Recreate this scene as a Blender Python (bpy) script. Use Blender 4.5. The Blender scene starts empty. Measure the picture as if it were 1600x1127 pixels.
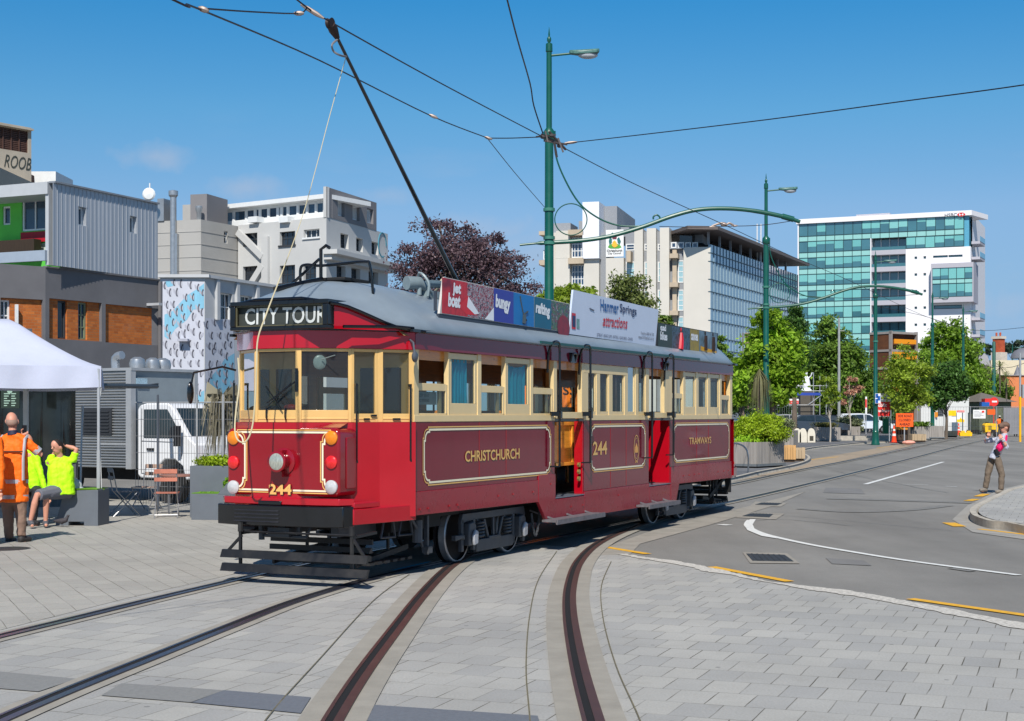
import bpy, bmesh, math, random
import numpy as np
from mathutils import Vector, Matrix
R = math.radians
rnd = random.Random(7)
SC = bpy.context.scene
COL = SC.collection
# ---------------------------------------------------------------- camera, sky, sun, exposure
FPX, CX, HY, CAMZ = 2300.0, 800.0, 648.0, 1.85
cam_d = bpy.data.cameras.new("camera"); cam = bpy.data.objects.new("camera", cam_d); COL.objects.link(cam)
cam.location = (0, 0, CAMZ); cam.rotation_euler = (R(90), 0, 0)
cam_d.sensor_width = 36; cam_d.lens = 36 * FPX / 1600; cam_d.shift_y = (HY - 563.5) / 1600
cam_d.clip_start = 0.1; cam_d.clip_end = 4000
SC.camera = cam
SUN_AZ, SUN_EL = 5.0, 46.0            # light travels towards this azimuth (clockwise from +Y), downwards
world = bpy.data.worlds.new("World"); SC.world = world; world.use_nodes = True
nt = world.node_tree; nt.nodes.clear()
wo = nt.nodes.new("ShaderNodeOutputWorld"); bg = nt.nodes.new("ShaderNodeBackground")
sky = nt.nodes.new("ShaderNodeTexSky"); sky.sky_type = 'NISHITA'; sky.sun_disc = False
sky.sun_elevation = R(SUN_EL); sky.sun_rotation = R(180 + SUN_AZ)
sky.altitude = 0; sky.air_density = 0.6; sky.dust_density = 0.0; sky.ozone_density = 1.0
bg.inputs[1].default_value = 0.098
# thin low clouds
tc = nt.nodes.new("ShaderNodeTexCoord"); sep = nt.nodes.new("ShaderNodeSeparateXYZ")
mp = nt.nodes.new("ShaderNodeMapping"); mp.inputs['Scale'].default_value = (5, 5, 16); mp.inputs['Location'].default_value = (1.7, 0.4, 0.35)
nz = nt.nodes.new("ShaderNodeTexNoise"); nz.inputs['Scale'].default_value = 1.5; nz.inputs['Detail'].default_value = 7; nz.inputs['Roughness'].default_value = 0.55
cr = nt.nodes.new("ShaderNodeValToRGB"); cr.color_ramp.elements[0].position = 0.57; cr.color_ramp.elements[1].position = 0.78
hr = nt.nodes.new("ShaderNodeMapRange"); hr.inputs['From Min'].default_value = 0.21; hr.inputs['From Max'].default_value = 0.05
ml = nt.nodes.new("ShaderNodeMath"); ml.operation = 'MULTIPLY'
m2 = nt.nodes.new("ShaderNodeMath"); m2.operation = 'MULTIPLY'; m2.inputs[1].default_value = 0.42
mx = nt.nodes.new("ShaderNodeMix"); mx.data_type = 'RGBA'; mx.inputs[7].default_value = (4.9, 5.1, 5.9, 1)
hs = nt.nodes.new("ShaderNodeHueSaturation"); hs.inputs['Saturation'].default_value = 1.0; hs.inputs['Value'].default_value = 1.0
L_ = nt.links.new
L_(tc.outputs['Generated'], mp.inputs[0]); L_(mp.outputs[0], nz.inputs[0]); L_(nz.outputs[0], cr.inputs[0])
L_(tc.outputs['Generated'], sep.inputs[0]); L_(sep.outputs[2], hr.inputs[0]); L_(cr.outputs[0], ml.inputs[0]); L_(hr.outputs[0], ml.inputs[1])

last_ = ml
for (cx_, cy_, rx_, rz_, st_) in ((240, 244, .030, .011, .9), (385, 293, .030, .010, .8), (600, 305, .022, .008, .5), (735, 360, .05, .012, .7), (1505, 480, .05, .012, .7), (820, 400, .05, .02, .7)):
    d_ = Vector(((cx_ - CX) / FPX, 1, (HY - cy_) / FPX)).normalized()
    a_ = nt.nodes.new("ShaderNodeVectorMath"); a_.operation = 'SUBTRACT'; a_.inputs[1].default_value = d_; L_(tc.outputs['Generated'], a_.inputs[0])
    b_ = nt.nodes.new("ShaderNodeVectorMath"); b_.operation = 'MULTIPLY'; b_.inputs[1].default_value = (1 / rx_, 1 / rx_, 1 / rz_); L_(a_.outputs[0], b_.inputs[0])
    c_ = nt.nodes.new("ShaderNodeVectorMath"); c_.operation = 'LENGTH'; L_(b_.outputs[0], c_.inputs[0])
    n_ = nt.nodes.new("ShaderNodeTexNoise"); n_.inputs['Scale'].default_value = 60; n_.inputs['Detail'].default_value = 6; L_(tc.outputs['Generated'], n_.inputs[0])
    e_ = nt.nodes.new("ShaderNodeMath"); e_.operation = 'MULTIPLY_ADD'; e_.inputs[1].default_value = 1.6; L_(n_.outputs[0], e_.inputs[0]); L_(c_.outputs['Value'], e_.inputs[2])
    f_ = nt.nodes.new("ShaderNodeMapRange"); f_.inputs['From Min'].default_value = 1.75; f_.inputs['From Max'].default_value = .85; f_.inputs['To Max'].default_value = st_; L_(e_.outputs[0], f_.inputs[0])
    g_ = nt.nodes.new("ShaderNodeMath"); g_.operation = 'MAXIMUM'; L_(f_.outputs[0], g_.inputs[0]); L_(last_.outputs[0], g_.inputs[1]); last_ = g_
L_(last_.outputs[0], m2.inputs[0]); L_(m2.outputs[0], mx.inputs[0]); 
tr_ = nt.nodes.new("ShaderNodeValToRGB"); tr_.color_ramp.elements[0].position = 0.0
for k_, (z_, c_) in enumerate(((0.0, (.27, .40, .58)), (.037, (.40, .49, .66)), (.085, (.62, .72, .78)), (.134, (.80, .95, .98)), (.2, (.56, 1.10, 1.18)), (.27, (.27, 1.08, 1.35)), (.5, (.55, 1.0, 1.2)))):
    el_ = tr_.color_ramp.elements[0] if k_ == 0 else tr_.color_ramp.elements.new(z_)
    el_.position = z_; el_.color = tuple(v / 1.4 for v in c_) + (1,)
tr_.color_ramp.elements[-1].position = 1.0; tr_.color_ramp.elements[-1].color = (.62 / 1.4, 1.0 / 1.4, 1.12 / 1.4, 1)
vm_ = nt.nodes.new("ShaderNodeVectorMath"); vm_.operation = 'MULTIPLY'; vs_ = nt.nodes.new("ShaderNodeVectorMath"); vs_.operation = 'SCALE'; vs_.inputs['Scale'].default_value = 1.4
L_(sep.outputs[2], tr_.inputs[0]); L_(sky.outputs[0], vm_.inputs[0]); L_(tr_.outputs[0], vm_.inputs[1]); L_(vm_.outputs[0], vs_.inputs[0]); L_(vs_.outputs[0], hs.inputs['Color']); L_(hs.outputs[0], mx.inputs[6])
L_(mx.outputs[2], bg.inputs[0]); L_(bg.outputs[0], wo.inputs[0])
sd = bpy.data.lights.new("sun", 'SUN'); sd.energy = 4.8; sd.angle = R(0.53); sd.color = (1.0, 0.95, 0.87)
so = bpy.data.objects.new("sun", sd); COL.objects.link(so)
ldir = Vector((math.sin(R(SUN_AZ)) * math.cos(R(SUN_EL)), math.cos(R(SUN_AZ)) * math.cos(R(SUN_EL)), -math.sin(R(SUN_EL))))
so.rotation_euler = ldir.to_track_quat('-Z', 'Y').to_euler(); so.location = (-20, -60, 60)
SC.view_settings.view_transform = 'Standard'; SC.view_settings.look = 'None'; SC.view_settings.exposure = 0.13; SC.view_settings.gamma = 1.0
SC.cycles.use_denoising = True
SC.cycles.max_bounces = 8; SC.cycles.transparent_max_bounces = 16
# ---------------------------------------------------------------- helpers
def lin(c):
    o = []
    for v in c[:3]:
        v /= 255.0
        o.append(v / 12.92 if v <= 0.04045 else ((v + 0.055) / 1.055) ** 2.4)
    return (*o, 1.0)
_M = {}
def mat(name, col, rough=0.6, metal=0.0, var=0.12, scale=4.0, bump=0.0, bscale=40.0, coat=0.0, spec=0.5, dirt=0.0, trans=0.0, stretch=(1, 1, 1), world_co=False, backtrans=0.0, ior=1.45):
    if name in _M: return _M[name]
    m = bpy.data.materials.new(name); m.use_nodes = True
    n = m.node_tree; N = n.nodes; K = n.links.new
    b = N["Principled BSDF"]
    c = lin(col) if max(col) > 1.0 else (*col, 1.0)
    b.inputs['Roughness'].default_value = rough; b.inputs['Metallic'].default_value = metal
    b.inputs['Specular IOR Level'].default_value = spec; b.inputs['Coat Weight'].default_value = coat; b.inputs['Coat Roughness'].default_value = 0.06
    b.inputs['Transmission Weight'].default_value = trans; b.inputs['IOR'].default_value = ior
    b.inputs['Base Color'].default_value = c
    if var > 0 or bump > 0:
        t = N.new("ShaderNodeTexCoord"); mpn = N.new("ShaderNodeMapping"); mpn.inputs['Scale'].default_value = stretch
        if world_co:
            g = N.new("ShaderNodeNewGeometry"); K(g.outputs['Position'], mpn.inputs[0])
        else: K(t.outputs['Object'], mpn.inputs[0])
    if var > 0:
        a = N.new("ShaderNodeTexNoise"); a.inputs['Scale'].default_value = scale; a.inputs['Detail'].default_value = 6; a.inputs['Roughness'].default_value = 0.62
        K(mpn.outputs[0], a.inputs[0])
        r = N.new("ShaderNodeMapRange"); r.inputs['From Min'].default_value = 0.3; r.inputs['From Max'].default_value = 0.7
        r.inputs['To Min'].default_value = 1 - var; r.inputs['To Max'].default_value = 1 + var
        K(a.outputs[0], r.inputs[0])
        v = N.new("ShaderNodeVectorMath"); v.operation = 'SCALE'; v.inputs[0].default_value = c[:3]; K(r.outputs[0], v.inputs['Scale'])
        last = v.outputs[0]
        if dirt > 0:
            d = N.new("ShaderNodeTexNoise"); d.inputs['Scale'].default_value = scale * 0.35; d.inputs['Detail'].default_value = 9; d.inputs['Roughness'].default_value = 0.7
            K(mpn.outputs[0], d.inputs[0])
            q = N.new("ShaderNodeMapRange"); q.inputs['From Min'].default_value = 0.5; q.inputs['From Max'].default_value = 0.75; q.inputs['To Max'].default_value = dirt
            K(d.outputs[0], q.inputs[0])
            w = N.new("ShaderNodeMix"); w.data_type = 'RGBA'; w.inputs[7].default_value = (0.12, 0.105, 0.085, 1)
            K(q.outputs[0], w.inputs[0]); K(last, w.inputs[6]); last = w.outputs[2]
        K(last, b.inputs['Base Color'])
        rr = N.new("ShaderNodeMapRange"); rr.inputs['To Min'].default_value = max(0.02, rough - 0.08); rr.inputs['To Max'].default_value = min(1, rough + 0.08)
        K(a.outputs[0], rr.inputs[0]); K(rr.outputs[0], b.inputs['Roughness'])
    if bump > 0:
        a2 = N.new("ShaderNodeTexNoise"); a2.inputs['Scale'].default_value = bscale; a2.inputs['Detail'].default_value = 4
        K(mpn.outputs[0], a2.inputs[0])
        bp = N.new("ShaderNodeBump"); bp.inputs['Strength'].default_value = bump; bp.inputs['Distance'].default_value = 0.02
        K(a2.outputs[0], bp.inputs['Height']); K(bp.outputs[0], b.inputs['Normal'])
    _M[name] = m
    return m
def glass(name, col=(235, 245, 245), rough=0.0, dens=0.25):
    """thin see-through pane: mostly clear, mirrors the sky"""
    if name in _M: return _M[name]
    m = bpy.data.materials.new(name); m.use_nodes = True; N = m.node_tree.nodes; K = m.node_tree.links.new
    N.remove(N["Principled BSDF"]); out = N["Material Output"]
    tr = N.new("ShaderNodeBsdfTransparent"); tr.inputs[0].default_value = lin(col)
    gl = N.new("ShaderNodeBsdfGlossy"); gl.inputs['Roughness'].default_value = rough
    df = N.new("ShaderNodeBsdfDiffuse"); df.inputs[0].default_value = (0.5, 0.5, 0.5, 1)
    fr = N.new("ShaderNodeFresnel"); fr.inputs[0].default_value = 1.5
    ma = N.new("ShaderNodeMath"); ma.operation = 'MULTIPLY_ADD'; ma.inputs[1].default_value = 0.75; ma.inputs[2].default_value = 0.01
    K(fr.outputs[0], ma.inputs[0])
    x1 = N.new("ShaderNodeMixShader"); x1.inputs[0].default_value = dens * 0.15; K(tr.outputs[0], x1.inputs[1]); K(df.outputs[0], x1.inputs[2])
    x2 = N.new("ShaderNodeMixShader"); K(ma.outputs[0], x2.inputs[0]); K(x1.outputs[0], x2.inputs[1]); K(gl.outputs[0], x2.inputs[2])
    K(x2.outputs[0], out.inputs[0]); _M[name] = m
    return m
def darkglass(name, col=(40, 55, 65), rough=0.05, spec=1.0, var=0.5, scale=0.6):
    return mat(name, col, rough, 0.0, var=var, scale=scale, spec=spec)
def nodes_of(m): return m.node_tree.nodes, m.node_tree.links.new
def tag(o, label=None, cat=None, group=None, kind=None):
    if label: o["label"] = label
    if cat: o["category"] = cat
    if group: o["group"] = group
    if kind: o["kind"] = kind
    return o
MW = {}                                # object name -> world matrix (for building in world coordinates)
def empty(name, loc=(0, 0, 0), rz=0.0, label=None, cat=None, group=None, kind=None):
    o = bpy.data.objects.new(name, None); COL.objects.link(o); o.location = loc; o.rotation_euler = (0, 0, rz); o.empty_display_size = 0.2
    MW[o.name] = Matrix.Translation(Vector(loc)) @ Matrix.Rotation(rz, 4, 'Z')
    return tag(o, label, cat, group, kind)
def copy_tree(o, parent=None):
    c = o.copy(); COL.objects.link(c)
    if parent is not None: c.parent = parent
    for ch in list(o.children): copy_tree(ch, c)
    return c
_fc = {}
def text_mesh(s, bold=0.0):
    key = (s, bold)
    if key in _fc: return _fc[key]
    cu = bpy.data.curves.new("t", 'FONT'); cu.body = s; cu.size = 1; cu.offset = bold; cu.resolution_u = 3; cu.fill_mode = 'FRONT'
    ob = bpy.data.objects.new("t", cu); me = bpy.data.meshes.new_from_object(ob)
    vs = [tuple(v.co) for v in me.vertices]; fs = [tuple(p.vertices) for p in me.polygons]
    bpy.data.objects.remove(ob); bpy.data.meshes.remove(me); bpy.data.curves.remove(cu)
    xs = [v[0] for v in vs]; ys = [v[1] for v in vs]
    x0, x1, y0, y1 = min(xs), max(xs), min(ys), max(ys)
    vs = [((v[0] - x0) / (x1 - x0), (v[1] - y0) / (y1 - y0)) for v in vs]
    _fc[key] = (vs, fs); return _fc[key]
class MB:
    def __init__(s, T=None):
        s.v = []; s.f = []; s.mi = []; s.cur = 0; s.T = T
    def mtl(s, i): s.cur = i; return s
    def add(s, vs, fs):
        b = len(s.v)
        if s.T: vs = [s.T(v) for v in vs]
        s.v += [tuple(v) for v in vs]; s.f += [tuple(i + b for i in f) for f in fs]; s.mi += [s.cur] * len(fs); return s
    def box(s, x0, x1, y0, y1, z0, z1):
        return s.add([(x0, y0, z0), (x1, y0, z0), (x1, y1, z0), (x0, y1, z0), (x0, y0, z1), (x1, y0, z1), (x1, y1, z1), (x0, y1, z1)],
                     [(0, 3, 2, 1), (4, 5, 6, 7), (0, 1, 5, 4), (1, 2, 6, 5), (2, 3, 7, 6), (3, 0, 4, 7)])
    def hexa(s, p):                   # 8 points bottom loop then top loop
        return s.add(p, [(0, 3, 2, 1), (4, 5, 6, 7), (0, 1, 5, 4), (1, 2, 6, 5), (2, 3, 7, 6), (3, 0, 4, 7)])
    def bar(s, p, q, w, h, up=(0, 0, 1)):
        p = Vector(p); q = Vector(q); d = (q - p)
        if d.length < 1e-6: return s
        d.normalize(); u = Vector(up)
        a = d.cross(u)
        if a.length < 1e-4: a = d.cross(Vector((1, 0, 0)))
        a.normalize(); b = a.cross(d).normalized(); a = a * w / 2; b = b * h / 2
        return s.hexa([p - a - b, p + a - b, q + a - b, q - a - b, p - a + b, p + a + b, q + a + b, q - a + b])
    def tube(s, pts, r, n=8, caps=True, squash=None):
        P = [Vector(p) for p in pts]; k = len(P)
        rr = r if isinstance(r, (list, tuple)) else [r] * k
        vs = []; a = None
        for i in range(k):
            d = (P[min(i + 1, k - 1)] - P[max(i - 1, 0)]).normalized()
            if a is None:
                a = d.cross(Vector((0, 0, 1)))
                if a.length < 0.05: a = d.cross(Vector((0, 1, 0)))
                a.normalize()
            else:
                a = (a - d * a.dot(d)); a.normalize()
            b = d.cross(a).normalized()
            for j in range(n):
                t = 2 * math.pi * j / n
                vs.append(P[i] + (a * math.cos(t) + b * math.sin(t)) * rr[i])
        fs = [(i * n + j, i * n + (j + 1) % n, (i + 1) * n + (j + 1) % n, (i + 1) * n + j) for i in range(k - 1) for j in range(n)]
        if caps: fs += [tuple(range(n))[::-1], tuple((k - 1) * n + j for j in range(n))]
        return s.add(vs, fs)
    def cyl(s, p, q, r0, r1=None, n=16):
        return s.tube([p, q], [r0, r0 if r1 is None else r1], n)
    def lathe(s, prof, c=(0, 0, 0), n=16, axis='z', caps=True):
        vs = []
        for (r, z) in prof:
            for j in range(n):
                t = 2 * math.pi * j / n; x, y = r * math.cos(t), r * math.sin(t)
                p = (x, y, z) if axis == 'z' else ((z, x, y) if axis == 'x' else (x, z, y))
                vs.append((p[0] + c[0], p[1] + c[1], p[2] + c[2]))
        k = len(prof)
        fs = [(i * n + j, i * n + (j + 1) % n, (i + 1) * n + (j + 1) % n, (i + 1) * n + j) for i in range(k - 1) for j in range(n)]
        if caps: fs += [tuple(range(n)), tuple((k - 1) * n + j for j in range(n))]
        return s.add(vs, fs)
    def prism(s, pts, ext):
        e = Vector(ext); P = [Vector(p) for p in pts]; n = len(P)
        return s.add(P + [p + e for p in P], [tuple(range(n))[::-1], tuple(range(n, 2 * n))] + [(i, (i + 1) % n, n + (i + 1) % n, n + i) for i in range(n)])
    def poly(s, pts): return s.add(pts, [tuple(range(len(pts)))])
    def ball(s, c, rx, ry=None, rz=None, nu=14, nv=9, rot=None):
        ry = ry or rx; rz = rz or rx; vs = []; c = Vector(c)
        for i in range(nv + 1):
            ph = math.pi * i / nv
            for j in range(nu):
                t = 2 * math.pi * j / nu
                q = Vector((rx * math.sin(ph) * math.cos(t), ry * math.sin(ph) * math.sin(t), rz * math.cos(ph)))
                if rot is not None: q = rot @ q
                vs.append(c + q)
        return s.add(vs, [(i * nu + j, i * nu + (j + 1) % nu, (i + 1) * nu + (j + 1) % nu, (i + 1) * nu + j) for i in range(nv) for j in range(nu)])
    def ribbon(s, pts, w, fn, closed=False, dz=0.0):
        """flat strip of width w along 2D pts; fn maps (u,v)->3D"""
        n = len(pts); Lp = []; Rp = []
        for i in range(n):
            a = pts[(i - 1) % n] if (closed or i > 0) else pts[i]; b = pts[(i + 1) % n] if (closed or i < n - 1) else pts[i]
            c = pts[i]
            d1 = Vector((c[0] - a[0], c[1] - a[1])); d2 = Vector((b[0] - c[0], b[1] - c[1]))
            if d1.length < 1e-9: d1 = d2.copy()
            if d2.length < 1e-9: d2 = d1.copy()
            d1.normalize(); d2.normalize(); n1 = Vector((-d1.y, d1.x)); n2 = Vector((-d2.y, d2.x)); m = n1 + n2
            if m.length < 1e-6: m = n1.copy()
            m.normalize(); k = (w / 2) / max(0.35, m.dot(n1))
            Lp.append(fn(c[0] + m.x * k, c[1] + m.y * k)); Rp.append(fn(c[0] - m.x * k, c[1] - m.y * k))
        m_ = n if closed else n - 1
        return s.add(Lp + Rp, [(i, (i + 1) % n, n + (i + 1) % n, n + i) for i in range(m_)])
    def text(s, txt, o, xd, yd, w, h, bold=0.0, off=0.0, slant=0.0):
        vs, fs = text_mesh(txt, bold); o = Vector(o); xd = Vector(xd).normalized(); yd = Vector(yd).normalized(); nn = xd.cross(yd)
        return s.add([o + xd * ((a + slant * b * h / w) * w) + yd * (b * h) + nn * off for a, b in vs], fs)
    def build(s, name, mats, parent=None, world=False, smooth=True, bevel=0.0, merge=False, angle=35, label=None, cat=None, group=None, kind=None, recalc=True, origin=None):
        vs = s.v
        if world and parent is not None:
            inv = MW[parent.name].inverted(); vs = [tuple(inv @ Vector(v)) for v in vs]
        loc = None
        if parent is None and origin is not None:
            loc = Vector(origin); vs = [(v[0] - loc.x, v[1] - loc.y, v[2] - loc.z) for v in vs]
        me = bpy.data.meshes.new(name); me.from_pydata(vs, [], s.f)
        if not isinstance(mats, (list, tuple)): mats = [mats]
        for m in mats: me.materials.append(m)
        if len(mats) > 1: me.polygons.foreach_set('material_index', s.mi)
        if recalc or merge:
            b = bmesh.new(); b.from_mesh(me)
            if merge: bmesh.ops.remove_doubles(b, verts=b.verts, dist=1e-4)
            if recalc: bmesh.ops.recalc_face_normals(b, faces=b.faces)
            b.to_mesh(me); b.free()
        if smooth:
            me.shade_smooth(); me.set_sharp_from_angle(angle=R(angle))
        o = bpy.data.objects.new(name, me); COL.objects.link(o)
        if parent is not None: o.parent = parent; MW[o.name] = MW[parent.name].copy()
        else: MW[o.name] = Matrix.Translation(loc) if loc is not None else Matrix.Identity(4)
        if loc is not None: o.location = loc
        if bevel > 0:
            bm_ = o.modifiers.new("bevel", 'BEVEL'); bm_.width = bevel; bm_.segments = 2; bm_.limit_method = 'ANGLE'; bm_.angle_limit = R(40); bm_.harden_normals = False
        return tag(o, label, cat, group, kind)
def P(px, py, Y): return Vector(((px - CX) / FPX * Y, Y, CAMZ + (HY - py) / FPX * Y))
def G(px, py):
    Y = CAMZ * FPX / (py - HY); return Vector(((px - CX) / FPX * Y, Y, 0))
def GX(px, Y): return (px - CX) / FPX * Y
def ground_poly(pxs): return [G(a, b) for a, b in pxs]
def catmull(pts, k=6):
    out = []; n = len(pts); P_ = [Vector(p) for p in pts]
    for i in range(n - 1):
        a = P_[max(i - 1, 0)]; b = P_[i]; c = P_[i + 1]; d = P_[min(i + 2, n - 1)]
        for j in range(k):
            t = j / k
            out.append(0.5 * ((2 * b) + (c - a) * t + (2 * a - 5 * b + 4 * c - d) * t * t + (3 * b - a - 3 * c + d) * t ** 3))
    out.append(P_[-1]); return out
class Wall:
    """vertical plane through two pixel columns at given distances; outward normal faces the camera side"""
    def __init__(s, px1, Y1, px2, Y2):
        s.p = Vector((GX(px1, Y1), Y1, 0)); q = Vector((GX(px2, Y2), Y2, 0)); s.d = (q - s.p); s.L = s.d.length; s.d.normalize()
        s.n = Vector((s.d.y, -s.d.x, 0))
        if s.n.dot(-s.p) < 0: s.n = -s.n
    def at(s, px, py):
        r = (px - CX) / FPX; q = (HY - py) / FPX
        # t*(r,1) = p + u*d
        det = r * (-s.d.y) - 1 * (-s.d.x)
        t = (s.p.x * (-s.d.y) + s.d.x * s.p.y) / det
        w = Vector((t * r, t, 0)) - s.p
        return w.dot(s.d), CAMZ + q * t
    def u(s, px): return s.at(px, 648)[0]
    def pt(s, u, z, o=0.0): return s.p + s.d * u + s.n * o + Vector((0, 0, z))
    def rect(s, x0, y0, x1, y1):
        u0, za = s.at(x0, y0); u1, zb = s.at(x1, y1); ua, zc = s.at(x0, y1); ub, zd = s.at(x1, y0)
        return (u0, u1, (zb + zc) / 2, (za + zd) / 2)       # u0,u1,zlow,zhigh
    def box(s, mb, u0, u1, z0, z1, o0, o1):
        mb.hexa([s.pt(u0, z0, o0), s.pt(u1, z0, o0), s.pt(u1, z0, o1), s.pt(u0, z0, o1), s.pt(u0, z1, o0), s.pt(u1, z1, o0), s.pt(u1, z1, o1), s.pt(u0, z1, o1)]); return mb
def holed_wall(mb, W, u0, u1, z0, z1, holes, depth=0.2, o=0.0, ztop=None):
    """front skin of a wall with real openings and reveals"""
    us = sorted({u0, u1, *[h[0] for h in holes], *[h[1] for h in holes]}); zs = sorted({z0, z1, *[h[2] for h in holes], *[h[3] for h in holes]})
    us = [a for a in us if u0 - 1e-6 <= a <= u1 + 1e-6]; zs = [a for a in zs if z0 - 1e-6 <= a <= z1 + 1e-6]
    for i in range(len(us) - 1):
        for j in range(len(zs) - 1):
            cu, cz = (us[i] + us[i + 1]) / 2, (zs[j] + zs[j + 1]) / 2
            if any(h[0] < cu < h[1] and h[2] < cz < h[3] for h in holes): continue
            mb.poly([W.pt(us[i], zs[j], o), W.pt(us[i + 1], zs[j], o), W.pt(us[i + 1], zs[j + 1], o), W.pt(us[i], zs[j + 1], o)])
    for (a, b, c, d) in holes:
        for (p, q) in (((a, c), (b, c)), ((b, c), (b, d)), ((b, d), (a, d)), ((a, d), (a, c))):
            mb.poly([W.pt(p[0], p[1], o), W.pt(q[0], q[1], o), W.pt(q[0], q[1], o - depth), W.pt(p[0], p[1], o - depth)])
def window(parent, W, h, fm, gm, cols=2, rows=1, depth=0.15, fw=0.05, sill=None, name='window', blind=None, o=0.0):
    a, b, c, d = h; m = MB()
    W.box(m, a, b, c, c + fw, o - depth, o - depth + 0.06); W.box(m, a, b, d - fw, d, o - depth, o - depth + 0.06)
    W.box(m, a, a + fw, c + fw, d - fw, o - depth, o - depth + 0.06); W.box(m, b - fw, b, c + fw, d - fw, o - depth, o - depth + 0.06)
    for i in range(1, cols):
        x = a + (b - a) * i / cols; W.box(m, x - fw * .35, x + fw * .35, c + fw, d - fw, o - depth + 0.005, o - depth + 0.05)
    for i in range(1, rows):
        z = c + (d - c) * i / rows; W.box(m, a + fw, b - fw, z - fw * .35, z + fw * .35, o - depth + 0.01, o - depth + 0.045)
    if sill: W.box(m, a - .08, b + .08, c - .12, c - 0.003, o - .02, o + .1)
    f = m.build(name, fm, parent, world=True)
    g = MB(); g.poly([W.pt(a + .01, c + .01, o - depth + .015), W.pt(b - .01, c + .01, o - depth + .015), W.pt(b - .01, d - .01, o - depth + .015), W.pt(a + .01, d - .01, o - depth + .015)])
    g.build('pane', gm, f, world=True, smooth=False)
    if blind:
        k = MB(); z = d - (d - c) * blind[0]; W.box(k, a + fw, b - fw, z, d - fw, o - depth + 0.018, o - depth + 0.024); k.build('blind', blind[1], f, world=True)
    return f
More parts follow.
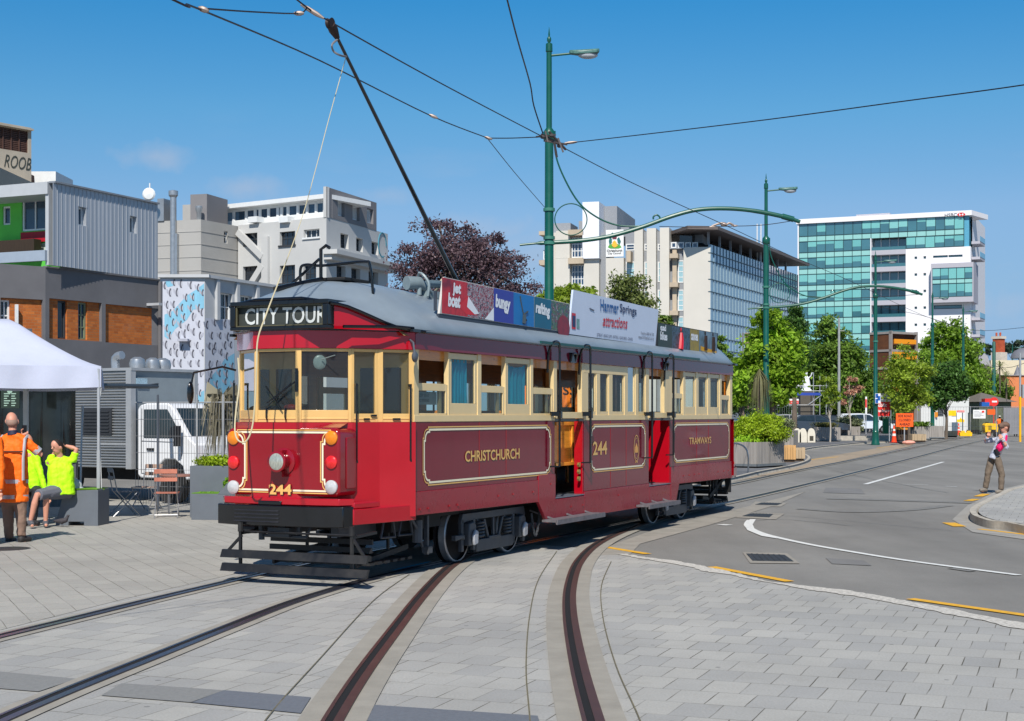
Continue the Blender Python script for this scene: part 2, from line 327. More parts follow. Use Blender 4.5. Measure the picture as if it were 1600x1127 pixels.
# ---------------------------------------------------------------- ground
def brick_mat(name, c1, c2, mortar, bw, bh, ang, ms=0.012, off=0.5, bump=0.18, var=0.1, jmin=0.28):
    m = bpy.data.materials.new(name); m.use_nodes = True; N, K = nodes_of(m); b = N["Principled BSDF"]; b.inputs['Roughness'].default_value = 0.75
    b.inputs['Specular IOR Level'].default_value = 0.35
    g = N.new("ShaderNodeNewGeometry"); mpn = N.new("ShaderNodeMapping"); mpn.inputs['Rotation'].default_value = (0, 0, R(ang)); K(g.outputs['Position'], mpn.inputs[0])
    # slight wobble so that the joints are not ruler straight
    wn = N.new("ShaderNodeTexNoise"); wn.inputs['Scale'].default_value = 1.3; wn.inputs['Detail'].default_value = 2; K(g.outputs['Position'], wn.inputs[0])
    vm = N.new("ShaderNodeVectorMath"); vm.operation = 'SCALE'; vm.inputs['Scale'].default_value = 0.03; K(wn.outputs['Color'], vm.inputs[0])
    va = N.new("ShaderNodeVectorMath"); K(mpn.outputs[0], va.inputs[0]); K(vm.outputs[0], va.inputs[1])
    br = N.new("ShaderNodeTexBrick"); br.inputs['Scale'].default_value = 1; br.inputs['Brick Width'].default_value = bw; br.inputs['Row Height'].default_value = bh
    br.inputs['Mortar Size'].default_value = ms; br.inputs['Mortar Smooth'].default_value = 0.35; br.offset = off
    br.inputs['Color1'].default_value = lin(c1); br.inputs['Color2'].default_value = lin(c2); br.inputs['Mortar'].default_value = lin([(a + c) / 2 for a, c in zip(c1, c2)])
    K(va.outputs[0], br.inputs[0])
    n1 = N.new("ShaderNodeTexNoise"); n1.inputs['Scale'].default_value = 60; n1.inputs['Detail'].default_value = 5; K(g.outputs['Position'], n1.inputs[0])
    n2 = N.new("ShaderNodeTexNoise"); n2.inputs['Scale'].default_value = 0.45; n2.inputs['Detail'].default_value = 8; n2.inputs['Roughness'].default_value = 0.65; K(g.outputs['Position'], n2.inputs[0])
    r1 = N.new("ShaderNodeMapRange"); r1.inputs['From Min'].default_value = 0.3; r1.inputs['From Max'].default_value = 0.7; r1.inputs['To Min'].default_value = 1 - var; r1.inputs['To Max'].default_value = 1 + var; K(n1.outputs[0], r1.inputs[0])
    r2 = N.new("ShaderNodeMapRange"); r2.inputs['From Min'].default_value = 0.3; r2.inputs['From Max'].default_value = 0.7; r2.inputs['To Min'].default_value = 0.86; r2.inputs['To Max'].default_value = 1.1; K(n2.outputs[0], r2.inputs[0])
    mu = N.new("ShaderNodeMath"); mu.operation = 'MULTIPLY'; K(r1.outputs[0], mu.inputs[0]); K(r2.outputs[0], mu.inputs[1])
    vs = N.new("ShaderNodeVectorMath"); vs.operation = 'SCALE'; K(br.outputs['Color'], vs.inputs[0]); K(mu.outputs[0], vs.inputs['Scale'])
    n4 = N.new("ShaderNodeTexNoise"); n4.inputs['Scale'].default_value = 1.7; n4.inputs['Detail'].default_value = 3; K(g.outputs['Position'], n4.inputs[0])
    r4 = N.new("ShaderNodeMapRange"); r4.inputs['From Min'].default_value = 0.36; r4.inputs['From Max'].default_value = 0.62; r4.inputs['To Min'].default_value = jmin; K(n4.outputs[0], r4.inputs[0])
    mf = N.new("ShaderNodeMath"); mf.operation = 'MULTIPLY'; K(br.outputs['Fac'], mf.inputs[0]); K(r4.outputs[0], mf.inputs[1])
    mj = N.new("ShaderNodeMix"); mj.data_type = 'RGBA'; mj.inputs[7].default_value = lin(mortar); K(mf.outputs[0], mj.inputs[0]); K(vs.outputs[0], mj.inputs[6])
    n5 = N.new("ShaderNodeTexNoise"); n5.inputs['Scale'].default_value = 2.6; n5.inputs['Detail'].default_value = 10; n5.inputs['Roughness'].default_value = 0.75; K(g.outputs['Position'], n5.inputs[0])
    r5 = N.new("ShaderNodeMapRange"); r5.inputs['From Min'].default_value = 0.55; r5.inputs['From Max'].default_value = 0.8; r5.inputs['To Max'].default_value = 0.45; K(n5.outputs[0], r5.inputs[0])
    ms5 = N.new("ShaderNodeMix"); ms5.data_type = 'RGBA'; ms5.inputs[7].default_value = lin((132, 126, 114)); K(r5.outputs[0], ms5.inputs[0]); K(mj.outputs[2], ms5.inputs[6])
    vo = N.new("ShaderNodeTexVoronoi"); vo.inputs['Scale'].default_value = 2.2; K(g.outputs['Position'], vo.inputs[0])
    lt = N.new("ShaderNodeMath"); lt.operation = 'LESS_THAN'; lt.inputs[1].default_value = 0.045; K(vo.outputs['Distance'], lt.inputs[0])
    sc_ = N.new("ShaderNodeMath"); sc_.operation = 'MULTIPLY'; sc_.inputs[1].default_value = 0.5; K(lt.outputs[0], sc_.inputs[0])
    gm = N.new("ShaderNodeMix"); gm.data_type = 'RGBA'; gm.inputs[7].default_value = (0.07, 0.07, 0.07, 1); K(sc_.outputs[0], gm.inputs[0]); K(ms5.outputs[2], gm.inputs[6])
    K(gm.outputs[2], b.inputs['Base Color'])
    bp = N.new("ShaderNodeBump"); bp.inputs['Strength'].default_value = bump; bp.inputs['Distance'].default_value = 0.01
    iv = N.new("ShaderNodeMath"); iv.operation = 'MULTIPLY_ADD'; iv.inputs[1].default_value = -1; K(br.outputs['Fac'], iv.inputs[0]); K(n1.outputs[0], iv.inputs[2])
    K(iv.outputs[0], bp.inputs['Height']); K(bp.outputs[0], b.inputs['Normal'])
    _M[name] = m; return m
def asphalt_mat(name, col, var=0.18):
    m = mat(name, col, 0.85, var=0.14, scale=90, bump=0.35, bscale=160, world_co=True, spec=0.3)
    N, K = nodes_of(m); b = N["Principled BSDF"]; src = b.inputs['Base Color'].links[0].from_socket
    g = N.new("ShaderNodeNewGeometry")
    mp1 = N.new("ShaderNodeMapping"); mp1.inputs['Rotation'].default_value = (0, 0, R(24)); mp1.inputs['Scale'].default_value = (1, 0.16, 1); K(g.outputs['Position'], mp1.inputs[0])
    n2 = N.new("ShaderNodeTexNoise"); n2.inputs['Scale'].default_value = 0.55; n2.inputs['Detail'].default_value = 7; n2.inputs['Roughness'].default_value = 0.6; K(mp1.outputs[0], n2.inputs[0])
    n3 = N.new("ShaderNodeTexNoise"); n3.inputs['Scale'].default_value = 0.3; n3.inputs['Detail'].default_value = 9; n3.inputs['Roughness'].default_value = 0.7; K(g.outputs['Position'], n3.inputs[0])
    r2 = N.new("ShaderNodeMapRange"); r2.inputs['From Min'].default_value = 0.3; r2.inputs['From Max'].default_value = 0.7; r2.inputs['To Min'].default_value = 1 - var; r2.inputs['To Max'].default_value = 1 + var; K(n2.outputs[0], r2.inputs[0])
    r3 = N.new("ShaderNodeMapRange"); r3.inputs['From Min'].default_value = 0.3; r3.inputs['From Max'].default_value = 0.7; r3.inputs['To Min'].default_value = 0.88; r3.inputs['To Max'].default_value = 1.12; K(n3.outputs[0], r3.inputs[0])
    mu = N.new("ShaderNodeMath"); mu.operation = 'MULTIPLY'; K(r2.outputs[0], mu.inputs[0]); K(r3.outputs[0], mu.inputs[1])
    vs = N.new("ShaderNodeVectorMath"); vs.operation = 'SCALE'; K(src, vs.inputs[0]); K(mu.outputs[0], vs.inputs['Scale']); K(vs.outputs[0], b.inputs['Base Color'])
    return m
PAVE = brick_mat("pavers", (170, 168, 162), (156, 155, 152), (84, 80, 68), 0.26, 0.42, 21, ms=0.005)
PAVE_L = brick_mat("pavers_track", (167, 164, 156), (159, 156, 149), (96, 92, 80), 0.42, 0.24, 65, ms=0.005)
ASPH = asphalt_mat("asphalt", (128, 126, 122))
ASPH_D = asphalt_mat("asphalt_dark", (104, 105, 108))
CONC = mat("concrete_strip", (150, 145, 135), 0.85, var=0.10, scale=3.5, bump=0.2, bscale=60, world_co=True, dirt=0.25)
KERBM = mat("kerb_concrete", (178, 171, 158), 0.85, var=0.16, scale=5, bump=0.3, bscale=30, world_co=True, dirt=0.45)
GRAVEL = mat("exposed_aggregate", (188, 184, 176), 0.9, var=0.35, scale=26, bump=0.6, bscale=50, world_co=True)
RUST = mat("rusty_rail", (92, 66, 60), 0.5, 0.35, var=0.2, scale=6, world_co=True)
RAILD = mat("used_rail", (74, 76, 92), 0.3, 0.7, var=0.2, scale=6, world_co=True)
GROOVE = mat("rail_groove", (24, 22, 22), 0.9, var=0.1)
WLINE = mat("white_road_paint", (216, 217, 214), 0.7, var=0.10, scale=18, world_co=True, dirt=0.3)
YLINE = mat("yellow_road_paint", (222, 168, 42), 0.7, var=0.12, scale=18, world_co=True, dirt=0.3)
DARKP = mat("dark_pavers", (104, 108, 115), 0.75, var=0.1, scale=30, bump=0.2, world_co=True)
DARKP2 = mat("dark_pavers_worn", (128, 128, 126), 0.8, var=0.1, scale=30, bump=0.2, world_co=True)
def sheet(name, pts, z, m, kind='structure'):
    b = MB(); b.poly([(p[0], p[1], z) for p in pts]); return b.build(name, m, smooth=False, kind=kind)
def flat2(pts, w, z):
    def fn(u, v): return (u, v, z)
    return [(p[0], p[1]) for p in pts], w, fn
# the base sheet to the horizon
sheet('ground', [(-900, -30), (1200, -30), (1800, 2500), (-1500, 2500)], -0.006, ASPH)
# plaza paving (left of / in front of the road)
edge = catmull(ground_poly([(700, 842), (900, 856), (1000, 872), (1100, 890), (1212, 912), (1300, 925), (1420, 947), (1500, 962), (1620, 984), (1900, 1035)]), 6)
pl = [(-60, -5, 0), (40, -5, 0)] + [tuple(p) for p in reversed(edge)]
plz = pl + [G(560, 835), G(330, 790), G(-200, 742), (-60, 60, 0)]
sheet('plaza_paving', plz, 0.0, PAVE)
sheet('plaza_paving_by_the_shops', [(-60, 4, 0), G(-260, 1030), G(0, 985), G(200, 935), G(420, 885), G(560, 858), G(620, 838), G(330, 788), G(-200, 741), (-60, 60, 0)], 0.003, PAVE_L)
ee = edge[10:]; b = MB(); vs = []; rg = random.Random(4); wL = wR = .1
for i in range(len(ee) - 1):
    nseg = max(1, int((ee[i + 1] - ee[i]).length / .05)); t_ = (ee[i + 1] - ee[i]).normalized(); nx, ny = -t_.y, t_.x
    for j in range(nseg):
        p = ee[i].lerp(ee[i + 1], j / nseg); wL = min(.22, max(.02, wL + rg.uniform(-.03, .03))); wR = min(.14, max(.02, wR + rg.uniform(-.03, .03))); vs += [(p.x + nx * wL, p.y + ny * wL, .007), (p.x - nx * wR, p.y - ny * wR, .007)]
b.add(vs, [(2 * i, 2 * i + 2, 2 * i + 3, 2 * i + 1) for i in range(len(vs) // 2 - 1)]); b.build('paving_edge', GRAVEL, smooth=False, kind='structure')
# rails: traced polylines on the ground
rails = {
 'used_rail_a': ([(-500, 1140), (-280, 1072), (-60, 1012), (0, 996), (120, 967), (230, 940), (340, 914), (460, 886), (560, 866), (700, 838), (900, 800)], RAILD),
 'used_rail_b': ([(-420, 1330), (-220, 1232), (-40, 1148), (0, 1127), (110, 1080), (230, 1032), (350, 984), (470, 938), (600, 900), (690, 880), (780, 859), (900, 834), (1020, 809), (1150, 783), (1300, 748), (1420, 718), (1500, 697), (1560, 683)], RAILD),
 'rusty_rail_c': ([(455, 1250), (510, 1143), (560, 1062), (610, 994), (660, 930), (700, 889), (735, 866)], RUST),
 'rusty_rail_d': ([(965, 1250), (930, 1145), (902, 1040), (889, 960), (891, 915), (905, 878), (935, 850), (985, 827), (1040, 809), (1130, 786)], RUST),
}
RAILP = {}
for k, (pp, m) in rails.items():
    RAILP[k] = catmull(ground_poly(pp), 6)
RZ = [0.0085]
def rail(path, m, nm='tram_rail', far=False):
    RZ[0] += 0.0009; zz = RZ[0] - 0.001; dz = zz - 0.0085
    xy = [(p.x, p.y) for p in path]
    b = MB(); b.ribbon(xy, 0.42 if m is RUST else 0.32, lambda u, v: (u, v, zz - 0.002)); b.build('track_slab', CONC, smooth=False, kind='structure')
    # side offsets
    def off(d):
        out = []
        for i, p in enumerate(xy):
            a = Vector(xy[max(i - 1, 0)]); c = Vector(xy[min(i + 1, len(xy) - 1)]); t = (c - a).normalized(); out.append((p[0] - t.y * d, p[1] + t.x * d))
        return out
    b = MB()
    b.mtl(0)
    for d, w in ((-0.045, 0.06), (0.048, 0.026)):
        q = off(d); n = len(q)
        L1 = [];
        for i, p in enumerate(q):
            a = Vector(q[max(i - 1, 0)]); c = Vector(q[min(i + 1, n - 1)]); t = (c - a).normalized(); nx, ny = -t.y * w / 2, t.x * w / 2
            L1 += [(p[0] + nx, p[1] + ny, 0.009), (p[0] + nx, p[1] + ny, 0.018 + dz), (p[0] - nx, p[1] - ny, 0.018 + dz), (p[0] - nx, p[1] - ny, 0.009)]
        b.add(L1, [(i * 4 + j, i * 4 + (j + 1) % 4, (i + 1) * 4 + (j + 1) % 4, (i + 1) * 4 + j) for i in range(n - 1) for j in range(3)])
    b.mtl(1); b.ribbon(off(0.01), 0.062, lambda u, v: (u, v, 0.0145 + dz * .5))
    b.build(nm, [m, GROOVE], smooth=False, kind='structure')
for k, (pp, m) in rails.items(): rail(RAILP[k], m)
# second road rail beyond the tram
far = catmull(ground_poly([(1080, 768), (1150, 756), (1260, 733), (1380, 710), (1480, 689), (1545, 676)]), 5)
rail(far, RAILD)
# paver course beside the curved track
for pp in ([(400, 1250), (470, 1130), (545, 1030), (622, 940), (664, 900), (700, 874)], [(1045, 1250), (1000, 1127), (962, 1040), (942, 965), (940, 915), (955, 878)], [(835, 1250), (828, 1127), (822, 1040), (828, 960), (842, 905), (870, 862)], [(330, 1250), (420, 1120), (500, 1030), (585, 938), (640, 898)]):
    pc = catmull(ground_poly(pp), 6); b = MB(); b.ribbon([(p.x, p.y) for p in pc], 0.010, lambda u, v: (u, v, 0.0075)); b.build('paving_joint', mat('joint_sand', (104, 98, 78), 0.95, var=0.3, scale=20, world_co=True), smooth=False, kind='structure')
# dark bands of paving
for pp, m in (([(-40, 1047), (120, 1062), (60, 1082), (-40, 1074)], DARKP2), ([(190, 1069), (350, 1080), (300, 1099), (158, 1088)], DARKP2), ([(350, 1080), (486, 1091), (470, 1116), (298, 1099)], DARKP), ([(570, 1102), (840, 1120), (850, 1150), (560, 1127)], DARKP), ([(-40, 985), (-8, 980), (-20, 992), (-40, 994)], DARKP2)):
    sheet('dark_paving_band', ground_poly(pp), 0.0065, m)
# road paint
def paint(pts, w, m, z=0.004, taper=None, nm='road_marking'):
    q = catmull(ground_poly(pts), 6) if len(pts) > 2 else ground_poly(pts)
    b = MB(); b.ribbon([(p.x, p.y) for p in q], w, lambda u, v: (u, v, z)); return b.build(nm, m, smooth=False, kind='structure')
for a, c in (((945, 855), (1012, 866)), ((1112, 886), (1234, 909)), ((1422, 936), (1640, 967))):
    q = ground_poly([a, c]); paint([a, c], 0.13, YLINE)
paint([(1352, 757), (1474, 722)], 0.14, WLINE)
paint([(1172, 813), (1168, 818), (1170, 824), (1195, 835), (1260, 850), (1340, 864), (1430, 878), (1592, 899)], 0.11, WLINE)
b = MB(); b.poly([(p.x, p.y, 0.0055) for p in ground_poly([(1172, 812), (1181, 812), (1176, 820), (1180, 829), (1215, 842), (1190, 838), (1168, 829), (1162, 820)])]); b.build('road_marking', WLINE, smooth=False, kind='structure')
for a, c, w in (((1482, 817), (1500, 823), 0.22), ((1512, 783), (1526, 780), 0.2), ((1528, 776), (1541, 772), 0.2), ((1530, 827), (1640, 840), 0.12), ((1262, 719), (1310, 714), 0.12), ((1370, 700), (1395, 697), 0.12), ((1410, 757), (1450, 758), 0.06), ((1478, 760), (1495, 761), 0.06)):
    paint([a, c], w, YLINE if w > 0.07 else WLINE)
paint([(1125, 820), (1140, 821)], 0.2, WLINE)
paint([(1455, 666), (1650, 671)], 0.9, mat('far_pale_road', (170, 168, 164), 0.9), z=0.003)
paint([(612, 894), (672, 880)], 0.05, mat('cyan_mark', (20, 170, 210), .5), z=0.0195, nm='survey_mark')
paint([(738, 867), (778, 858)], 0.04, YLINE, z=0.016, nm='survey_mark')
# tyre scuffs
SCUFF = mat('tyre_marks', (119, 118, 115), 0.9, var=0.2, scale=8, world_co=True)
for pp, w in (([(1295, 779), (1400, 782), (1520, 786)], 0.5), ([(1250, 795), (1330, 800), (1420, 797), (1480, 790)], 0.3), ([(1485, 888), (1520, 893)], 0.12)):
    paint(pp, w, SCUFF, z=0.003, nm='tyre_mark')
PATCH = mat('concrete_patch', (146, 141, 132), 0.9, var=0.15, scale=3, world_co=True, dirt=0.3)
TAR = mat('tar_seam', (108, 107, 105), 0.6, var=0.2, scale=9, world_co=True)
for pp in ([(1300, 735), (1380, 752), (1480, 770)], [(1160, 815), (1230, 812), (1330, 822)]):
    q_ = [(p.x + rnd.uniform(-.05, .05), p.y + rnd.uniform(-.05, .05)) for p in catmull(ground_poly(pp), 8)]
    b = MB(); b.ribbon(q_, 0.025, lambda u, v: (u, v, 0.0032)); b.build('tar_seam', TAR, smooth=False, kind='structure')
sheet('road_patch', ground_poly([(1290, 872), (1350, 876), (1362, 884), (1300, 881)]), 0.0012, asphalt_mat('asphalt_patch', (118, 117, 116)))
sheet('road_patch', ground_poly([(1290, 762), (1345, 764), (1352, 772), (1286, 770)]), 0.0012, _M['asphalt_patch'])
sheet('track_apron', ground_poly([(925, 868), (960, 850), (1040, 822), (1150, 796), (1260, 768), (1210, 790), (1110, 820), (1000, 850), (985, 866)]), 0.0015, PATCH)
sheet('track_apron', ground_poly([(1150, 738), (1240, 722), (1380, 699), (1440, 688), (1420, 698), (1300, 724), (1150, 752), (1050, 770), (1040, 762)]), 0.0015, mat('worn_road_edge', (158, 142, 122), 0.9, var=0.18, scale=3, world_co=True, dirt=0.3))
# manhole covers
MH = mat('cast_iron_cover', (72, 73, 74), 0.6, 0.5, var=0.35, scale=35, world_co=True, bump=0.6, bscale=30)
for k, (q, cq, lab) in enumerate((([(1166, 866), (1226, 868), (1240, 878), (1176, 877)], [(1160, 863), (1230, 865), (1250, 881), (1172, 880)], 'cast iron road cover nearest the camera, inside the white curved line'),
                      ([(1172, 803), (1208, 804), (1202, 809), (1160, 807)], [(1160, 801), (1226, 803), (1212, 812), (1150, 809)], 'cast iron road cover at the tip of the white curved line'),
                      ([(1190, 786), (1222, 787), (1214, 790), (1180, 789)], [(1180, 784), (1230, 786), (1220, 792), (1172, 791)], 'small iron road cover just beyond the shadow of the tram'))):
    sheet('cover_surround', ground_poly(cq), 0.0025, PATCH)
    b = MB(); b.prism([(p.x, p.y, 0.001) for p in ground_poly(q)], (0, 0, 0.008))
    pts = ground_poly(q)
    for i in range(1, 7):
        a = pts[0].lerp(pts[1], i / 7); c = pts[3].lerp(pts[2], i / 7); b.bar((a.x, a.y, 0.010), (c.x, c.y, 0.010), 0.02, 0.006)
    o = b.build('manhole_cover', MH, origin=pts[0], label=lab, cat='manhole cover', group='iron covers in the road')
# far footpath with kerb
def kerb_path(name, ring, kerb_line, h, m_top, kw=0.15):
    q = [Vector((p[0], p[1], 0)) for p in ring]
    b = MB(); b.poly([(p.x, p.y, h) for p in q]); b.build(name, m_top, smooth=False, kind='structure')
    k = catmull([(p[0], p[1], 0) for p in kerb_line], 5); n = len(k); vs = []
    for i, p in enumerate(k):
        t = (k[min(i + 1, n - 1)] - k[max(i - 1, 0)]).normalized(); nx, ny = -t.y * kw, t.x * kw
        jz = rnd.uniform(-0.004, 0.004)
        vs += [(p.x, p.y, -0.01), (p.x + nx * .15, p.y + ny * .15, h * .8 + jz), (p.x + nx * .35, p.y + ny * .35, h + 0.006 + jz), (p.x + nx, p.y + ny, h + 0.006 + jz), (p.x + nx, p.y + ny, -0.01)]
    b = MB(); b.add(vs, [(i * 5 + j, i * 5 + j + 1, (i + 1) * 5 + j + 1, (i + 1) * 5 + j) for i in range(n - 1) for j in range(4)]); b.build('kerb', KERBM, kind='structure')
kl = ground_poly([(1020, 780), (1080, 766), (1150, 752), (1190, 742), (1240, 732), (1262, 725), (1268, 719), (1262, 714), (1245, 709), (1262, 704), (1290, 700), (1360, 693), (1430, 690), (1480, 684), (1520, 675), (1540, 668), (1546, 665)])
kerb_path('footpath', [(p.x, p.y) for p in catmull(kl, 5)] + [(GX(1546, 260), 260), (GX(700, 260), 260), (GX(700, 36), 36)], kl, 0.11, ASPH_D)
kl2 = ground_poly([(1700, 852), (1620, 836), (1585, 829), (1555, 825), (1533, 816), (1530, 806), (1545, 795), (1570, 782), (1600, 770), (1700, 748)])
kerb_path('corner_footpath', [(p.x, p.y) for p in catmull(kl2, 5)] + [(60, 70), (60, 22)], kl2, 0.13, PAVE)
sheet('kerb_channel', ground_poly([(1488, 812), (1512, 790), (1560, 766), (1620, 752), (1700, 745), (1700, 862), (1600, 843), (1520, 832)]), 0.002, mat('channel_concrete', (152, 149, 143), 0.9, var=0.12, scale=4, world_co=True, dirt=0.3))

b = MB(); b.box(GX(1080, 99), GX(1392, 99), 98.6, 99.0, 0, .42); b.build('car_park_edge', KERBM, smooth=False, kind='structure')
sheet('car_park', [(GX(1080, 99), 98.9), (GX(1392, 99), 98.9), (GX(1392, 140), 140), (GX(1080, 140), 140)], .424, ASPH_D)
# ---------------------------------------------------------------- the tram (local: x to the rear, y to its left, z up)
TC = Vector((-1.11, 16.69, 0)); TU = Vector((.4266, .9044, 0)).normalized(); TV = Vector((-TU.y, TU.x, 0)); TW = 2.36; TL = 12.33; TYC = TW / 2
def S(px, py=648, b=0.0):
    r = (px - CX) / FPX; q = (HY - py) / FPX
    d = TV.x * r + TV.y; t = (b + TV.dot(TC)) / d
    w = Vector((t * r, t, 0)) - TC
    return TU.dot(w), CAMZ + q * t
def F(px, py=648, a=1.0):
    r = (px - CX) / FPX; q = (HY - py) / FPX
    d = TU.x * r + TU.y; t = (-a + TU.dot(TC)) / d
    w = Vector((t * r, t, 0)) - TC
    return TV.dot(w), CAMZ + q * t
def sx(px, b=0.0): return S(px, 648, b)[0]
tram = empty('tram', TC, math.atan2(TU.y, TU.x), 'maroon, red and cream vintage tram with a trolley pole, standing on the curved tracks', 'tram')
RED = mat('tram_red', (172, 12, 30), 0.16, var=0.05, scale=3, coat=0.6)
MAROON = mat('tram_maroon', (116, 0, 32), 0.16, var=0.08, scale=2, coat=0.5, spec=.25, bump=.03, bscale=2.0)
DRED = mat('tram_dark_red', (138, 12, 26), 0.18, var=0.05, scale=2.5, coat=0.6)
SKIRT = mat('tram_skirt_maroon', (142, 18, 36), 0.28, var=0.10, scale=4, coat=0.3, dirt=0.15)
CREAM = mat('tram_cream', (222, 180, 112), 0.32, var=0.04, scale=5, coat=0.25)
CREAM_S = mat('tram_cream_side', (226, 200, 148), 0.35, var=0.04, scale=5, coat=0.2)
BLK = mat('tram_black', (16, 16, 18), 0.22, var=0.2, scale=8, coat=0.5)
BOGIE = mat('bogie_grey', (70, 74, 80), 0.45, 0.1, var=0.22, scale=9, dirt=0.3)
BOGIE_L = mat('axle_box_paint', (170, 172, 178), 0.45, 0.2, var=0.25, scale=12, dirt=0.4)
STEEL = mat('worn_steel', (178, 178, 180), 0.42, 0.6, var=0.2, scale=12)
UNDER = mat('underframe', (26, 26, 27), 0.7, var=0.3, scale=6)
ROOFM = mat('roof_canvas', (128, 140, 150), 0.38, var=0.12, scale=1.4, bump=0.12, bscale=7, dirt=0.18, coat=0.1)
GOLD = mat('gold_leaf_paint', (226, 180, 104), 0.4, var=0.05)
IVORY = mat('ivory_line', (236, 226, 196), 0.45, var=0.03)
WOOD = mat('varnished_wood', (214, 136, 56), 0.3, var=0.22, scale=3, stretch=(1, 1, 9), coat=0.5)
WOODD = mat('dark_wood', (166, 100, 44), 0.35, var=0.25, scale=3, stretch=(1, 1, 9), coat=0.4)
CEIL = mat('tram_ceiling', (214, 178, 120), 0.5, var=0.1, scale=3, stretch=(1, 8, 1))
TEAL = mat('teal_glass_reflection', (0, 196, 224), 0.7, var=0.18, scale=3, stretch=(7, 7, 1))
TGLASS = glass('tram_glass', (222, 232, 230))
HUB = mat('wheel_dark', (38, 36, 38), 0.55, 0.4, var=0.2, scale=10)
ZB, ZJ, ZBELT, ZC, ZT, ZE = 0.655, 0.975, 1.765, 1.845, 2.585, 2.80
Tr = lambda p: (TL - p[0], p[1], p[2])                     # mirrored to the rear cab
Ty = lambda p: (p[0], TW - p[1], p[2])                     # mirrored to the left side
def rect_xz(m, x0, x1, z0, z1, y0=0.0, y1=0.045): m.box(x0, x1, y0, y1, z0, z1)
def notch_rect(x0, x1, z0, z1, n):
    pts = []
    def corner(cx, cz, sx_, sz_):       # sx_,sz_: direction to the inside
        q = [(0, 2.3), (.45, 2.3), (.45, 1.9)] + [(.45 + 1.45 * (1 - math.cos(t)), 1.9 - 1.45 * math.sin(t)) for t in [math.pi / 2 * k / 5 for k in range(1, 5)]] + [(1.9, .45), (2.3, .45), (2.3, 0)]
        return [(cx + sx_ * a * n, cz + sz_ * b_ * n) for a, b_ in q]
    c1 = corner(x0, z0, 1, 1); c2 = corner(x1, z0, -1, 1)[::-1]; c3 = corner(x1, z1, -1, -1); c4 = corner(x0, z1, 1, -1)[::-1]
    return c1 + c2 + c3 + c4
def pinstripe(parent, x0, x1, z0, z1, fn, n=0.055, name='pinstripe', s=1.0):
    m = MB(); m.mtl(0).ribbon(notch_rect(x0, x1, z0, z1, n), 0.024 * s, fn, closed=True)
    m.mtl(1).ribbon(notch_rect(x0 - .03 * s, x1 + .03 * s, z0 - .03 * s, z1 + .03 * s, n), 0.014 * s, fn, closed=True)
    return m.build(name, [IVORY, GOLD], parent, smooth=False, recalc=False)
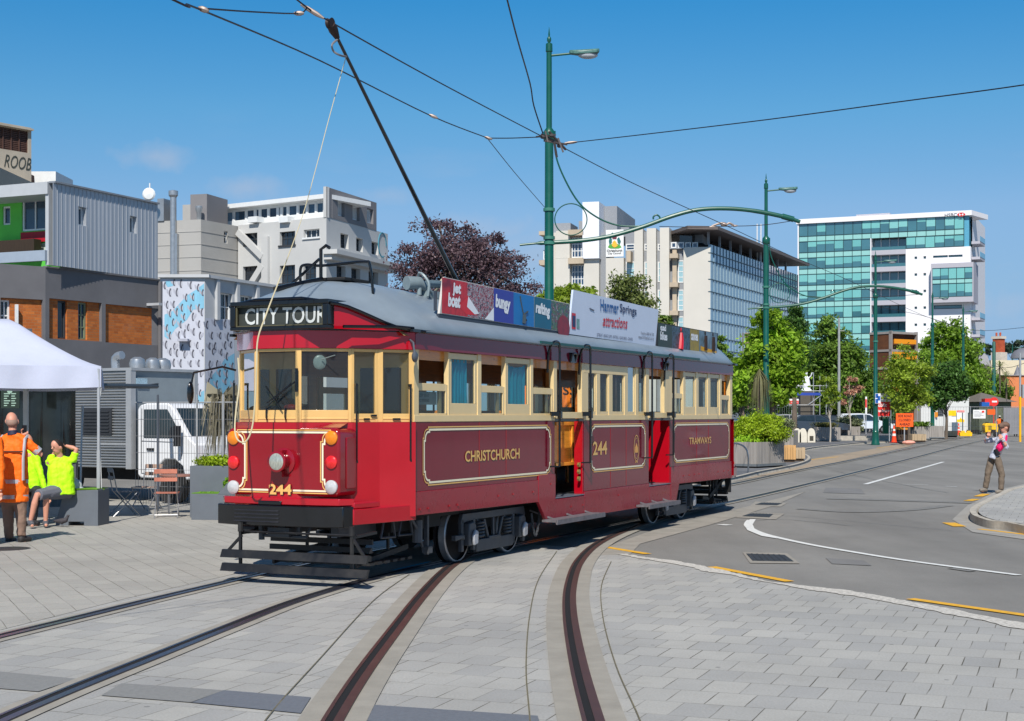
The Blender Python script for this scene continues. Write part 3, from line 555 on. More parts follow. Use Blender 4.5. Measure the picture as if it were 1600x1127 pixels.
# --- side walls
XD1a, XD1b = sx(866.5), sx(912); XD2a, XD2b = sx(1013.5), sx(1047); XS0, XS1 = sx(840), sx(853.5); XS2, XS3 = sx(1055), sx(1060)
ZLOW = S(853.5, 817)[1]; ZDOOR = S(870, 779)[1]
for side in (0, 1):
    T = Ty if side else None
    # body side panels
    segs = [(0.0, XD1a, ZJ), (XD1b, XD2a, ZJ - .23), (XD2b, TL, ZJ)]
    for i, (a, c, zj) in enumerate(segs):
        m = MB(T); m.box(a, c, 0, .05, zj, ZBELT)
        p = m.build('side_panel', MAROON, tram)
        if side == 0:
            seams = MB()
            for q in ({0: (749, 791), 1: (954, 978.5), 2: (1088.5, 1107)}[i]): seams.box(sx(q) - .006, sx(q) + .006, -.004, 0, zj + .01, ZBELT - .01)
            seams.build('seam', DRED, p, smooth=False)
            za = S(664, 756)[1] if i != 1 else S(921, 736)[1]; zt = S(664, 669)[1]
            x0, x1 = {0: (sx(661), sx(860)), 1: (sx(922.5), sx(1008)), 2: (sx(1052), sx(1139))}[i]
            pinstripe(p, x0 + .02, x1 - .02, za + .01, zt - .02, lambda u, v: (u, -.006, v))
            if i == 0:
                a0, z0 = S(726, 718); a1, z1 = S(811, 700); t = MB(); t.mtl(1).text('CHRISTCHURCH', (a0 + .008, -.0045, 1.275 - .006), (1, 0, 0), (0, 0, 1), a1 - a0, .135, bold=.02)
                t.mtl(0).text('CHRISTCHURCH', (a0, -.007, 1.275), (1, 0, 0), (0, 0, 1), a1 - a0, .135, bold=.02)
                t.build('lettering', [GOLD, BLK], p, smooth=False, recalc=False)
            if i == 1:
                a0, z0 = S(926, 709); a1, z1 = S(948, 692); t = MB(); t.text('244', (a0, -.006, 1.255), (1, 0, 0), (0, 0, 1), a1 - a0, .2, bold=.02); t.build('lettering', GOLD, p, smooth=False, recalc=False)
                cx, cz = S(993.5, 696); t = MB(); cx = sx(994)
                for r_, w_ in ((.12, .014), (.095, .006)): t.ribbon([(cx + r_ * .95 * math.cos(a_), 1.32 + r_ * 1.7 * math.sin(a_)) for a_ in [math.pi * 2 * k / 24 for k in range(24)]], w_, lambda u, v: (u, -.006, v), closed=True)
                for k in range(-3, 4): t.box(cx + k * .019 - .004, cx + k * .019 + .004, -.0065, -.005, 1.25, 1.40 - abs(k) * .02)
                t.box(cx - .04, cx - .02, -.0065, -.005, 1.09, 1.115); t.box(cx + .02, cx + .04, -.0065, -.005, 1.09, 1.115)
                t.build('crest', GOLD, p, smooth=False)
            if i == 2:
                a0 = sx(1062); a1 = sx(1114); t = MB(); t.text('TRAMWAYS', (a0 + .5, -.006, 1.33), (1, 0, 0), (0, 0, 1), 1.25, .12, bold=.01); t.build('lettering', GOLD, p, smooth=False, recalc=False)
    # skirt
    m = MB(T)
    def sk(pts, y0=-.012, y1=.03): m.prism([(x, y0, z) for x, z in pts], (0, y1 - y0, 0))
    sk([(0, ZB + .05), (XS0, ZB + .02), (XS0, ZJ - .003), (0, ZJ - .003)])
    sk([(XS0 + .002, ZB + .02), (XS1, ZLOW), (XD1a, ZLOW), (XD1a, ZJ + .06), (XS0 + .002, ZJ + .06)], y0=-.016)
    sk([(XD1a + .002, ZLOW), (XD1b, ZLOW), (XD1b, ZDOOR - .01), (XD1a + .002, ZDOOR - .01)])
    sk([(XD1b + .002, ZLOW), (XD2a, ZLOW), (XD2a, ZJ - .235), (XD1b + .002, ZJ - .235)])
    sk([(XD2a + .002, ZLOW), (XD2b, ZLOW), (XD2b, ZDOOR - .01), (XD2a + .002, ZDOOR - .01)])
    sk([(XD2b + .002, ZLOW), (XS2, ZLOW), (XS3, ZB + .02), (XS3, ZJ - .003), (XD2b + .002, ZJ - .003)], y0=-.016)
    sk([(XS3 + .002, ZB + .02), (TL, ZB), (TL, ZJ - .003), (XS3 + .002, ZJ - .003)])
    s_ = m.build('skirt', SKIRT, tram, bevel=.004)
    m = MB(T)
    for px_, z_ in ((654, .77), (667, .77), (700, .77), (713, .77), (777, .82), (800, .82), (831, .82), (859, .9), (891, .55), (909, .55), (965, .62), (1067, .8), (1076, .8), (1084, .8), (1091, .8), (1121, .8), (1130, .8), (1137, .8)):
        m.lathe([(0.0, .004), (.013, 0), (.014, -.006)], (sx(px_), -.018, z_), 8, axis='y')
    m.build('rivet', RED, s_)
    # cream posts, rails above the belt
    m = MB(T)
    posts = [(640, 654.2, .045), (700.5, 702.2, .03), (746.5, 752, .03), (789.5, 791, .03), (829, 833, .03), (865, 870, .04), (909, 919, .04), (932, 937.6, .03), (951.5, 957, .03), (976, 981, .03), (993, 997.6, .03), (1009, 1014, .04), (1038, 1050, .04), (1067.5, 1070, .03), (1087.5, 1090.5, .03), (1106, 1109, .03), (1124.5, 1127.5, .03), (1140.5, 1144, .045)]
    for a, c, d in posts:
        xa, xc = (sx(a) if a > 641 else 0.0), sx(c); m.box(xa, xc, -.002, d + .03, ZC - .02, ZT + .01)
    for a, c in ((0, XD1a), (XD1b, XD2a), (XD2b, TL)): m.box(a, c, -.006, .06, ZBELT + .002, ZC)
    m.box(XD1b, sx(978.5), -.004, .05, ZT - .13, ZT + .005)
    m.build('window_posts', CREAM_S, tram, bevel=.003)
    # windows
    def tram_window(pa, pb, kind):
        xa, xb = sx(pa), sx(pb); m = MB(T); y0, y1 = .008, .035
        z0, z1 = ZC, ZT
        if kind == 'open':        # sash lowered: rail half way up
            zr = ZC + (ZT - ZC) * .38
            m.box(xa, xb - .05, y0, y1, zr, zr + .085); m.box(xb - .16, xb - .10, y0 + .03, y1 + .03, z0, zr); m.box(xb - .05, xb, y0, y1, z0, zr + .08)
            m.box(xa, xb, y0, y1, z0, z0 + .02)
        elif kind == 'shut':
            m.box(xa, xb, y0, y1, z0, z0 + .14); m.box(xa, xb, y0, y1, z1 - .07, z1); m.box(xa, xa + .07, y0, y1, z0 + .14, z1 - .07); m.box(xb - .07, xb, y0, y1, z0 + .14, z1 - .07)
        else:
            m.box(xa, xb, y0, y1, z0, z0 + .05); m.box(xa, xa + .025, y0, y1, z0 + .05, z1); m.box(xb - .04, xb, y0, y1, z0 + .05, z1)
        f = m.build('window', CREAM_S, tram, bevel=.003)
        z1g = zr + .02 if kind == 'open' else z1; g = MB(T); g.poly([(xa, .02, z0), (xb, .02, z0), (xb, .02, z1g), (xa, .02, z1g)]); g.build('pane', TGLASS, f, smooth=False)
        return f, xa, xb
    for pa, pb, kd in ((654.2, 700.5, 'open'), (702.2, 746.5, 'shut'), (752, 789.5, 'open'), (791, 829, 'shut'), (833, 865, 'open'), (919, 932, 'mid'), (937.6, 951.5, 'mid'), (957, 976, 'mid'), (981, 993, 'mid'), (997.6, 1009, 'mid'), (1050, 1067.5, 'open'), (1070, 1087.5, 'shut'), (1090.5, 1106, 'shut'), (1109, 1124.5, 'shut'), (1127.5, 1140.5, 'open')):
        f, xa, xb = tram_window(pa, pb, kd)
        if side == 0 and pa in (702.2, 791):
            c = MB(); n = 26; z0, z1 = ZC + .14, ZT - .07
            vs = []
            x2 = xb - (.16 if pa == 702.2 else .02)
            for i in range(n + 1):
                x = xa + .06 + (x2 - xa - .08) * i / n; y = .06 + .022 * math.sin(i * 1.3) + .012 * math.sin(i * 2.9)
                vs += [(x, y, z0), (x + .01 * math.sin(i), y * .9, z1 - (.0 if pa == 702.2 else .05 * math.sin(math.pi * i / n)))]
            c.add(vs, [(2 * i, 2 * i + 2, 2 * i + 3, 2 * i + 1) for i in range(n)]); c.build('curtain', TEAL, f)  # teal sheet, no cloth: reflections and tint of the glass put into colour
        if side == 0 and pa == 654.2:
            c = MB(); c.mtl(0).box(xa + .05, xb - .2, .05, .054, ZC + .12, ZC + .27); c.mtl(1).text('KEEP SEAT', (xa + .08, .048, ZC + .21), (1, 0, 0), (0, 0, 1), .26, .035); c.text('NO SMOKING', (xa + .08, .048, ZC + .15), (1, 0, 0), (0, 0, 1), .26, .035)
            c.build('notice', [mat('frosted_notice', (150, 158, 156), .5), BLK], f, smooth=False)
    # letterboard
    m = MB(T); m.box(-.02, TL + .02, -.03, .06, ZT + .006, ZE - .01); m.build('letterboard', MAROON, tram, bevel=.004)
    # gutter and rain strip
    m = MB(T); m.box(-.15, TL + .15, -.075, -.03, ZE - .02, ZE + .012); m.build('gutter', BLK, tram)
    if side == 0:
        m = MB(); m.box(sx(835), sx(1085), -.105, -.08, ZE + .0, ZE + .035)
        m.build('rain_strip', mat('strip_green', (22, 78, 76), .4), tram)
    # grab rails beside the doors
    for pa, zlo in ((874.5, 1.14), (922.5, 1.16), (1019, 1.16), (1052.5, 1.18)):
        x = S(pa, 648, -.10)[0]; m = MB(T)
        pts = catmull([(x - .26, -.03, 2.42), (x - .26, -.05, 2.70), (x - .22, -.10, 2.83), (x - .04, -.10, 2.84), (x, -.10, 2.74), (x, -.10, 2.5), (x, -.10, 2.0), (x, -.10, zlo)], 5)
        m.tube(pts, .017, 8); m.bar((x, -.10, zlo), (x - .12, -.01, zlo), .02, .02); m.bar((x, -.10, 1.86), (x - .1, -.01, 1.86), .05, .06); m.box(x - .03, x + .03, -.13, -.08, 1.80, 1.9)
        m.build('grab_rail', BLK, tram)
    for pa in (891, 1036):
        x = sx(pa); m = MB(T); m.box(x - .1, x + .1, -.05, -.03, 2.58, 2.72); m.tube(catmull([(x - .08, -.04, 2.6), (x - .08, -.07, 2.7), (x + .08, -.07, 2.7), (x + .08, -.04, 2.6)], 4), .016, 6); m.build('door_lamp', BLK, tram)
    # barrier bars at the doors
    for a, c in ((XD1a, XD1b), (XD2a, XD2b)):
        m = MB(T); m.box(a - .02, c + .04, -.02, .03, ZBELT + .03, ZBELT + .12); m.build('barrier', CREAM_S, tram, bevel=.004)
        m = MB(T); m.box(a - .01, c + .02, .0, .02, ZBELT - .01, ZBELT + .025); m.build('barrier_edge', BLK, tram)
    # foot boards
    for pa, pb, zz in ((866, 941, .40), (1011, 1059, .40)):
        x0, x1 = sx(pa, -.2), sx(pb, -.2); m = MB(T); m.box(x0, x1, -.24, -.02, zz, zz + .03); m.box(x0, x1, -.25, -.225, zz - .03, zz + .035)
        for x in (x0 + .2, (x0 + x1) / 2, x1 - .2): m.bar((x, -.2, zz), (x, .25, zz + .14), .03, .02)
        m.build('foot_board', mat('grey_step', (112, 108, 112), .5, .2, var=.3, scale=14, dirt=.4), tram)
# pale barrier, door shields, floor, interior
zf, zs_ = .70, .95
m = MB(); m.box(0, XD1a, .05, TW - .05, zs_ - .05, zs_); m.box(XD2b, TL, .05, TW - .05, zs_ - .05, zs_); m.box(XD1a - .05, XD2b + .05, .03, TW - .03, ZLOW + .1, ZDOOR)
m.box(XD1a - .02, XD1a, .05, TW - .05, ZDOOR, zs_); m.box(XD2b, XD2b + .02, .05, TW - .05, ZDOOR, zs_)
m.build('floor', mat('tram_floor', (52, 52, 56), .8, var=.2), tram)
m = MB()
for a, c in ((XD1a, XD1b), (XD2a, XD2b)): m.box(a, c, -.01, .3, ZDOOR + .002, ZDOOR + .016)
m.build('threshold', mat('threshold_plate', (126, 134, 146), .35, .5, var=.15, scale=20), tram)
for x in (0.0, XD1a, XD1b, XD2a, XD2b, TL):   # bulkheads at the doors and ends (open in the middle)
    zb = zs_ if x in (0.0, TL) else ZDOOR; xa_ = x - .03 if x else x
    for y0, y1 in ((.05, .62 if x not in (XD1a, XD1b) else .12), (TW - (.62 if x in (0.0, TL) else .12), TW - .05)):
        if y1 - y0 < .2: m = MB(); m.box(xa_, x + .02, y0, y1, zb, ZT + .2); m.build('bulkhead', WOODD, tram); continue
        m = MB(); m.box(xa_, x + .02, y0, y1, zb, ZBELT + .08); m.box(xa_, x + .02, y0, y0 + .06, ZBELT + .08, ZT - .12); m.box(xa_, x + .02, y1 - .06, y1, ZBELT + .08, ZT - .12); m.box(xa_, x + .02, y0, y1, ZT - .12, ZT + .2); m.build('bulkhead', WOODD, tram)
m = MB(); m.box(.05, TL - .05, TW - .075, TW - .055, 2.34, 2.74); m.box(.05, TL - .05, TW - .075, TW - .055, .95, 1.84)
for k in range(13):
    x = .35 + k * .98
    if 4.6 < x < 8.6: continue
    m.box(x, x + .2, TW - .085, TW - .058, 1.84, 2.34)
m.build('side_lining', WOODD, tram)
m = MB(); m.box(.05, TL - .05, .055, .07, 2.48, 2.74); m.build('side_lining', WOOD, tram)
m = MB(); m.box(XD2b - .045, XD2b - .032, .0, .62, ZDOOR + .02, ZBELT + .01); m.build('door_shield', RED, tram); m = MB(); m.box(XD1b - .045, XD1b - .032, .0, .13, ZDOOR + .02, ZBELT + .01); m.build('door_shield', RED, tram)
m = MB(); m.box(-.012, -.002, .06, .78, ZBELT - .5, ZT); m.box(-.012, -.002, TW - .78, TW - .06, ZBELT - .5, ZT)
m.build('cab_bulkhead', CREAM, tram)
m = MB()
for y0 in (.16, .48, TW - .40, TW - .72): m.box(-.02, -.013, y0, y0 + .22, ZC, ZT - .2)
m.build('bulkhead_window', darkglass('cab_dark_glass', (24, 26, 24)), tram, smooth=False)
y = .2; x = S(866, 648, y)[0]; xe = S(911, 648, y)[0]; zp = S(890, 727, y)[1]
m = MB(); m.box(x, xe, y, y + .04, zp, ZBELT - .02); m.box(x, xe, y - .03, y, zp, zp + .05); m.box(x, xe, y - .03, y, ZBELT - .07, ZBELT - .02)
for px_ in (893, 903, 909): xq = S(px_, 648, y)[0]; m.box(xq - .03, xq + .03, y - .025, y, zp + .05, ZBELT - .07)
m.build('partition', mat('orange_varnished_wood', (238, 158, 56), .3, var=.18, scale=3, stretch=(1, 1, 9), coat=.5), tram, bevel=.004)
m = MB()
for k, z in enumerate((.93, 1.03, 1.13)): m.lathe([(0, -.02), (.035, -.01), (.035, .02), (0, .03)], (XD1b - .12, .02, z), 10, axis='y')
m.build('fare_gong', mat('brass', (196, 170, 104), .3, .8, var=.1), tram)
# seats
def seat(x, y0, y1, zf_):
    m = MB(); m.box(x - .02, x + .02, y0, y1, zf_ + .42, zf_ + .95); m.box(x - .22, x + .22, y0, y1, zf_ + .38, zf_ + .44); m.box(x - .03, x + .03, y0 + .05, y0 + .09, zf_, zf_ + .38); m.box(x - .03, x + .03, y1 - .09, y1 - .05, zf_, zf_ + .38)
    m.build('bench_seat', WOODD if rnd.random() < .5 else WOOD, tram, bevel=.006)
for x in (.9, 1.75, 2.6, 3.4, 9.3, 10.2, 11.1, 11.9):
    for y0, y1 in ((.1, .92), (TW - .92, TW - .1)): seat(x, y0, y1, zs_)
for x in (6.6, 7.5, 8.0):
    seat(x, TW - .9, TW - .1, zf)
m = MB(); n = 14
vs = []
for i in range(n + 1):
    t = -1 + 2 * i / n; vs += [(-.2, TYC + t * (TYC - .02), 2.74 + .42 * (1 - abs(t) ** 2.2)), (TL + .2, TYC + t * (TYC - .02), 2.74 + .42 * (1 - abs(t) ** 2.2))]
m.add(vs, [(2 * i, 2 * i + 1, 2 * i + 3, 2 * i + 2) for i in range(n)]); m.build('ceiling', CEIL, tram)
# --- roof
def roof_st(x):
    k = [(-.98, .645, 3.075, 3.135), (-.9, .68, 3.07, 3.17), (-.78, .75, 3.045, 3.215), (-.66, .82, 3.0, 3.26), (-.52, .90, 2.945, 3.305), (-.38, .985, 2.885, 3.345), (-.24, 1.07, 2.838, 3.375), (-.08, 1.16, 2.812, 3.40), (.1, 1.235, 2.80, 3.415), (.5, 1.25, 2.80, 3.43), (1.2, 1.25, 2.80, 3.41), (2.5, 1.25, 2.80, 3.39), (TL / 2, 1.25, 2.80, 3.38)]
    return k
st = roof_st(0); front = st; full = [(x, h, e, c) for x, h, e, c in st] + [(TL - x, h, e, c) for x, h, e, c in st[::-1][1:]]
RYC = TYC - .02
n = 20; vs = []
for x, h, e, c in full:
    for i in range(n + 1):
        t = -1 + 2 * i / n; vs.append((x, RYC + t * h, e + (c - e) * (1 - abs(t) ** 2.3)))
m = MB(); m.add(vs, [(i * (n + 1) + j, i * (n + 1) + j + 1, (i + 1) * (n + 1) + j + 1, (i + 1) * (n + 1) + j) for i in range(len(full) - 1) for j in range(n)])
roof = m.build('roof', ROOFM, tram, angle=60)
so_ = roof.modifiers.new('thick', 'SOLIDIFY'); so_.thickness = 0.02; so_.offset = -1
def roof_z(x, y):
    for (a, b_) in zip(full[:-1], full[1:]):
        if a[0] <= x <= b_[0]:
            f = (x - a[0]) / (b_[0] - a[0]); h = a[1] + (b_[1] - a[1]) * f; e = a[2] + (b_[2] - a[2]) * f; c = a[3] + (b_[3] - a[3]) * f
            return e + (c - e) * (1 - abs((y - RYC) / h) ** 2.3)
    return 3.3
edge_r = [(x, RYC - h, e) for x, h, e, c in front[:9]]; edge_l = [(x, RYC + h, e) for x, h, e, c in front[:9]]
CABP = [(-.33, 2.10), (-.62, 1.95), (-.95, 1.5), (-.95, .93), (-.62, .45), (-.33, .28)]      # plan of the cab front, left to right
full_plan = [(0.0, TW)] + CABP + [(0.0, 0.0)]
def off_plan(pl, d):
    out = []; n = len(pl)
    for i, p in enumerate(pl):
        a = Vector(pl[max(i - 1, 0)]); c = Vector(pl[min(i + 1, n - 1)]); t = (c - a).normalized(); out.append((p[0] + t.y * d, p[1] - t.x * d))
    return out
def outward(pl, d):
    q = off_plan(pl, d)
    return q if q[3][0] < pl[3][0] else off_plan(pl, -d)
for rear in (0, 1):
    T = Tr if rear else None
    # upper red fascia between canopy and roof edge
    m = MB(T)
    for e_ in (edge_r, edge_l):
        vs = []
        for x, y, z in e_: vs += [(x + .015, y + (.015 if e_ is edge_r else -.015), ZE - .01), (x + .015, y + (.015 if e_ is edge_r else -.015), z)]
        m.add(vs, [(2 * i, 2 * i + 2, 2 * i + 3, 2 * i + 1) for i in range(len(e_) - 1)])
        m.build('roof_fascia', RED, tram); m = MB(T)
    # black edge moulding
    m = MB(T)
    m.tube([(x, y - .012, z - .01) for x, y, z in edge_r], .021, 8); m.tube([(x, y + .012, z - .01) for x, y, z in edge_l], .021, 8); m.tube([edge_r[0], (-.995, RYC - .3, 3.125), (-.995, RYC + .3, 3.125), edge_l[0]], .022, 8)
    m.build('roof_moulding', BLK, tram)
    # canopy plate
    op = outward(full_plan, .075); m = MB(T); top = [(p[0], p[1], ZE - .02) for p in [(.15, TW + .07)] + op[1:-1] + [(.15, -.07)]]
    m.prism(top, (0, 0, .028)); m.build('canopy', BLK, tram)
    # red frieze under the canopy, following the facets
    m = MB(T); a_ = outward(full_plan, .03); b_ = outward(full_plan, -.02); k = len(a_)
    vs = []
    for p, q in zip(a_, b_): vs += [(p[0], p[1], ZT), (p[0], p[1], ZE - .022), (q[0], q[1], ZE - .022), (q[0], q[1], ZT)]
    m.add(vs, [(i * 4 + j, i * 4 + (j + 1) % 4, (i + 1) * 4 + (j + 1) % 4, (i + 1) * 4 + j) for i in range(k - 1) for j in range(4)]); m.build('frieze', RED, tram)
    # cab walls: pillars, rails, glass per facet
    mp_ = MB(T); mg = []
    for i in range(len(full_plan) - 1):
        p = Vector((*full_plan[i], 0)); q = Vector((*full_plan[i + 1], 0)); d = q - p; Lf = d.length; d.normalize(); nn = Vector((d.y, -d.x, 0))
        if nn.dot(p + q - 2 * Vector((.5, TYC, 0))) < 0: nn = -nn
        def fb(mb, u0, u1, z0, z1, o0, o1): mb.hexa([p + d * u0 + nn * o0 + Vector((0, 0, z0)), p + d * u1 + nn * o0 + Vector((0, 0, z0)), p + d * u1 + nn * o1 + Vector((0, 0, z0)), p + d * u0 + nn * o1 + Vector((0, 0, z0)), p + d * u0 + nn * o0 + Vector((0, 0, z1)), p + d * u1 + nn * o0 + Vector((0, 0, z1)), p + d * u1 + nn * o1 + Vector((0, 0, z1)), p + d * u0 + nn * o1 + Vector((0, 0, z1))])
        pw = .035 if 0 < i < 6 else .06
        zlow_g = 1.90 if i in (2, 3, 1, 4) else 1.86
        if i in (1, 4): zlow_g = 1.90
        fb(mp_, 0, pw, ZBELT, ZT - .001, -.05, .004); fb(mp_, Lf - pw, Lf, ZBELT, ZT - .001, -.05, .004)
        fb(mp_, pw, Lf - pw, ZBELT + .0, zlow_g, -.045, 0); fb(mp_, pw, Lf - pw, ZT - .035, ZT - .002, -.045, 0); fb(mp_, pw, Lf - pw, ZBELT + .03, ZBELT + .05, -.02, .006)
        g = MB(T); g.poly([p + d * pw - nn * .02 + Vector((0, 0, zlow_g)), p + d * (Lf - pw) - nn * .02 + Vector((0, 0, zlow_g)), p + d * (Lf - pw) - nn * .02 + Vector((0, 0, ZT - .03)), p + d * pw - nn * .02 + Vector((0, 0, ZT - .03))]); mg.append(g)
        if i in (4, 5, 1, 0) and rear == 0:    # door leaf frames
            pass
    fr = mp_.build('cab_window_frame', CREAM, tram, bevel=.003)
    for g in mg: g.build('pane', TGLASS, fr, smooth=False)
    # cab lower walls
    m = MB(T); a_ = outward(full_plan, .0); b_ = outward(full_plan, -.05); vs = []; k = len(a_)
    for p, q in zip(a_, b_): vs += [(p[0], p[1], .70), (p[0], p[1], ZBELT - .002), (q[0], q[1], ZBELT - .002), (q[0], q[1], .70)]
    m.add(vs, [(i * 4 + j, i * 4 + (j + 1) % 4, (i + 1) * 4 + (j + 1) % 4, (i + 1) * 4 + j) for i in range(k - 1) for j in range(4)]); m.build('cab_wall', RED, tram, angle=5)
    # door leaf mouldings on the narrow facets
    for i in (5, 1) if not rear else ():
        pass
    # corner sill (red, below the cab side) and front ledge
    m = MB(T)
    m.prism([(.02, -.015, .655), (-.99, .19, .655), (-.99, .40, .655), (-.3, .9, .655), (.02, .9, .655)], (0, 0, .17)); m.prism([(.02, TW + .015, .655), (-.96, TW - .42, .655), (-.96, TW - .6, .655), (-.3, TW - .9, .655), (.02, TW - .9, .655)], (0, 0, .17))
    m.build('cab_sill', RED, tram, bevel=.006)
    m = MB(T); arc = [(-.93, .22), (-1.07, .33), (-1.12, .6), (-1.14, 1.09), (-1.12, 1.6), (-1.07, 1.83), (-.93, 1.95)]
    m.prism([(x, y, .862) for x, y in arc], (0, 0, .075)); m.prism([(-.95, .21, .83), (-.52, .02 + .12, .83), (-.5, .3, .83), (-.95, .45, .83)], (0, 0, .06)); m.build('front_ledge', RED, tram, bevel=.008)
    m = MB(T); arc2 = [(-.98, .20), (-1.10, .26), (-1.17, .55), (-1.20, 1.09), (-1.17, 1.62), (-1.10, 1.90), (-.98, 1.97)]; inner = [(x + .12, 1.09 + (y - 1.09) * .9) for x, y in arc2][::-1]
    m.prism([(x, y, .63) for x, y in arc2 + inner], (0, 0, .225))
    for z in (.70, .745, .79): 
        q = [(-1.165, .85), (-1.205, 1.09), (-1.195, 1.35), (-1.18, 1.62)]
    buf = m.build('buffer', BLK, tram, bevel=.01)
    m = MB(T)
    for z in (.675, .715, .755, .795): m.tube([(-1.193, 1.02, z), (-1.203, 1.09, z), (-1.19, 1.35, z), (-1.172, 1.62, z)], .011, 6)
    m.build('buffer_rib', mat('buffer_rib_paint', (50, 50, 54), .3, .3, var=.2), buf)
    m = MB(T); m.box(-1.16, -1.02, 1.02, 1.32, .855, .905); m.build('buffer_block', BLK, tram, bevel=.01)
    # dash
    y0, y1 = .372, 1.845
    def rr(y0, y1, z0, z1, r, x, n=6):
        o = []
        for cx_, cz_, a0 in ((y1 - r, z1 - r, 0), (y0 + r, z1 - r, 90), (y0 + r, z0 + r, 180), (y1 - r, z0 + r, 270)):
            for k in range(n + 1):
                t = R(a0 + 90 * k / n); o.append((x, cx_ + r * math.cos(t), cz_ + r * math.sin(t)))
        return o
    m = MB(T); m.prism(rr(y0, y1, .955, 1.70, .07, -1.0), (.38, 0, 0)); dash = m.build('dash', DRED, tram, bevel=.028, angle=45)
    m = MB(T); m.prism([(-.93, .40, 1.70), (-.93, .75, 1.70), (-.75, .62, 1.755), (-.66, .46, 1.755)], (0, 0, .01)); m.build('dash_cap', DRED, tram)
    m = MB(T); m.box(-.86, -.66, y0 - .012, y0, 1.04, 1.60); m.build('dash_side_plate', DRED, dash, bevel=.008)
    if not rear:
        ya, za = F(508, 770, 1.0); yb, zb = F(379.5, 674, 1.0)
        pinstripe(dash, yb - .03, ya + .03, .995 + .02, 1.655, lambda u, v: (-1.004, u, v), n=.055, s=.85)
        yl, _ = F(456.5, 768, 1.0); yr, _ = F(421, 768, 1.0)
        m = MB(); m.mtl(2).box(-1.0065, -1.005, yl - .012, yr + .012, .985, 1.04)
        m.mtl(1).text('244', (-1.010, yr - .010, .961), (0, -1, 0), (0, 0, 1), yr - yl, .112, bold=.03); m.mtl(0).text('244', (-1.013, yr, .966), (0, -1, 0), (0, 0, 1), yr - yl, .116, bold=.035); m.build('lettering', [GOLD, BLK, DRED], dash, smooth=False, recalc=False)
    # lamps
    def lamp(px, py, r, col, nm, proud=.02):
        y, z = F(px, py, 1.0); m = MB(T); m.lathe([(r * 1.12, 0), (r * 1.12, -proud), (r, -proud - .004), (r * .8, -proud - .014), (0, -proud - .02)], (-1.0, y, z), 20, axis='x')
        m.build(nm, mat(nm + '_lens', col, .25, var=.12, scale=30, coat=.8), dash)
    for px_ in (365.5, 518.5):
        lamp(px_, 684.3, .068, (236, 132, 10), 'orange_lamp'); lamp(px_, 722.5, .064, (224, 32, 32), 'red_lamp'); lamp(px_, 761.3, .068, (190, 190, 190), 'white_lamp')
    y, z = F(444, 721, 1.0); m = MB(T); m.lathe([(.148, 0), (.148, -.015), (.10, -.03), (.102, -.10), (.116, -.12), (.116, -.15), (.104, -.155)], (-1.0, y, z), 28, axis='x')
    m.box(-1.09, -1.0, y - .03, y + .03, z - .17, z - .10); m.box(-1.11, -1.0, y - .05, y + .05, z + .09, z + .125)
    hl = m.build('headlight', DRED, tram); m = MB(T); m.lathe([(.104, -.148), (.08, -.162), (.04, -.170), (0, -.173)], (-1.0, y, z), 28, axis='x'); m.build('headlight_lens', mat('headlight_glass', (176, 178, 166), .12, .3, var=.3, scale=22, coat=1.0, stretch=(1, 4, 1)), hl)
    # destination box
    m = MB(T); yA, yB = RYC - .66, RYC + .63
    for z0, z1, a, c in ((2.79, 2.83, yA, yB), (3.06, 3.11, yA, yB), (2.83, 3.06, yA, yA + .07), (2.83, 3.06, yB - .07, yB)): m.box(-1.03, -.6, a, c, z0, z1)
    m.box(-.85, -.8, yA, yB, 2.8, 3.1); db = m.build('destination_box', BLK, tram, bevel=.008)
    m = MB(T)
    for z0, z1, a, c in ((2.83, 2.842, yA + .07, yB - .07), (3.048, 3.06, yA + .07, yB - .07), (2.842, 3.048, yA + .07, yA + .085), (2.842, 3.048, yB - .085, yB - .07)): m.box(-1.012, -.99, a, c, z0, z1)
    m.build('inner_frame', mat('blind_frame', (88, 84, 62), .5), db)
    m = MB(T); m.poly([(-.95, yA + .05, 2.82), (-.95, yB - .05, 2.82), (-.95, yB - .05, 3.07), (-.95, yA + .05, 3.07)]); m.build('blind', mat('blind_cloth', (58, 62, 58), .6, var=.12, scale=4), db, smooth=False)
    if not rear:
        yl, _ = F(510, 497, .955); yr, _ = F(383, 497, .955); m = MB(); m.text('CITY TOUR', (-.958, yr, 2.855), (0, -1, 0), (0, 0, 1), (yr - yl), .185, bold=.015, slant=0.02); m.build('lettering', mat('blind_letters', (205, 208, 205), .6), db, smooth=False, recalc=False)
    # undercab: lifeguard gate, brackets
    def xa(px, py, a=1.3): return F(px, py, a)
    yR, zR = F(574, 888, 1.25); yL, zL = F(346, 875, 1.25)
    if rear: yR, yL = .45, TW - .25
    lg = MB(T)
    for z0 in (.125, .275):
        lg.hexa([(-1.28, yR, z0), (-1.24, yR, z0), (-1.24, yL, z0), (-1.28, yL, z0), (-1.24, yR, z0 + .085), (-1.2, yR, z0 + .085), (-1.2, yL, z0 + .085), (-1.24, yL, z0 + .085)])
    for y in (yR + .22, yL - .22):
        lg.bar((-1.2, y, .14), (-1.2, y, .56), .03, .03); lg.bar((-1.2, y - .02, .52), (-1.22, y - .2 if y < 1 else y + .2, .3), .02, .03); lg.bar((-1.2, y, .54), (-.7, y, .56), .03, .03)
        lg.cyl((-1.2, y, .56), (-1.2, y, .66), .03, n=8)
    lg.tube([(-1.12, yR + .2, .555), (-1.12, yL - .2, .555)], .014, 6); lg.build('lifeguard_gate', mat('gate_paint', (36, 36, 38), .4, .2, var=.2, scale=6, dirt=.3), tram)
    m = MB(T)     # tray of slats under the cab
    for k in range(6):
        m.box(-.55 + k * .17, -.45 + k * .17, .25, 1.55, .17 + .0 * k, .20)
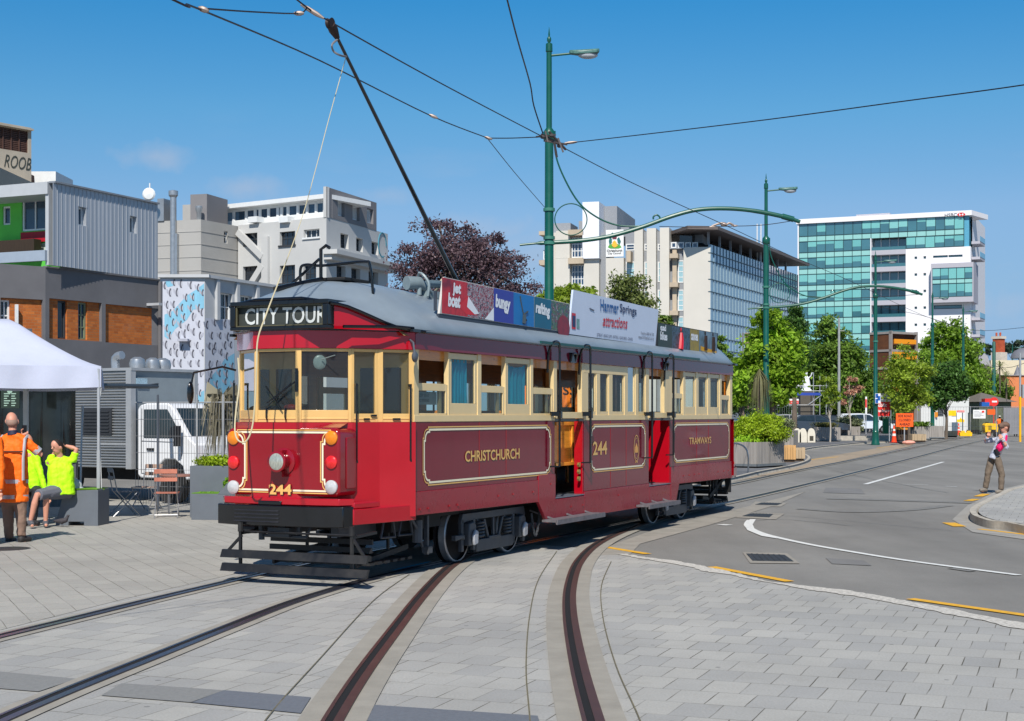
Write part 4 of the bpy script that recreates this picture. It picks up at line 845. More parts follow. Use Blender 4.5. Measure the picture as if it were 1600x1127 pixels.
    for k in range(3): m.box(-.55 + .02 * k, -.52 + .02 * k, .25, 1.6, .22 + k * .09, .28 + k * .09)
    for y in (.4, 1.5): m.bar((-.6, y, .18), (.55, y, .3), .03, .06); m.bar((.1, y, .3), (.1, y, .7), .03, .03)
    m.build('wheel_tray', mat('tray_slats', (34, 34, 36), .5, var=.2, dirt=.3), tram)
    m = MB(T)     # hangers and coupling
    for x in (.1, -.3):
        m.tube([(x, .22, .66), (x - .07, .22, .47), (x + .25, .22, .46), (x + .2, .22, .66)], .015, 6)
    m.tube([(-.9, .8, .62), (-.95, .82, .5), (-.9, 1.4, .5), (-.85, 1.5, .62)], .02, 6); m.cyl((-.9, 1.45, .45), (-.9, 1.45, .64), .035, n=10); m.bar((-.95, 1.15, .58), (-.3, 1.15, .56), .09, .09)
    m.cyl((-.9, .95, .48), (-.9, .95, .64), .03, n=8); m.box(-1.0, -.85, 1.02, 1.3, .5, .6); m.cyl((-.85, 1.55, .56), (-.85, 1.75, .56), .05, n=10); m.box(-.8, .0, .5, .6, .5, .62); m.box(-.8, .0, 1.7, 1.8, .5, .62)
    m.tube([(.3, .2, .64), (.42, .18, .5), (.5, .2, .42), (.56, .2, .3)], .02, 6); m.cyl((.44, .2, .36), (.44, .2, .62), .06, n=10); m.bar((.62, .18, .2), (.62, .18, .66), .05, .04); m.box(.58, .68, .13, .22, .22, .3)
    m.build('hanger', UNDER if rear else BOGIE, tram)
    # frames on the cab roof (trolley catcher guards)
    m = MB(T)
    def rz(x, y): return roof_z(x, y)
    xg = -.10
    m.tube(catmull([(xg, RYC + .3, rz(xg, RYC + .3)), (xg, RYC + .3, 3.56), (xg, RYC + .22, 3.60), (xg, RYC, 3.58), (xg, RYC - .55, 3.60), (xg, RYC - .64, 3.55), (xg + .02, RYC - .67, rz(xg, RYC - .67))], 5), .017, 8)
    m.tube([(xg, RYC + .02, 3.40), (xg, RYC + .02, 3.77), (xg, RYC - .05, 3.81), (xg, RYC - .1, 3.78)], .021, 8); m.tube([(xg - .1, RYC + .4, 3.34), (xg, RYC + .04, 3.66)], .018, 6)
    m.tube([(-.7, RYC + .25, 3.27), (-.3, RYC + .10, 3.37), (xg, RYC + .0, 3.42)], .035, 6)
    if not rear: m.build('roof_guard', BLK, tram)
    m = MB(T); m.box(-.1, .45, RYC - .3, RYC + .0, 3.40, 3.44); m.build('roof_walkway', UNDER, tram, bevel=.01)
# cab details, front only
m = MB()
M5 = Vector((-.62, .45, 0)); M6 = Vector((-.33, .28, 0)); M7 = Vector((0, 0, 0))
def on(p, q, t, z, o=.01):
    d = (q - p).normalized(); nn = Vector((d.y, -d.x, 0)); nn = nn if nn.y < 0 else -nn
    c = p.lerp(q, t) + nn * o; return (c.x, c.y, z)
for (t0, t1, z0, z1) in ((.10, .9, .93, 1.70),):
    for a, b_ in (((t0, z0), (t1, z0)), ((t1, z0), (t1, z1)), ((t1, z1), (t0, z1)), ((t0, z1), (t0, z0))):
        m.bar(on(M5, M6, a[0], a[1], .008), on(M5, M6, b_[0], b_[1], .008), .012, .012)
m.bar(on(M6, M7, 0.02, .72, .012), on(M6, M7, .02, 1.76, .012), .03, .03); m.bar(on(M6, M7, 0, .965, .004), on(M6, M7, 1, .965, .004), .01, .006)
m.bar(on(M5, M6, .02, .72, .012), on(M5, M6, .02, 1.76, .012), .03, .03)
m.build('cab_door_moulding', RED, tram)
for t, pq, z0, z1 in ((.12, (M5, M6), 1.33, 2.18), (.86, (M6, M7), 1.33, 2.18), (.12, (Vector((-.62, 1.95, 0)), Vector((-.33, 2.10, 0))), 1.4, 2.2)):
    m = MB(); a = on(*pq, t, z0, .05); c = on(*pq, t, z1, .05)
    if t == .12 and z0 == 1.4: a = (-.66, 2.0, z0); c = (-.66, 2.0, z1)
    m.tube([a, (a[0], a[1], z0 + .1), (c[0], c[1], z1 - .08), c], .012, 8); m.bar(a, (a[0] + .04, a[1] + .04, a[2]), .03, .03); m.bar(c, (c[0] + .04, c[1] + .04, c[2]), .03, .03); m.build('door_handrail', BLK, tram)
m = MB()
for t, z in ((.45, 1.80), (.72, 1.84)): m.bar(on(M5, M6, t, z, .015), on(M5, M6, t + .2, z, .015), .025, .02)
m.bar(on(M6, M7, .4, 1.80, .015), on(M6, M7, .6, 1.80, .015), .025, .02); m.build('door_handle', BLK, tram)
# mirrors
m = MB(); c = Vector(on(M6, M7, .9, 2.50, .14)); m.ball(c, .085, .035, .065, 14, 8, Matrix.Rotation(R(20), 3, 'Z')); m.tube([(c.x, c.y, c.z), (c.x, c.y + .02, c.z + .16), (c.x + .06, c.y + .1, c.z + .2)], .012, 6)
mr = m.build('mirror', mat('mirror_grey', (84, 90, 98), .4), tram)
m = MB(); m.tube([(-.62, 2.0, 2.36), (-.72, 2.12, 2.40), (-.95, 2.35, 2.33), (-.97, 2.38, 2.15)], .014, 6); m.ball((-.97, 2.38, 2.10), .05, .035, .13, 12, 8); m.build('mirror', BLK, tram)
m = MB(); m.ball((-.78, .76, 2.43), .02, .075, .085, 14, 8, Matrix.Rotation(R(38), 3, 'Z')); m.tube([(-.80, .72, 2.46), (-.88, .5, 2.50)], .006, 6); m.build('inside_mirror', mat('grey_rim', (120, 130, 128), .3, var=.3), tram)
# wipers, catches on the front posts
m = MB(); A_ = Vector((-.97, .93, 0)); m.tube([(-.985, .93, 2.10), (-.985, .93, 2.36)], .018, 6); m.tube([(-.99, .93, 2.22), (-.985, 1.32, 1.98)], .008, 6); m.tube([(-.99, 1.3, 1.95), (-.985, 1.0, 2.2)], .006, 6); m.bar((-.985, 1.12, 1.90), (-.985, 1.34, 2.17), .014, .01); m.build('wiper', BLK, tram)
m = MB()
for y, z in ((1.33, 1.79), (1.08, 1.79)): m.tube([(-.965, y, z), (-.985, y, z + .03), (-.985, y, z + .10), (-.965, y, z + .13)], .010, 6)
m.build('window_catch', BLK, tram)
m = MB(); m.tube([(-.64, .5, 2.83), (-.64, .5, 2.88), (-.5, .36, 2.88), (-.5, .36, 2.83)], .012, 6); m.tube([(-.9, .38, 2.81), (-.3, .05, 2.83), (-.1, -.05, 2.82)], .02, 6); m.build('canopy_handle', BLK, tram)
# driver's console
m = MB(); m.box(-.5, -.2, 1.3, 1.75, 1.0, 1.95); m.lathe([(0, 0), (.1, 0), (.1, .06), (0, .08)], (-.35, 1.5, 1.97), 14); m.build('controller', UNDER, tram, bevel=.01)
m = MB(); m.ball((-.62, 1.25, 1.93), .05, .09, .04, 12, 8); m.build('hand_brake', mat('red_knob', (170, 30, 26), .4), tram)
# --- bogies
def bogie(x0):
    root = empty('bogie'); root.parent = tram; root.location = (x0, 0, 0); MW[root.name] = MW[tram.name] @ Matrix.Translation((x0, 0, 0))
    for wx in (-.74, .74):
        m = MB()
        for y, o in ((TYC - .72, -1), (TYC + .72, 1)):
            m.lathe([(0, 0), (.09, 0), (.11, .03 * o), (.30, .01 * o), (.345, -.01 * o), (.345, -.07 * o * -1), (.31, .055 * o)], (wx, y, .345), 28, axis='y')
            m.lathe([(.345, 0), (.345, .09 * o), (.32, .10 * o), (.32, .02 * o)], (wx, y, .345), 28, axis='y')
            m.lathe([(.375, -.02 * o), (.375, -.045 * o), (.34, -.045 * o)], (wx, y, .375), 28, axis='y')
        m.cyl((wx, TYC - .72, .345), (wx, TYC + .72, .345), .06, n=10); w = m.build('wheelset', HUB, root)
        for y, o in ((TYC - .72, -1), (TYC + .72, 1)):
            m = MB(); m.lathe([(.347, .012 * o), (.347, .094 * o), (.335, .104 * o), (.318, .104 * o)], (wx, y, .345), 32, axis='y', caps=False); m.build('tyre', STEEL, w)
    for o in (-1, 1):
        y = TYC + o * .93; T = None
        def bx(mm, x0_, x1_, z0, z1, t=.04, dy=0): mm.box(x0_, x1_, min(y + o * dy, y + o * (dy + t)), max(y + o * dy, y + o * (dy + t)), z0, z1)
        m = MB()
        # side frame: arched top beam, lower beam, pedestals
        def pz(pts, t=.05, dy=0): m.prism([(a, y + o * dy, c) for a, c in pts], (0, o * t, 0))
        pz([(-.95, .50), (-.90, .62), (.90, .62), (.95, .50), (.62, .53), (-.62, .53)], .05)
        pz([(-.52, .12), (.55, .12), (.62, .20), (.62, .27), (-.52, .27)], .05)
        for a in (-.74, .74): pz([(a - .19, .15), (a - .19, .55), (a - .13, .55), (a - .13, .15)]); pz([(a + .13, .15), (a + .13, .55), (a + .19, .55), (a + .19, .15)])
        pz([(-.30, .52), (-.25, .52), (-.13, .28), (-.18, .28)], .03, .012); pz([(.30, .52), (.25, .52), (.13, .28), (.18, .28)], .03, .012); pz([(-.02, .28), (.02, .28), (.02, .53), (-.02, .53)], .03, .01)
        pz([(-.17, .255), (.17, .255), (.17, .295), (-.17, .295)], .05, .01)
        pz([(-1.15, .30), (-.95, .32), (-.9, .30), (-.9, .36), (-1.15, .37)], .06, .02)
        sf = m.build('side_frame', BOGIE, root, bevel=.006)
        m = MB()
        for a in (-.40, .40):
            m = MB(); pts = []
            for k in range(60):
                t = k / 59 * 5.5 * 2 * math.pi; pts.append((a + .055 * math.cos(t), y + o * .03 + .055 * math.sin(t), .29 + .23 * k / 59))
            m.tube(pts, .016, 6); m.build('coil_spring', BOGIE, sf)
        for a in (-.74, .74):
            m = MB(); m.prism([(a - .10, y + o * .02, .22), (a + .10, y + o * .02, .22), (a + .10, y + o * .02, .47), (a + .04, y + o * .02, .52), (a - .09, y + o * .02, .50)], (0, o * .09, 0)); m.build('axle_box', BOGIE, sf, bevel=.015)
            m = MB(); m.prism([(a - .02, y + o * .11, .22), (a + .08, y + o * .11, .24), (a + .09, y + o * .11, .39), (a + .02, y + o * .11, .42), (a - .05, y + o * .11, .34)], (0, o * .04, 0)); m.build('axle_box_cover', BOGIE_L, sf, bevel=.015)
    m = MB(); m.box(-.3, .3, TYC - .8, TYC + .8, .38, .55); m.box(-.9, .9, TYC - .5, TYC + .5, .28, .5); m.build('bolster', UNDER, root)
    return root
xb1 = 2.75; xb2 = TL - xb1
bogie(xb1 - .25); bogie(xb2 + .12)
m = MB(); m.box(.1, TL - .1, .25, TW - .25, .62, .72); m.box(XS1 + .2, XS2 - .2, .2, TW - .2, ZLOW - .02, ZLOW + .2); m.box(XS1 + 1, XS1 + 2.6, TW - .8, TW - .3, .2, .4); m.box(0, 1.2, .3, TW - .3, .5, .62); m.build('underframe', UNDER, tram)
# safety chains
def chain(a, c, sag, m):
    pts = []
    for k in range(15):
        t = k / 14; pts.append(Vector(a).lerp(Vector(c), t) - Vector((0, 0, sag * 4 * t * (1 - t))))
    for k in range(14):
        u = (pts[k + 1] - pts[k]) * .2; m.bar(pts[k] - u, pts[k + 1] + u, .03 if k % 2 else .012, .012 if k % 2 else .03)
m = MB(); chain((xb1 + .75, .13, .5), (XS1 + .02, .1, .62), .35, m); m.build('safety_chain', BOGIE, tram)
# small diagonal braces visible under the rear
m = MB(); m.bar((TL - .9, .15, .35), (TL + .2, .2, .66), .04, .07); m.box(TL - .02, TL + .05, .02, .12, .38, .68); m.build('rear_brace', UNDER, tram)
# --- advertising boards on the roof
bM = .10
def brd(tl, bl, tr, br, mts, graph, nm='advertising_board'):
    p = [S(*bl, b=bM), S(*br, b=bM), S(*tr, b=bM), S(*tl, b=bM)]
    m = MB(); m.prism([(x, bM, z) for x, z in p], (0, .03, 0)); o = m.build(nm, mts[0], tram, bevel=0, smooth=False)
    def q(px, py): x, z = S(px, py, bM); return (x, z)
    graph(o, q); return o
def colpoly(parent, q, pts, m, nm='print', o=.004):
    mm = MB(); mm.poly([(q(*p)[0], bM - o, q(*p)[1]) for p in pts]); return mm.build(nm, m, parent, smooth=False, recalc=False)
def photo_mat(name, cols, scale=9, seed=0.0):
    m = bpy.data.materials.new(name); m.use_nodes = True; N, K = nodes_of(m); b = N["Principled BSDF"]; b.inputs['Roughness'].default_value = .4
    t = N.new("ShaderNodeTexCoord"); mpn = N.new("ShaderNodeMapping"); mpn.inputs['Location'].default_value = (seed, seed, seed); mpn.inputs['Scale'].default_value = (1, 1, .7)
    nz_ = N.new("ShaderNodeTexNoise"); nz_.inputs['Scale'].default_value = scale; nz_.inputs['Detail'].default_value = 3; nz_.inputs['Distortion'].default_value = 1.2
    r = N.new("ShaderNodeValToRGB"); r.color_ramp.interpolation = 'CONSTANT' if len(cols) > 3 else 'LINEAR'
    K(t.outputs['Object'], mpn.inputs[0]); K(mpn.outputs[0], nz_.inputs[0]); K(nz_.outputs[0], r.inputs[0])
    for k, c in enumerate(cols):
        pos = .28 + .44 * k / max(1, len(cols) - 1)
        e = r.color_ramp.elements[k] if k < 2 else r.color_ramp.elements.new(pos)
        e.position = pos; e.color = lin(c)
    K(r.outputs[0], b.inputs['Base Color']); return m
PWH = mat('print_white', (225, 228, 232), .4, var=.02)
def btext(parent, q, txt, p0, p1, h, m=None, bold=.03, slant=0.0):
    a = q(*p0); c = q(*p1); mm = MB(); d = Vector((c[0] - a[0], 0, c[1] - a[1])); mm.text(txt, (a[0], bM - .008, a[1]), d, (0, 0, 1), d.length, h, bold=bold, slant=slant); mm.build('lettering', m or PWH, parent, smooth=False, recalc=False)
def g1(o, q):
    def Y(px, f): # pixel y on the board at column px, f=0 bottom 1 top
        yt = 433 + (px - 694) * (475 - 433) / 196; yb = 490 + (px - 687) * (520 - 490) / 201; return yb + (yt - yb) * f
    def pnl(a, c, m, f0=0.0, f1=1.0): colpoly(o, q, [(a, Y(a, f0)), (c, Y(c, f0)), (c, Y(c, f1)), (a, Y(a, f1))], m)
    pnl(690, 730, photo_mat('print_red', [(150, 16, 30), (196, 36, 44), (118, 16, 40)], 4), .02, .98)
    pnl(730, 771, photo_mat('print_boat_crowd', [(20, 60, 66), (150, 24, 46), (150, 180, 186), (160, 30, 52), (30, 30, 40), (90, 130, 140), (190, 60, 76)], 30, 3), .02, .98)
    pnl(771, 802, mat('print_violet', (48, 58, 150), .4, var=.05), .01, .99); pnl(802, 834, mat('print_azure', (10, 110, 176), .4, var=.06), .01, .99); pnl(834.5, 861, mat('print_teal', (6, 92, 120), .4, var=.1), .01, .99)
    pnl(861, 889, photo_mat('print_rafting', [(24, 60, 60), (96, 120, 70), (30, 84, 96), (120, 40, 50), (150, 170, 176), (50, 70, 70)], 26, 8), .02, .98)
    colpoly(o, q, [(716, Y(716, .28)), (731, Y(731, .62)), (745, Y(745, .1)), (728, Y(728, .08))], mat('boat_red', (206, 34, 44), .4), o=.006)
    colpoly(o, q, [(731, Y(731, .60)), (748, Y(748, .16)), (741, Y(741, .12)), (729, Y(729, .3))], PWH, o=.007); colpoly(o, q, [(757, Y(757, .03)), (771, Y(771, .42)), (771, Y(771, .02))], PWH, o=.006)
    btext(o, q, 'jet', (706, Y(706, .52)), (719, Y(719, .52)), .17, bold=.05, slant=.1); btext(o, q, 'boat', (699, Y(699, .22)), (718, Y(718, .22)), .17, bold=.05, slant=.1)
    btext(o, q, 'bungy', (773, Y(773, .32)), (796, Y(796, .28)), .22, bold=.05, slant=.1); btext(o, q, 'rafting', (836, Y(836, .38)), (858, Y(858, .33)), .2, bold=.05, slant=.1)
    c = q(817, Y(817, .35)); mm = MB(); mm.tube([(c[0], bM - .007, c[1] - .12), (c[0] + .02, bM - .007, c[1])], .035, 5); mm.tube([(c[0], bM - .007, c[1]), (c[0] + .14, bM - .007, c[1] + .05)], .013, 5); mm.tube([(c[0], bM - .007, c[1]), (c[0] - .08, bM - .007, c[1] + .17), (c[0] - .1, bM - .007, c[1] + .24)], .01, 5); mm.tube([(c[0], bM - .007, c[1] - .02), (c[0] + .1, bM - .007, c[1] - .07)], .013, 5); mm.build('print', mat('print_grey', (60, 70, 76), .4), o)
    cc = q(880, Y(880, .3)); mm = MB(); mm.add([(cc[0] + .22 * math.cos(t), bM - .007, cc[1] - .06 + .17 * math.sin(t)) for t in [2 * math.pi * k / 20 for k in range(20)]], [tuple(range(20))]); mm.build('print', mat('raft_maroon', (130, 26, 44), .4, var=.3, scale=8), o, recalc=False, smooth=False)
brd((694, 433), (687, 490), (890, 475), (888, 520), [mat('board_edge', (200, 196, 190), .5)], g1)
def g2(o, q):
    BL = mat('print_blue', (16, 86, 150), .4); NV = mat('print_navy', (26, 42, 90), .4); RD = mat('print_crimson', (196, 28, 48), .4); GY = mat('print_slate', (88, 92, 108), .4)
    btext(o, q, 'Hanmer', (937.5, 486), (966, 491), .18, BL, .015); btext(o, q, 'Springs', (968, 491.5), (994, 497), .17, NV, .015)
    btext(o, q, 'attractions', (941, 510), (979, 514.5), .17, RD, .01, slant=.25)
    btext(o, q, 'JETBOAT - BUNGY JUMP - RAFTING - QUAD BIKES - CANOES', (932, 527), (988, 534), .06, NV, .0); btext(o, q, 'Freephone 0800 661 538', (1001, 524), (1021, 526.5), .06, GY, .0); btext(o, q, 'www.thrillseekers.co.nz', (997, 529), (1021, 532), .055, GY, .0)
    colpoly(o, q, [(893, 514), (899, 515), (899, 490), (893, 489)], RD, o=.006); colpoly(o, q, [(893.6, 510.5), (898.4, 511.5), (898.4, 494), (893.6, 493)], NV, o=.008); colpoly(o, q, [(900.5, 513), (905, 514), (905, 499), (900.5, 498)], mat('print_grey_teal', (110, 150, 150), .4, var=.3, scale=20), o=.006)
    mm = MB(); c = q(924, 483.5); mm.tube([(c[0] - .08, bM - .006, c[1] + .01), (c[0], bM - .006, c[1]), (c[0] + .09, bM - .006, c[1] - .01)], .008, 5); mm.build('print', GY, o)
brd((896, 453), (889, 522), (1029, 484), (1024, 541), [mat('board_white', (196, 206, 224), .4, var=.03)], g2)
def g3(o, q):
    def Y(px, f): yt = 505 + (px - 1028) * 16 / 94; yb = 541 + (px - 1025) * 15 / 94; return yb + (yt - yb) * f
    def pnl(a, c, m): colpoly(o, q, [(a, Y(a, .02)), (c, Y(c, .02)), (c, Y(c, .98)), (a, Y(a, .98))], m)
    pnl(1028, 1050, photo_mat('print_forest', [(20, 34, 22), (36, 52, 34), (24, 40, 30)], 9, 5)); pnl(1050, 1078, photo_mat('print_river', [(22, 34, 30), (60, 84, 104), (30, 46, 40), (120, 140, 150)], 12, 12)); pnl(1078, 1092, mat('print_mustard', (150, 126, 30), .4, var=.25, scale=9)); pnl(1092, 1120, photo_mat('print_lake', [(58, 70, 60), (96, 122, 140), (120, 142, 156)], 5, 2))
    c = q(1063, Y(1063, .42)); mm = MB(); mm.tube([(c[0] - .04, bM - .007, c[1] - .16), (c[0], bM - .007, c[1]), (c[0] + .02, bM - .007, c[1] + .13)], [.06, .055, .03], 7); mm.ball((c[0] + .02, bM - .007, c[1] + .18), .04, .01, .04, 8, 5); mm.build('print', mat('rider_red', (190, 28, 44), .4), o)
    for px_ in (1101, 1113):
        c = q(px_, Y(px_, .5)); mm = MB(); mm.tube([(c[0], bM - .007, c[1] - .14), (c[0] + .02, bM - .007, c[1] + .12)], [.05, .04], 6); mm.ball((c[0] + .02, bM - .007, c[1] + .17), .035, .01, .035, 8, 5); mm.build('print', mat('paddler_dark', (48, 34, 28), .4), o)
    colpoly(o, q, [(1094, Y(1094, .12)), (1119, Y(1119, .03)), (1119, Y(1119, .2)), (1106, Y(1106, .25)), (1094, Y(1094, .32))], mat('canoe_yellow', (216, 160, 20), .4), o=.006)
    btext(o, q, 'quad', (1031, Y(1031, .62)), (1040, Y(1040, .62)), .14, bold=.04); btext(o, q, 'bikes', (1031, Y(1031, .3)), (1042, Y(1042, .3)), .14, bold=.04); btext(o, q, 'canoes', (1079, Y(1079, .5)), (1090, Y(1090, .5)), .12, bold=.04)
brd((1028, 504), (1025, 541), (1122, 521), (1119, 556), [mat('board_back', (40, 40, 40), .5)], g3)
m = MB(); xa_, za_ = S(686, 494, bM); xb_, zb_ = S(1120, 559, bM)
for k in range(10):
    f = k / 9; x = xa_ + (xb_ - xa_) * f; m.bar((x, bM + .05, roof_z(x, bM + .1)), (x, bM + .05, za_ + .3), .03, .03)
m.bar((xa_, bM + .02, za_ + .005), (xb_, bM + .02, zb_ + .005), .03, .05); m.build('board_rail', mat('board_rail_paint', (52, 60, 72), .5), tram)
# --- trolley pole, rope
W2T = MW['tram'].inverted()
def tl(px, py, Y): return tuple(W2T @ P(px, py, Y))
base = Vector((3.25, RYC, 3.42)); tip = Vector(tl(521, 47, 16.5))
m = MB(); m.box(base.x - .5, base.x + 1.3, RYC - .25, RYC + .25, 3.40, 3.46); m.lathe([(.22, 0), (.2, .08), (.1, .14), (.08, .2)], (base.x, RYC, 3.46), 16)
for o_ in (-.1, .1): m.tube([(base.x, RYC + o_, 3.62), (base.x - 1.0, RYC + o_, 3.56)], .045, 10)
m.bar((base.x + .1, RYC, 3.62), (base.x + .9, RYC, 3.62), .12, .1); tb = m.build('trolley_base', mat('trolley_grey', (96, 112, 118), .4, var=.2), tram, bevel=.008)
p0 = base + Vector((.1, 0, .2)); m = MB(); m.tube([p0, p0.lerp(tip, .3), p0.lerp(tip, .65), tip], [.034, .030, .023, .018], 10); m.build('trolley_pole', BLK, tram)
m = MB(); hd = (tip - p0).normalized(); m.tube([tip - hd * .12, tip, tip + hd * .08], [.03, .055, .05], 10); m.lathe([(.02, -.03), (.06, -.03), (.045, 0), (.06, .03), (.02, .03)], tip + hd * .1, 14, axis='y'); m.build('trolley_head', mat('trolley_head_iron', (56, 44, 42), .6, .4, var=.2), tram)
m = MB(); m.tube(catmull([tl(527, 62, 16.55), tl(519, 70, 16.4), tl(521, 80, 16.45), tl(530, 86, 16.5), tl(541, 89, 16.75)], 5), .012, 6); m.build('pole_loop', mat('rope_loop', (120, 116, 118), .6), tram)
rp = [tl(541, 88, 16.75), tl(516, 178, 16.5), tl(495, 258, 16.3), tl(472, 340, 16.1), tl(440, 428, 15.9), tl(415, 494, 15.7), tl(403, 530, 15.62), tl(401, 570, 15.6), tl(399, 620, 15.6), tl(394, 668, 15.6), tl(384, 690, 15.6), tl(372, 688, 15.62), tl(367, 672, 15.7), tl(369, 640, 15.9), tl(374, 600, 16.2), tl(372, 560, 16.6)]
m = MB(); q = catmull(rp, 6); m.tube(q, [.0045 + .0045 * min(1, max(0, (i - 18) / 12)) for i in range(len(q))], 6); m.build('trolley_rope', mat('rope_cream', (196, 184, 150), .8, var=.1), tram)
# horn shaped roof ventilator near the boards
c = Vector(tl(655, 450, 18.6)); c.y = RYC - .55; c.x = S(655, 455, c.y)[0]; zz = roof_z(c.x, c.y)
m = MB(); m.cyl((c.x, c.y, zz), (c.x, c.y, zz + .1), .03, n=8); m.tube([(c.x - .14, c.y + .1, zz + .14), (c.x + .02, c.y + .02, zz + .15), (c.x + .22, c.y - .05, zz + .05)], [.085, .08, .02], 16); m.box(c.x + .1, c.x + .7, c.y - .05, c.y + .06, zz - .02, zz + .07); m.tube(catmull([(c.x, c.y - .12, zz - .02), (c.x, c.y - .13, zz + .15), (c.x, c.y, zz + .27), (c.x + .15, c.y + .1, zz + .05)], 4), .018, 6)
m.build('roof_horn', mat('horn_grey', (128, 142, 146), .4, var=.15), tram)
m = MB(); m.tube(catmull([tuple(x) for x in (tl(694, 434, 20.3), tl(688, 440, 20.2), tl(686, 448, 20.2), tl(680, 455, 20.4))], 4), .013, 6); m.build('tie_rope', mat('rope_cream', (196, 184, 150), .8), tram)
# ---------------------------------------------------------------- overhead line poles and wires
GREEN = mat('pole_green', (8, 82, 68), 0.38, var=0.12, scale=3, coat=0.3, dirt=0.08)
LAMPG = mat('lamp_lens', (176, 180, 186), 0.25, 0.1, var=0.15, scale=8)
WIREM = mat('wire', (44, 38, 40), 0.5, 0.4, var=0.05)
INS = mat('wire_fitting', (150, 136, 128), 0.5, 0.5, var=0.2)
PY = 38.0; PX0 = GX(858, PY)
def lp(px, py): p = P(px, py, PY); return (p.x - PX0, 0.0, p.z)
def overhead_pole(label, arm=True, ztop=None, rlow=.125):
    root = empty('overhead_line_pole', (PX0, PY, 0), 0, label, 'pole', 'green poles along the tram line')
    m = MB(); m.lathe([(.26, 0), (.26, .12), (.23, .2), (.2, .75), (.21, .8), (.16, .9), (.15, 2.4), (.17, 2.45), (.17, 2.55), (rlow, 2.65), (rlow - .015, 8.9), (.15, 8.95), (.16, 9.05), (.15, 9.15), (.075, 9.25), (.07, 11.2), (.09, 11.22), (.085, 11.42), (.03, 11.45), (.055, 11.5), (.055, 11.56), (.02, 11.62), (.025, 11.66), (.004, 11.85)], (0, 0, 0), 16)
    m.build('shaft', GREEN, root)
    z = lp(0, 84)[2]; m = MB(); m.tube([(.06, 0, z - .05), (.55, 0, z)], .03, 8); la = m.build('lamp_bracket', GREEN, root)
    m = MB(); m.mtl(0).prism([(.52, -.06, z - .02), (.8, -.12, z - .05), (1.22, -.14, z - .02), (1.3, -.08, z + .02), (1.28, .08, z + .02), (1.2, .14, z - .02), (.8, .12, z - .05), (.52, .06, z - .02)], (0, 0, .11)); lh = m.build('lamp_head', [mat('lamp_housing', (70, 110, 104), .4, var=.4, scale=14)], la, bevel=.03)
    m = MB(); m.ball((1.0, 0, z - .04), .26, .12, .1, 14, 8); m.build('lamp_glass', LAMPG, lh)
    if arm:
        m = MB(); m.tube(catmull([lp(812, 383), lp(845, 380), lp(900, 377), lp(950, 370), lp(1000, 356), lp(1050, 338), lp(1090, 328), lp(1135, 326), lp(1180, 330), lp(1225, 339), lp(1250, 347)], 6), [.03] * 6 + [.055] * 42 + [.058] * 6 + [.05] * 7, 10)
        m.cyl(lp(1222, 338), lp(1240, 343), .075, n=12); m.build('arm', GREEN, root)
        m = MB(); m.tube(catmull([lp(867, 205), lp(868, 240), lp(880, 275), lp(903, 315), lp(930, 338), lp(960, 351), lp(990, 354), lp(1015, 351), lp(1028, 346), lp(1031, 340), lp(1026, 336), lp(1021, 339), lp(1021, 343)], 6), .022, 8)
        c = lp(892, 343); rr_ = lp(920, 343)[0] - c[0]; m.tube([(c[0] + rr_ * .9 * math.cos(t), 0, c[2] + rr_ * .88 * math.sin(t)) for t in [2 * math.pi * k / 40 for k in range(41)]], .016, 6)
        m.build('scroll', GREEN, root)
        m = MB()
        for py in (328, 380, 372): a = lp(858, py); m.cyl((0, 0, a[2] - .04), (0, 0, a[2] + .04), .15, n=12)
        m.build('clamp', mat('clamp_green', (60, 120, 104), .5, var=.3), root)
    else:
        m = MB(); m.cyl((0, 0, 6.25), (0, 0, 6.35), .16, n=12); m.build('clamp', mat('clamp_green', (60, 120, 104), .5), root)
    return root
pole0 = overhead_pole('tallest green pole, rising behind the tram roof with a curved arm and scroll')
p2_ = copy_tree(pole0); p2_.location = (GX(1197, 61), 61, 0); p2_["label"] = 'green pole with a curved arm, half hidden behind the bright leafy tree'
pole3 = overhead_pole('green pole beside the blue bus sign and red parking board', arm=False); pole3.location = (GX(1368, 89.5), 89.5, 0); pole3["label"] = 'green pole beside the blue bus sign and red parking board'
for px_, Y_, lab in ((1457, 118, 'slim green pole before the big tree, left of the white site cabin door'), (1505, 133, 'slim green pole with a lamp at the right edge of the big tree'), (1582, 205, 'thin distant green pole near the yellow traffic light post')):
    c = copy_tree(pole3); c.location = (GX(px_, Y_), Y_, 0); c["label"] = lab
m = MB(); m.lathe([(.22, 0), (.22, 1), (.19, 1.1), (.17, 9.2), (.1, 9.3), (0, 9.35)], (GX(1553, 150), 150, 0), 14); m.build('overhead_line_pole', GREEN, origin=(GX(1553, 150), 150, 0), label='thick plain green pole without a lamp behind the red kiosk', cat='pole', group='green poles along the tram line')
def wire(name, pts, r=.011, label='', cat='cable', fit=()):
    P3 = [P(*p) for p in pts]; q = catmull(P3, 5) if len(P3) > 2 else P3
    m = MB(); m.tube(q, r * .78, 5); o = m.build(name, WIREM, origin=P3[0], label=label, cat=cat, group='wires over the street')
    if fit:
        for (px, py, Y, dx, dy) in fit:
            m = MB(); a = P(px - dx, py - dy, Y); c = P(px + dx, py + dy, Y); m.tube([a, a.lerp(c, .3), a.lerp(c, .7), c], [.012, .026, .026, .012], 8); m.build('insulator', INS, o, world=True)
    return o
wire('contact_wire', [(440, -20, 15.2), (480, 12, 15.8), (521, 37, 16.5), (690, 131, 21), (850, 215, 27), (990, 287, 32.5), (1135, 353, 38), (1240, 402, 47), (1330, 440, 58), (1440, 492, 78), (1520, 520, 100)], .012, 'long overhead contact wire that the trolley pole touches', fit=[(488, 18, 15.9, 18, 11)])
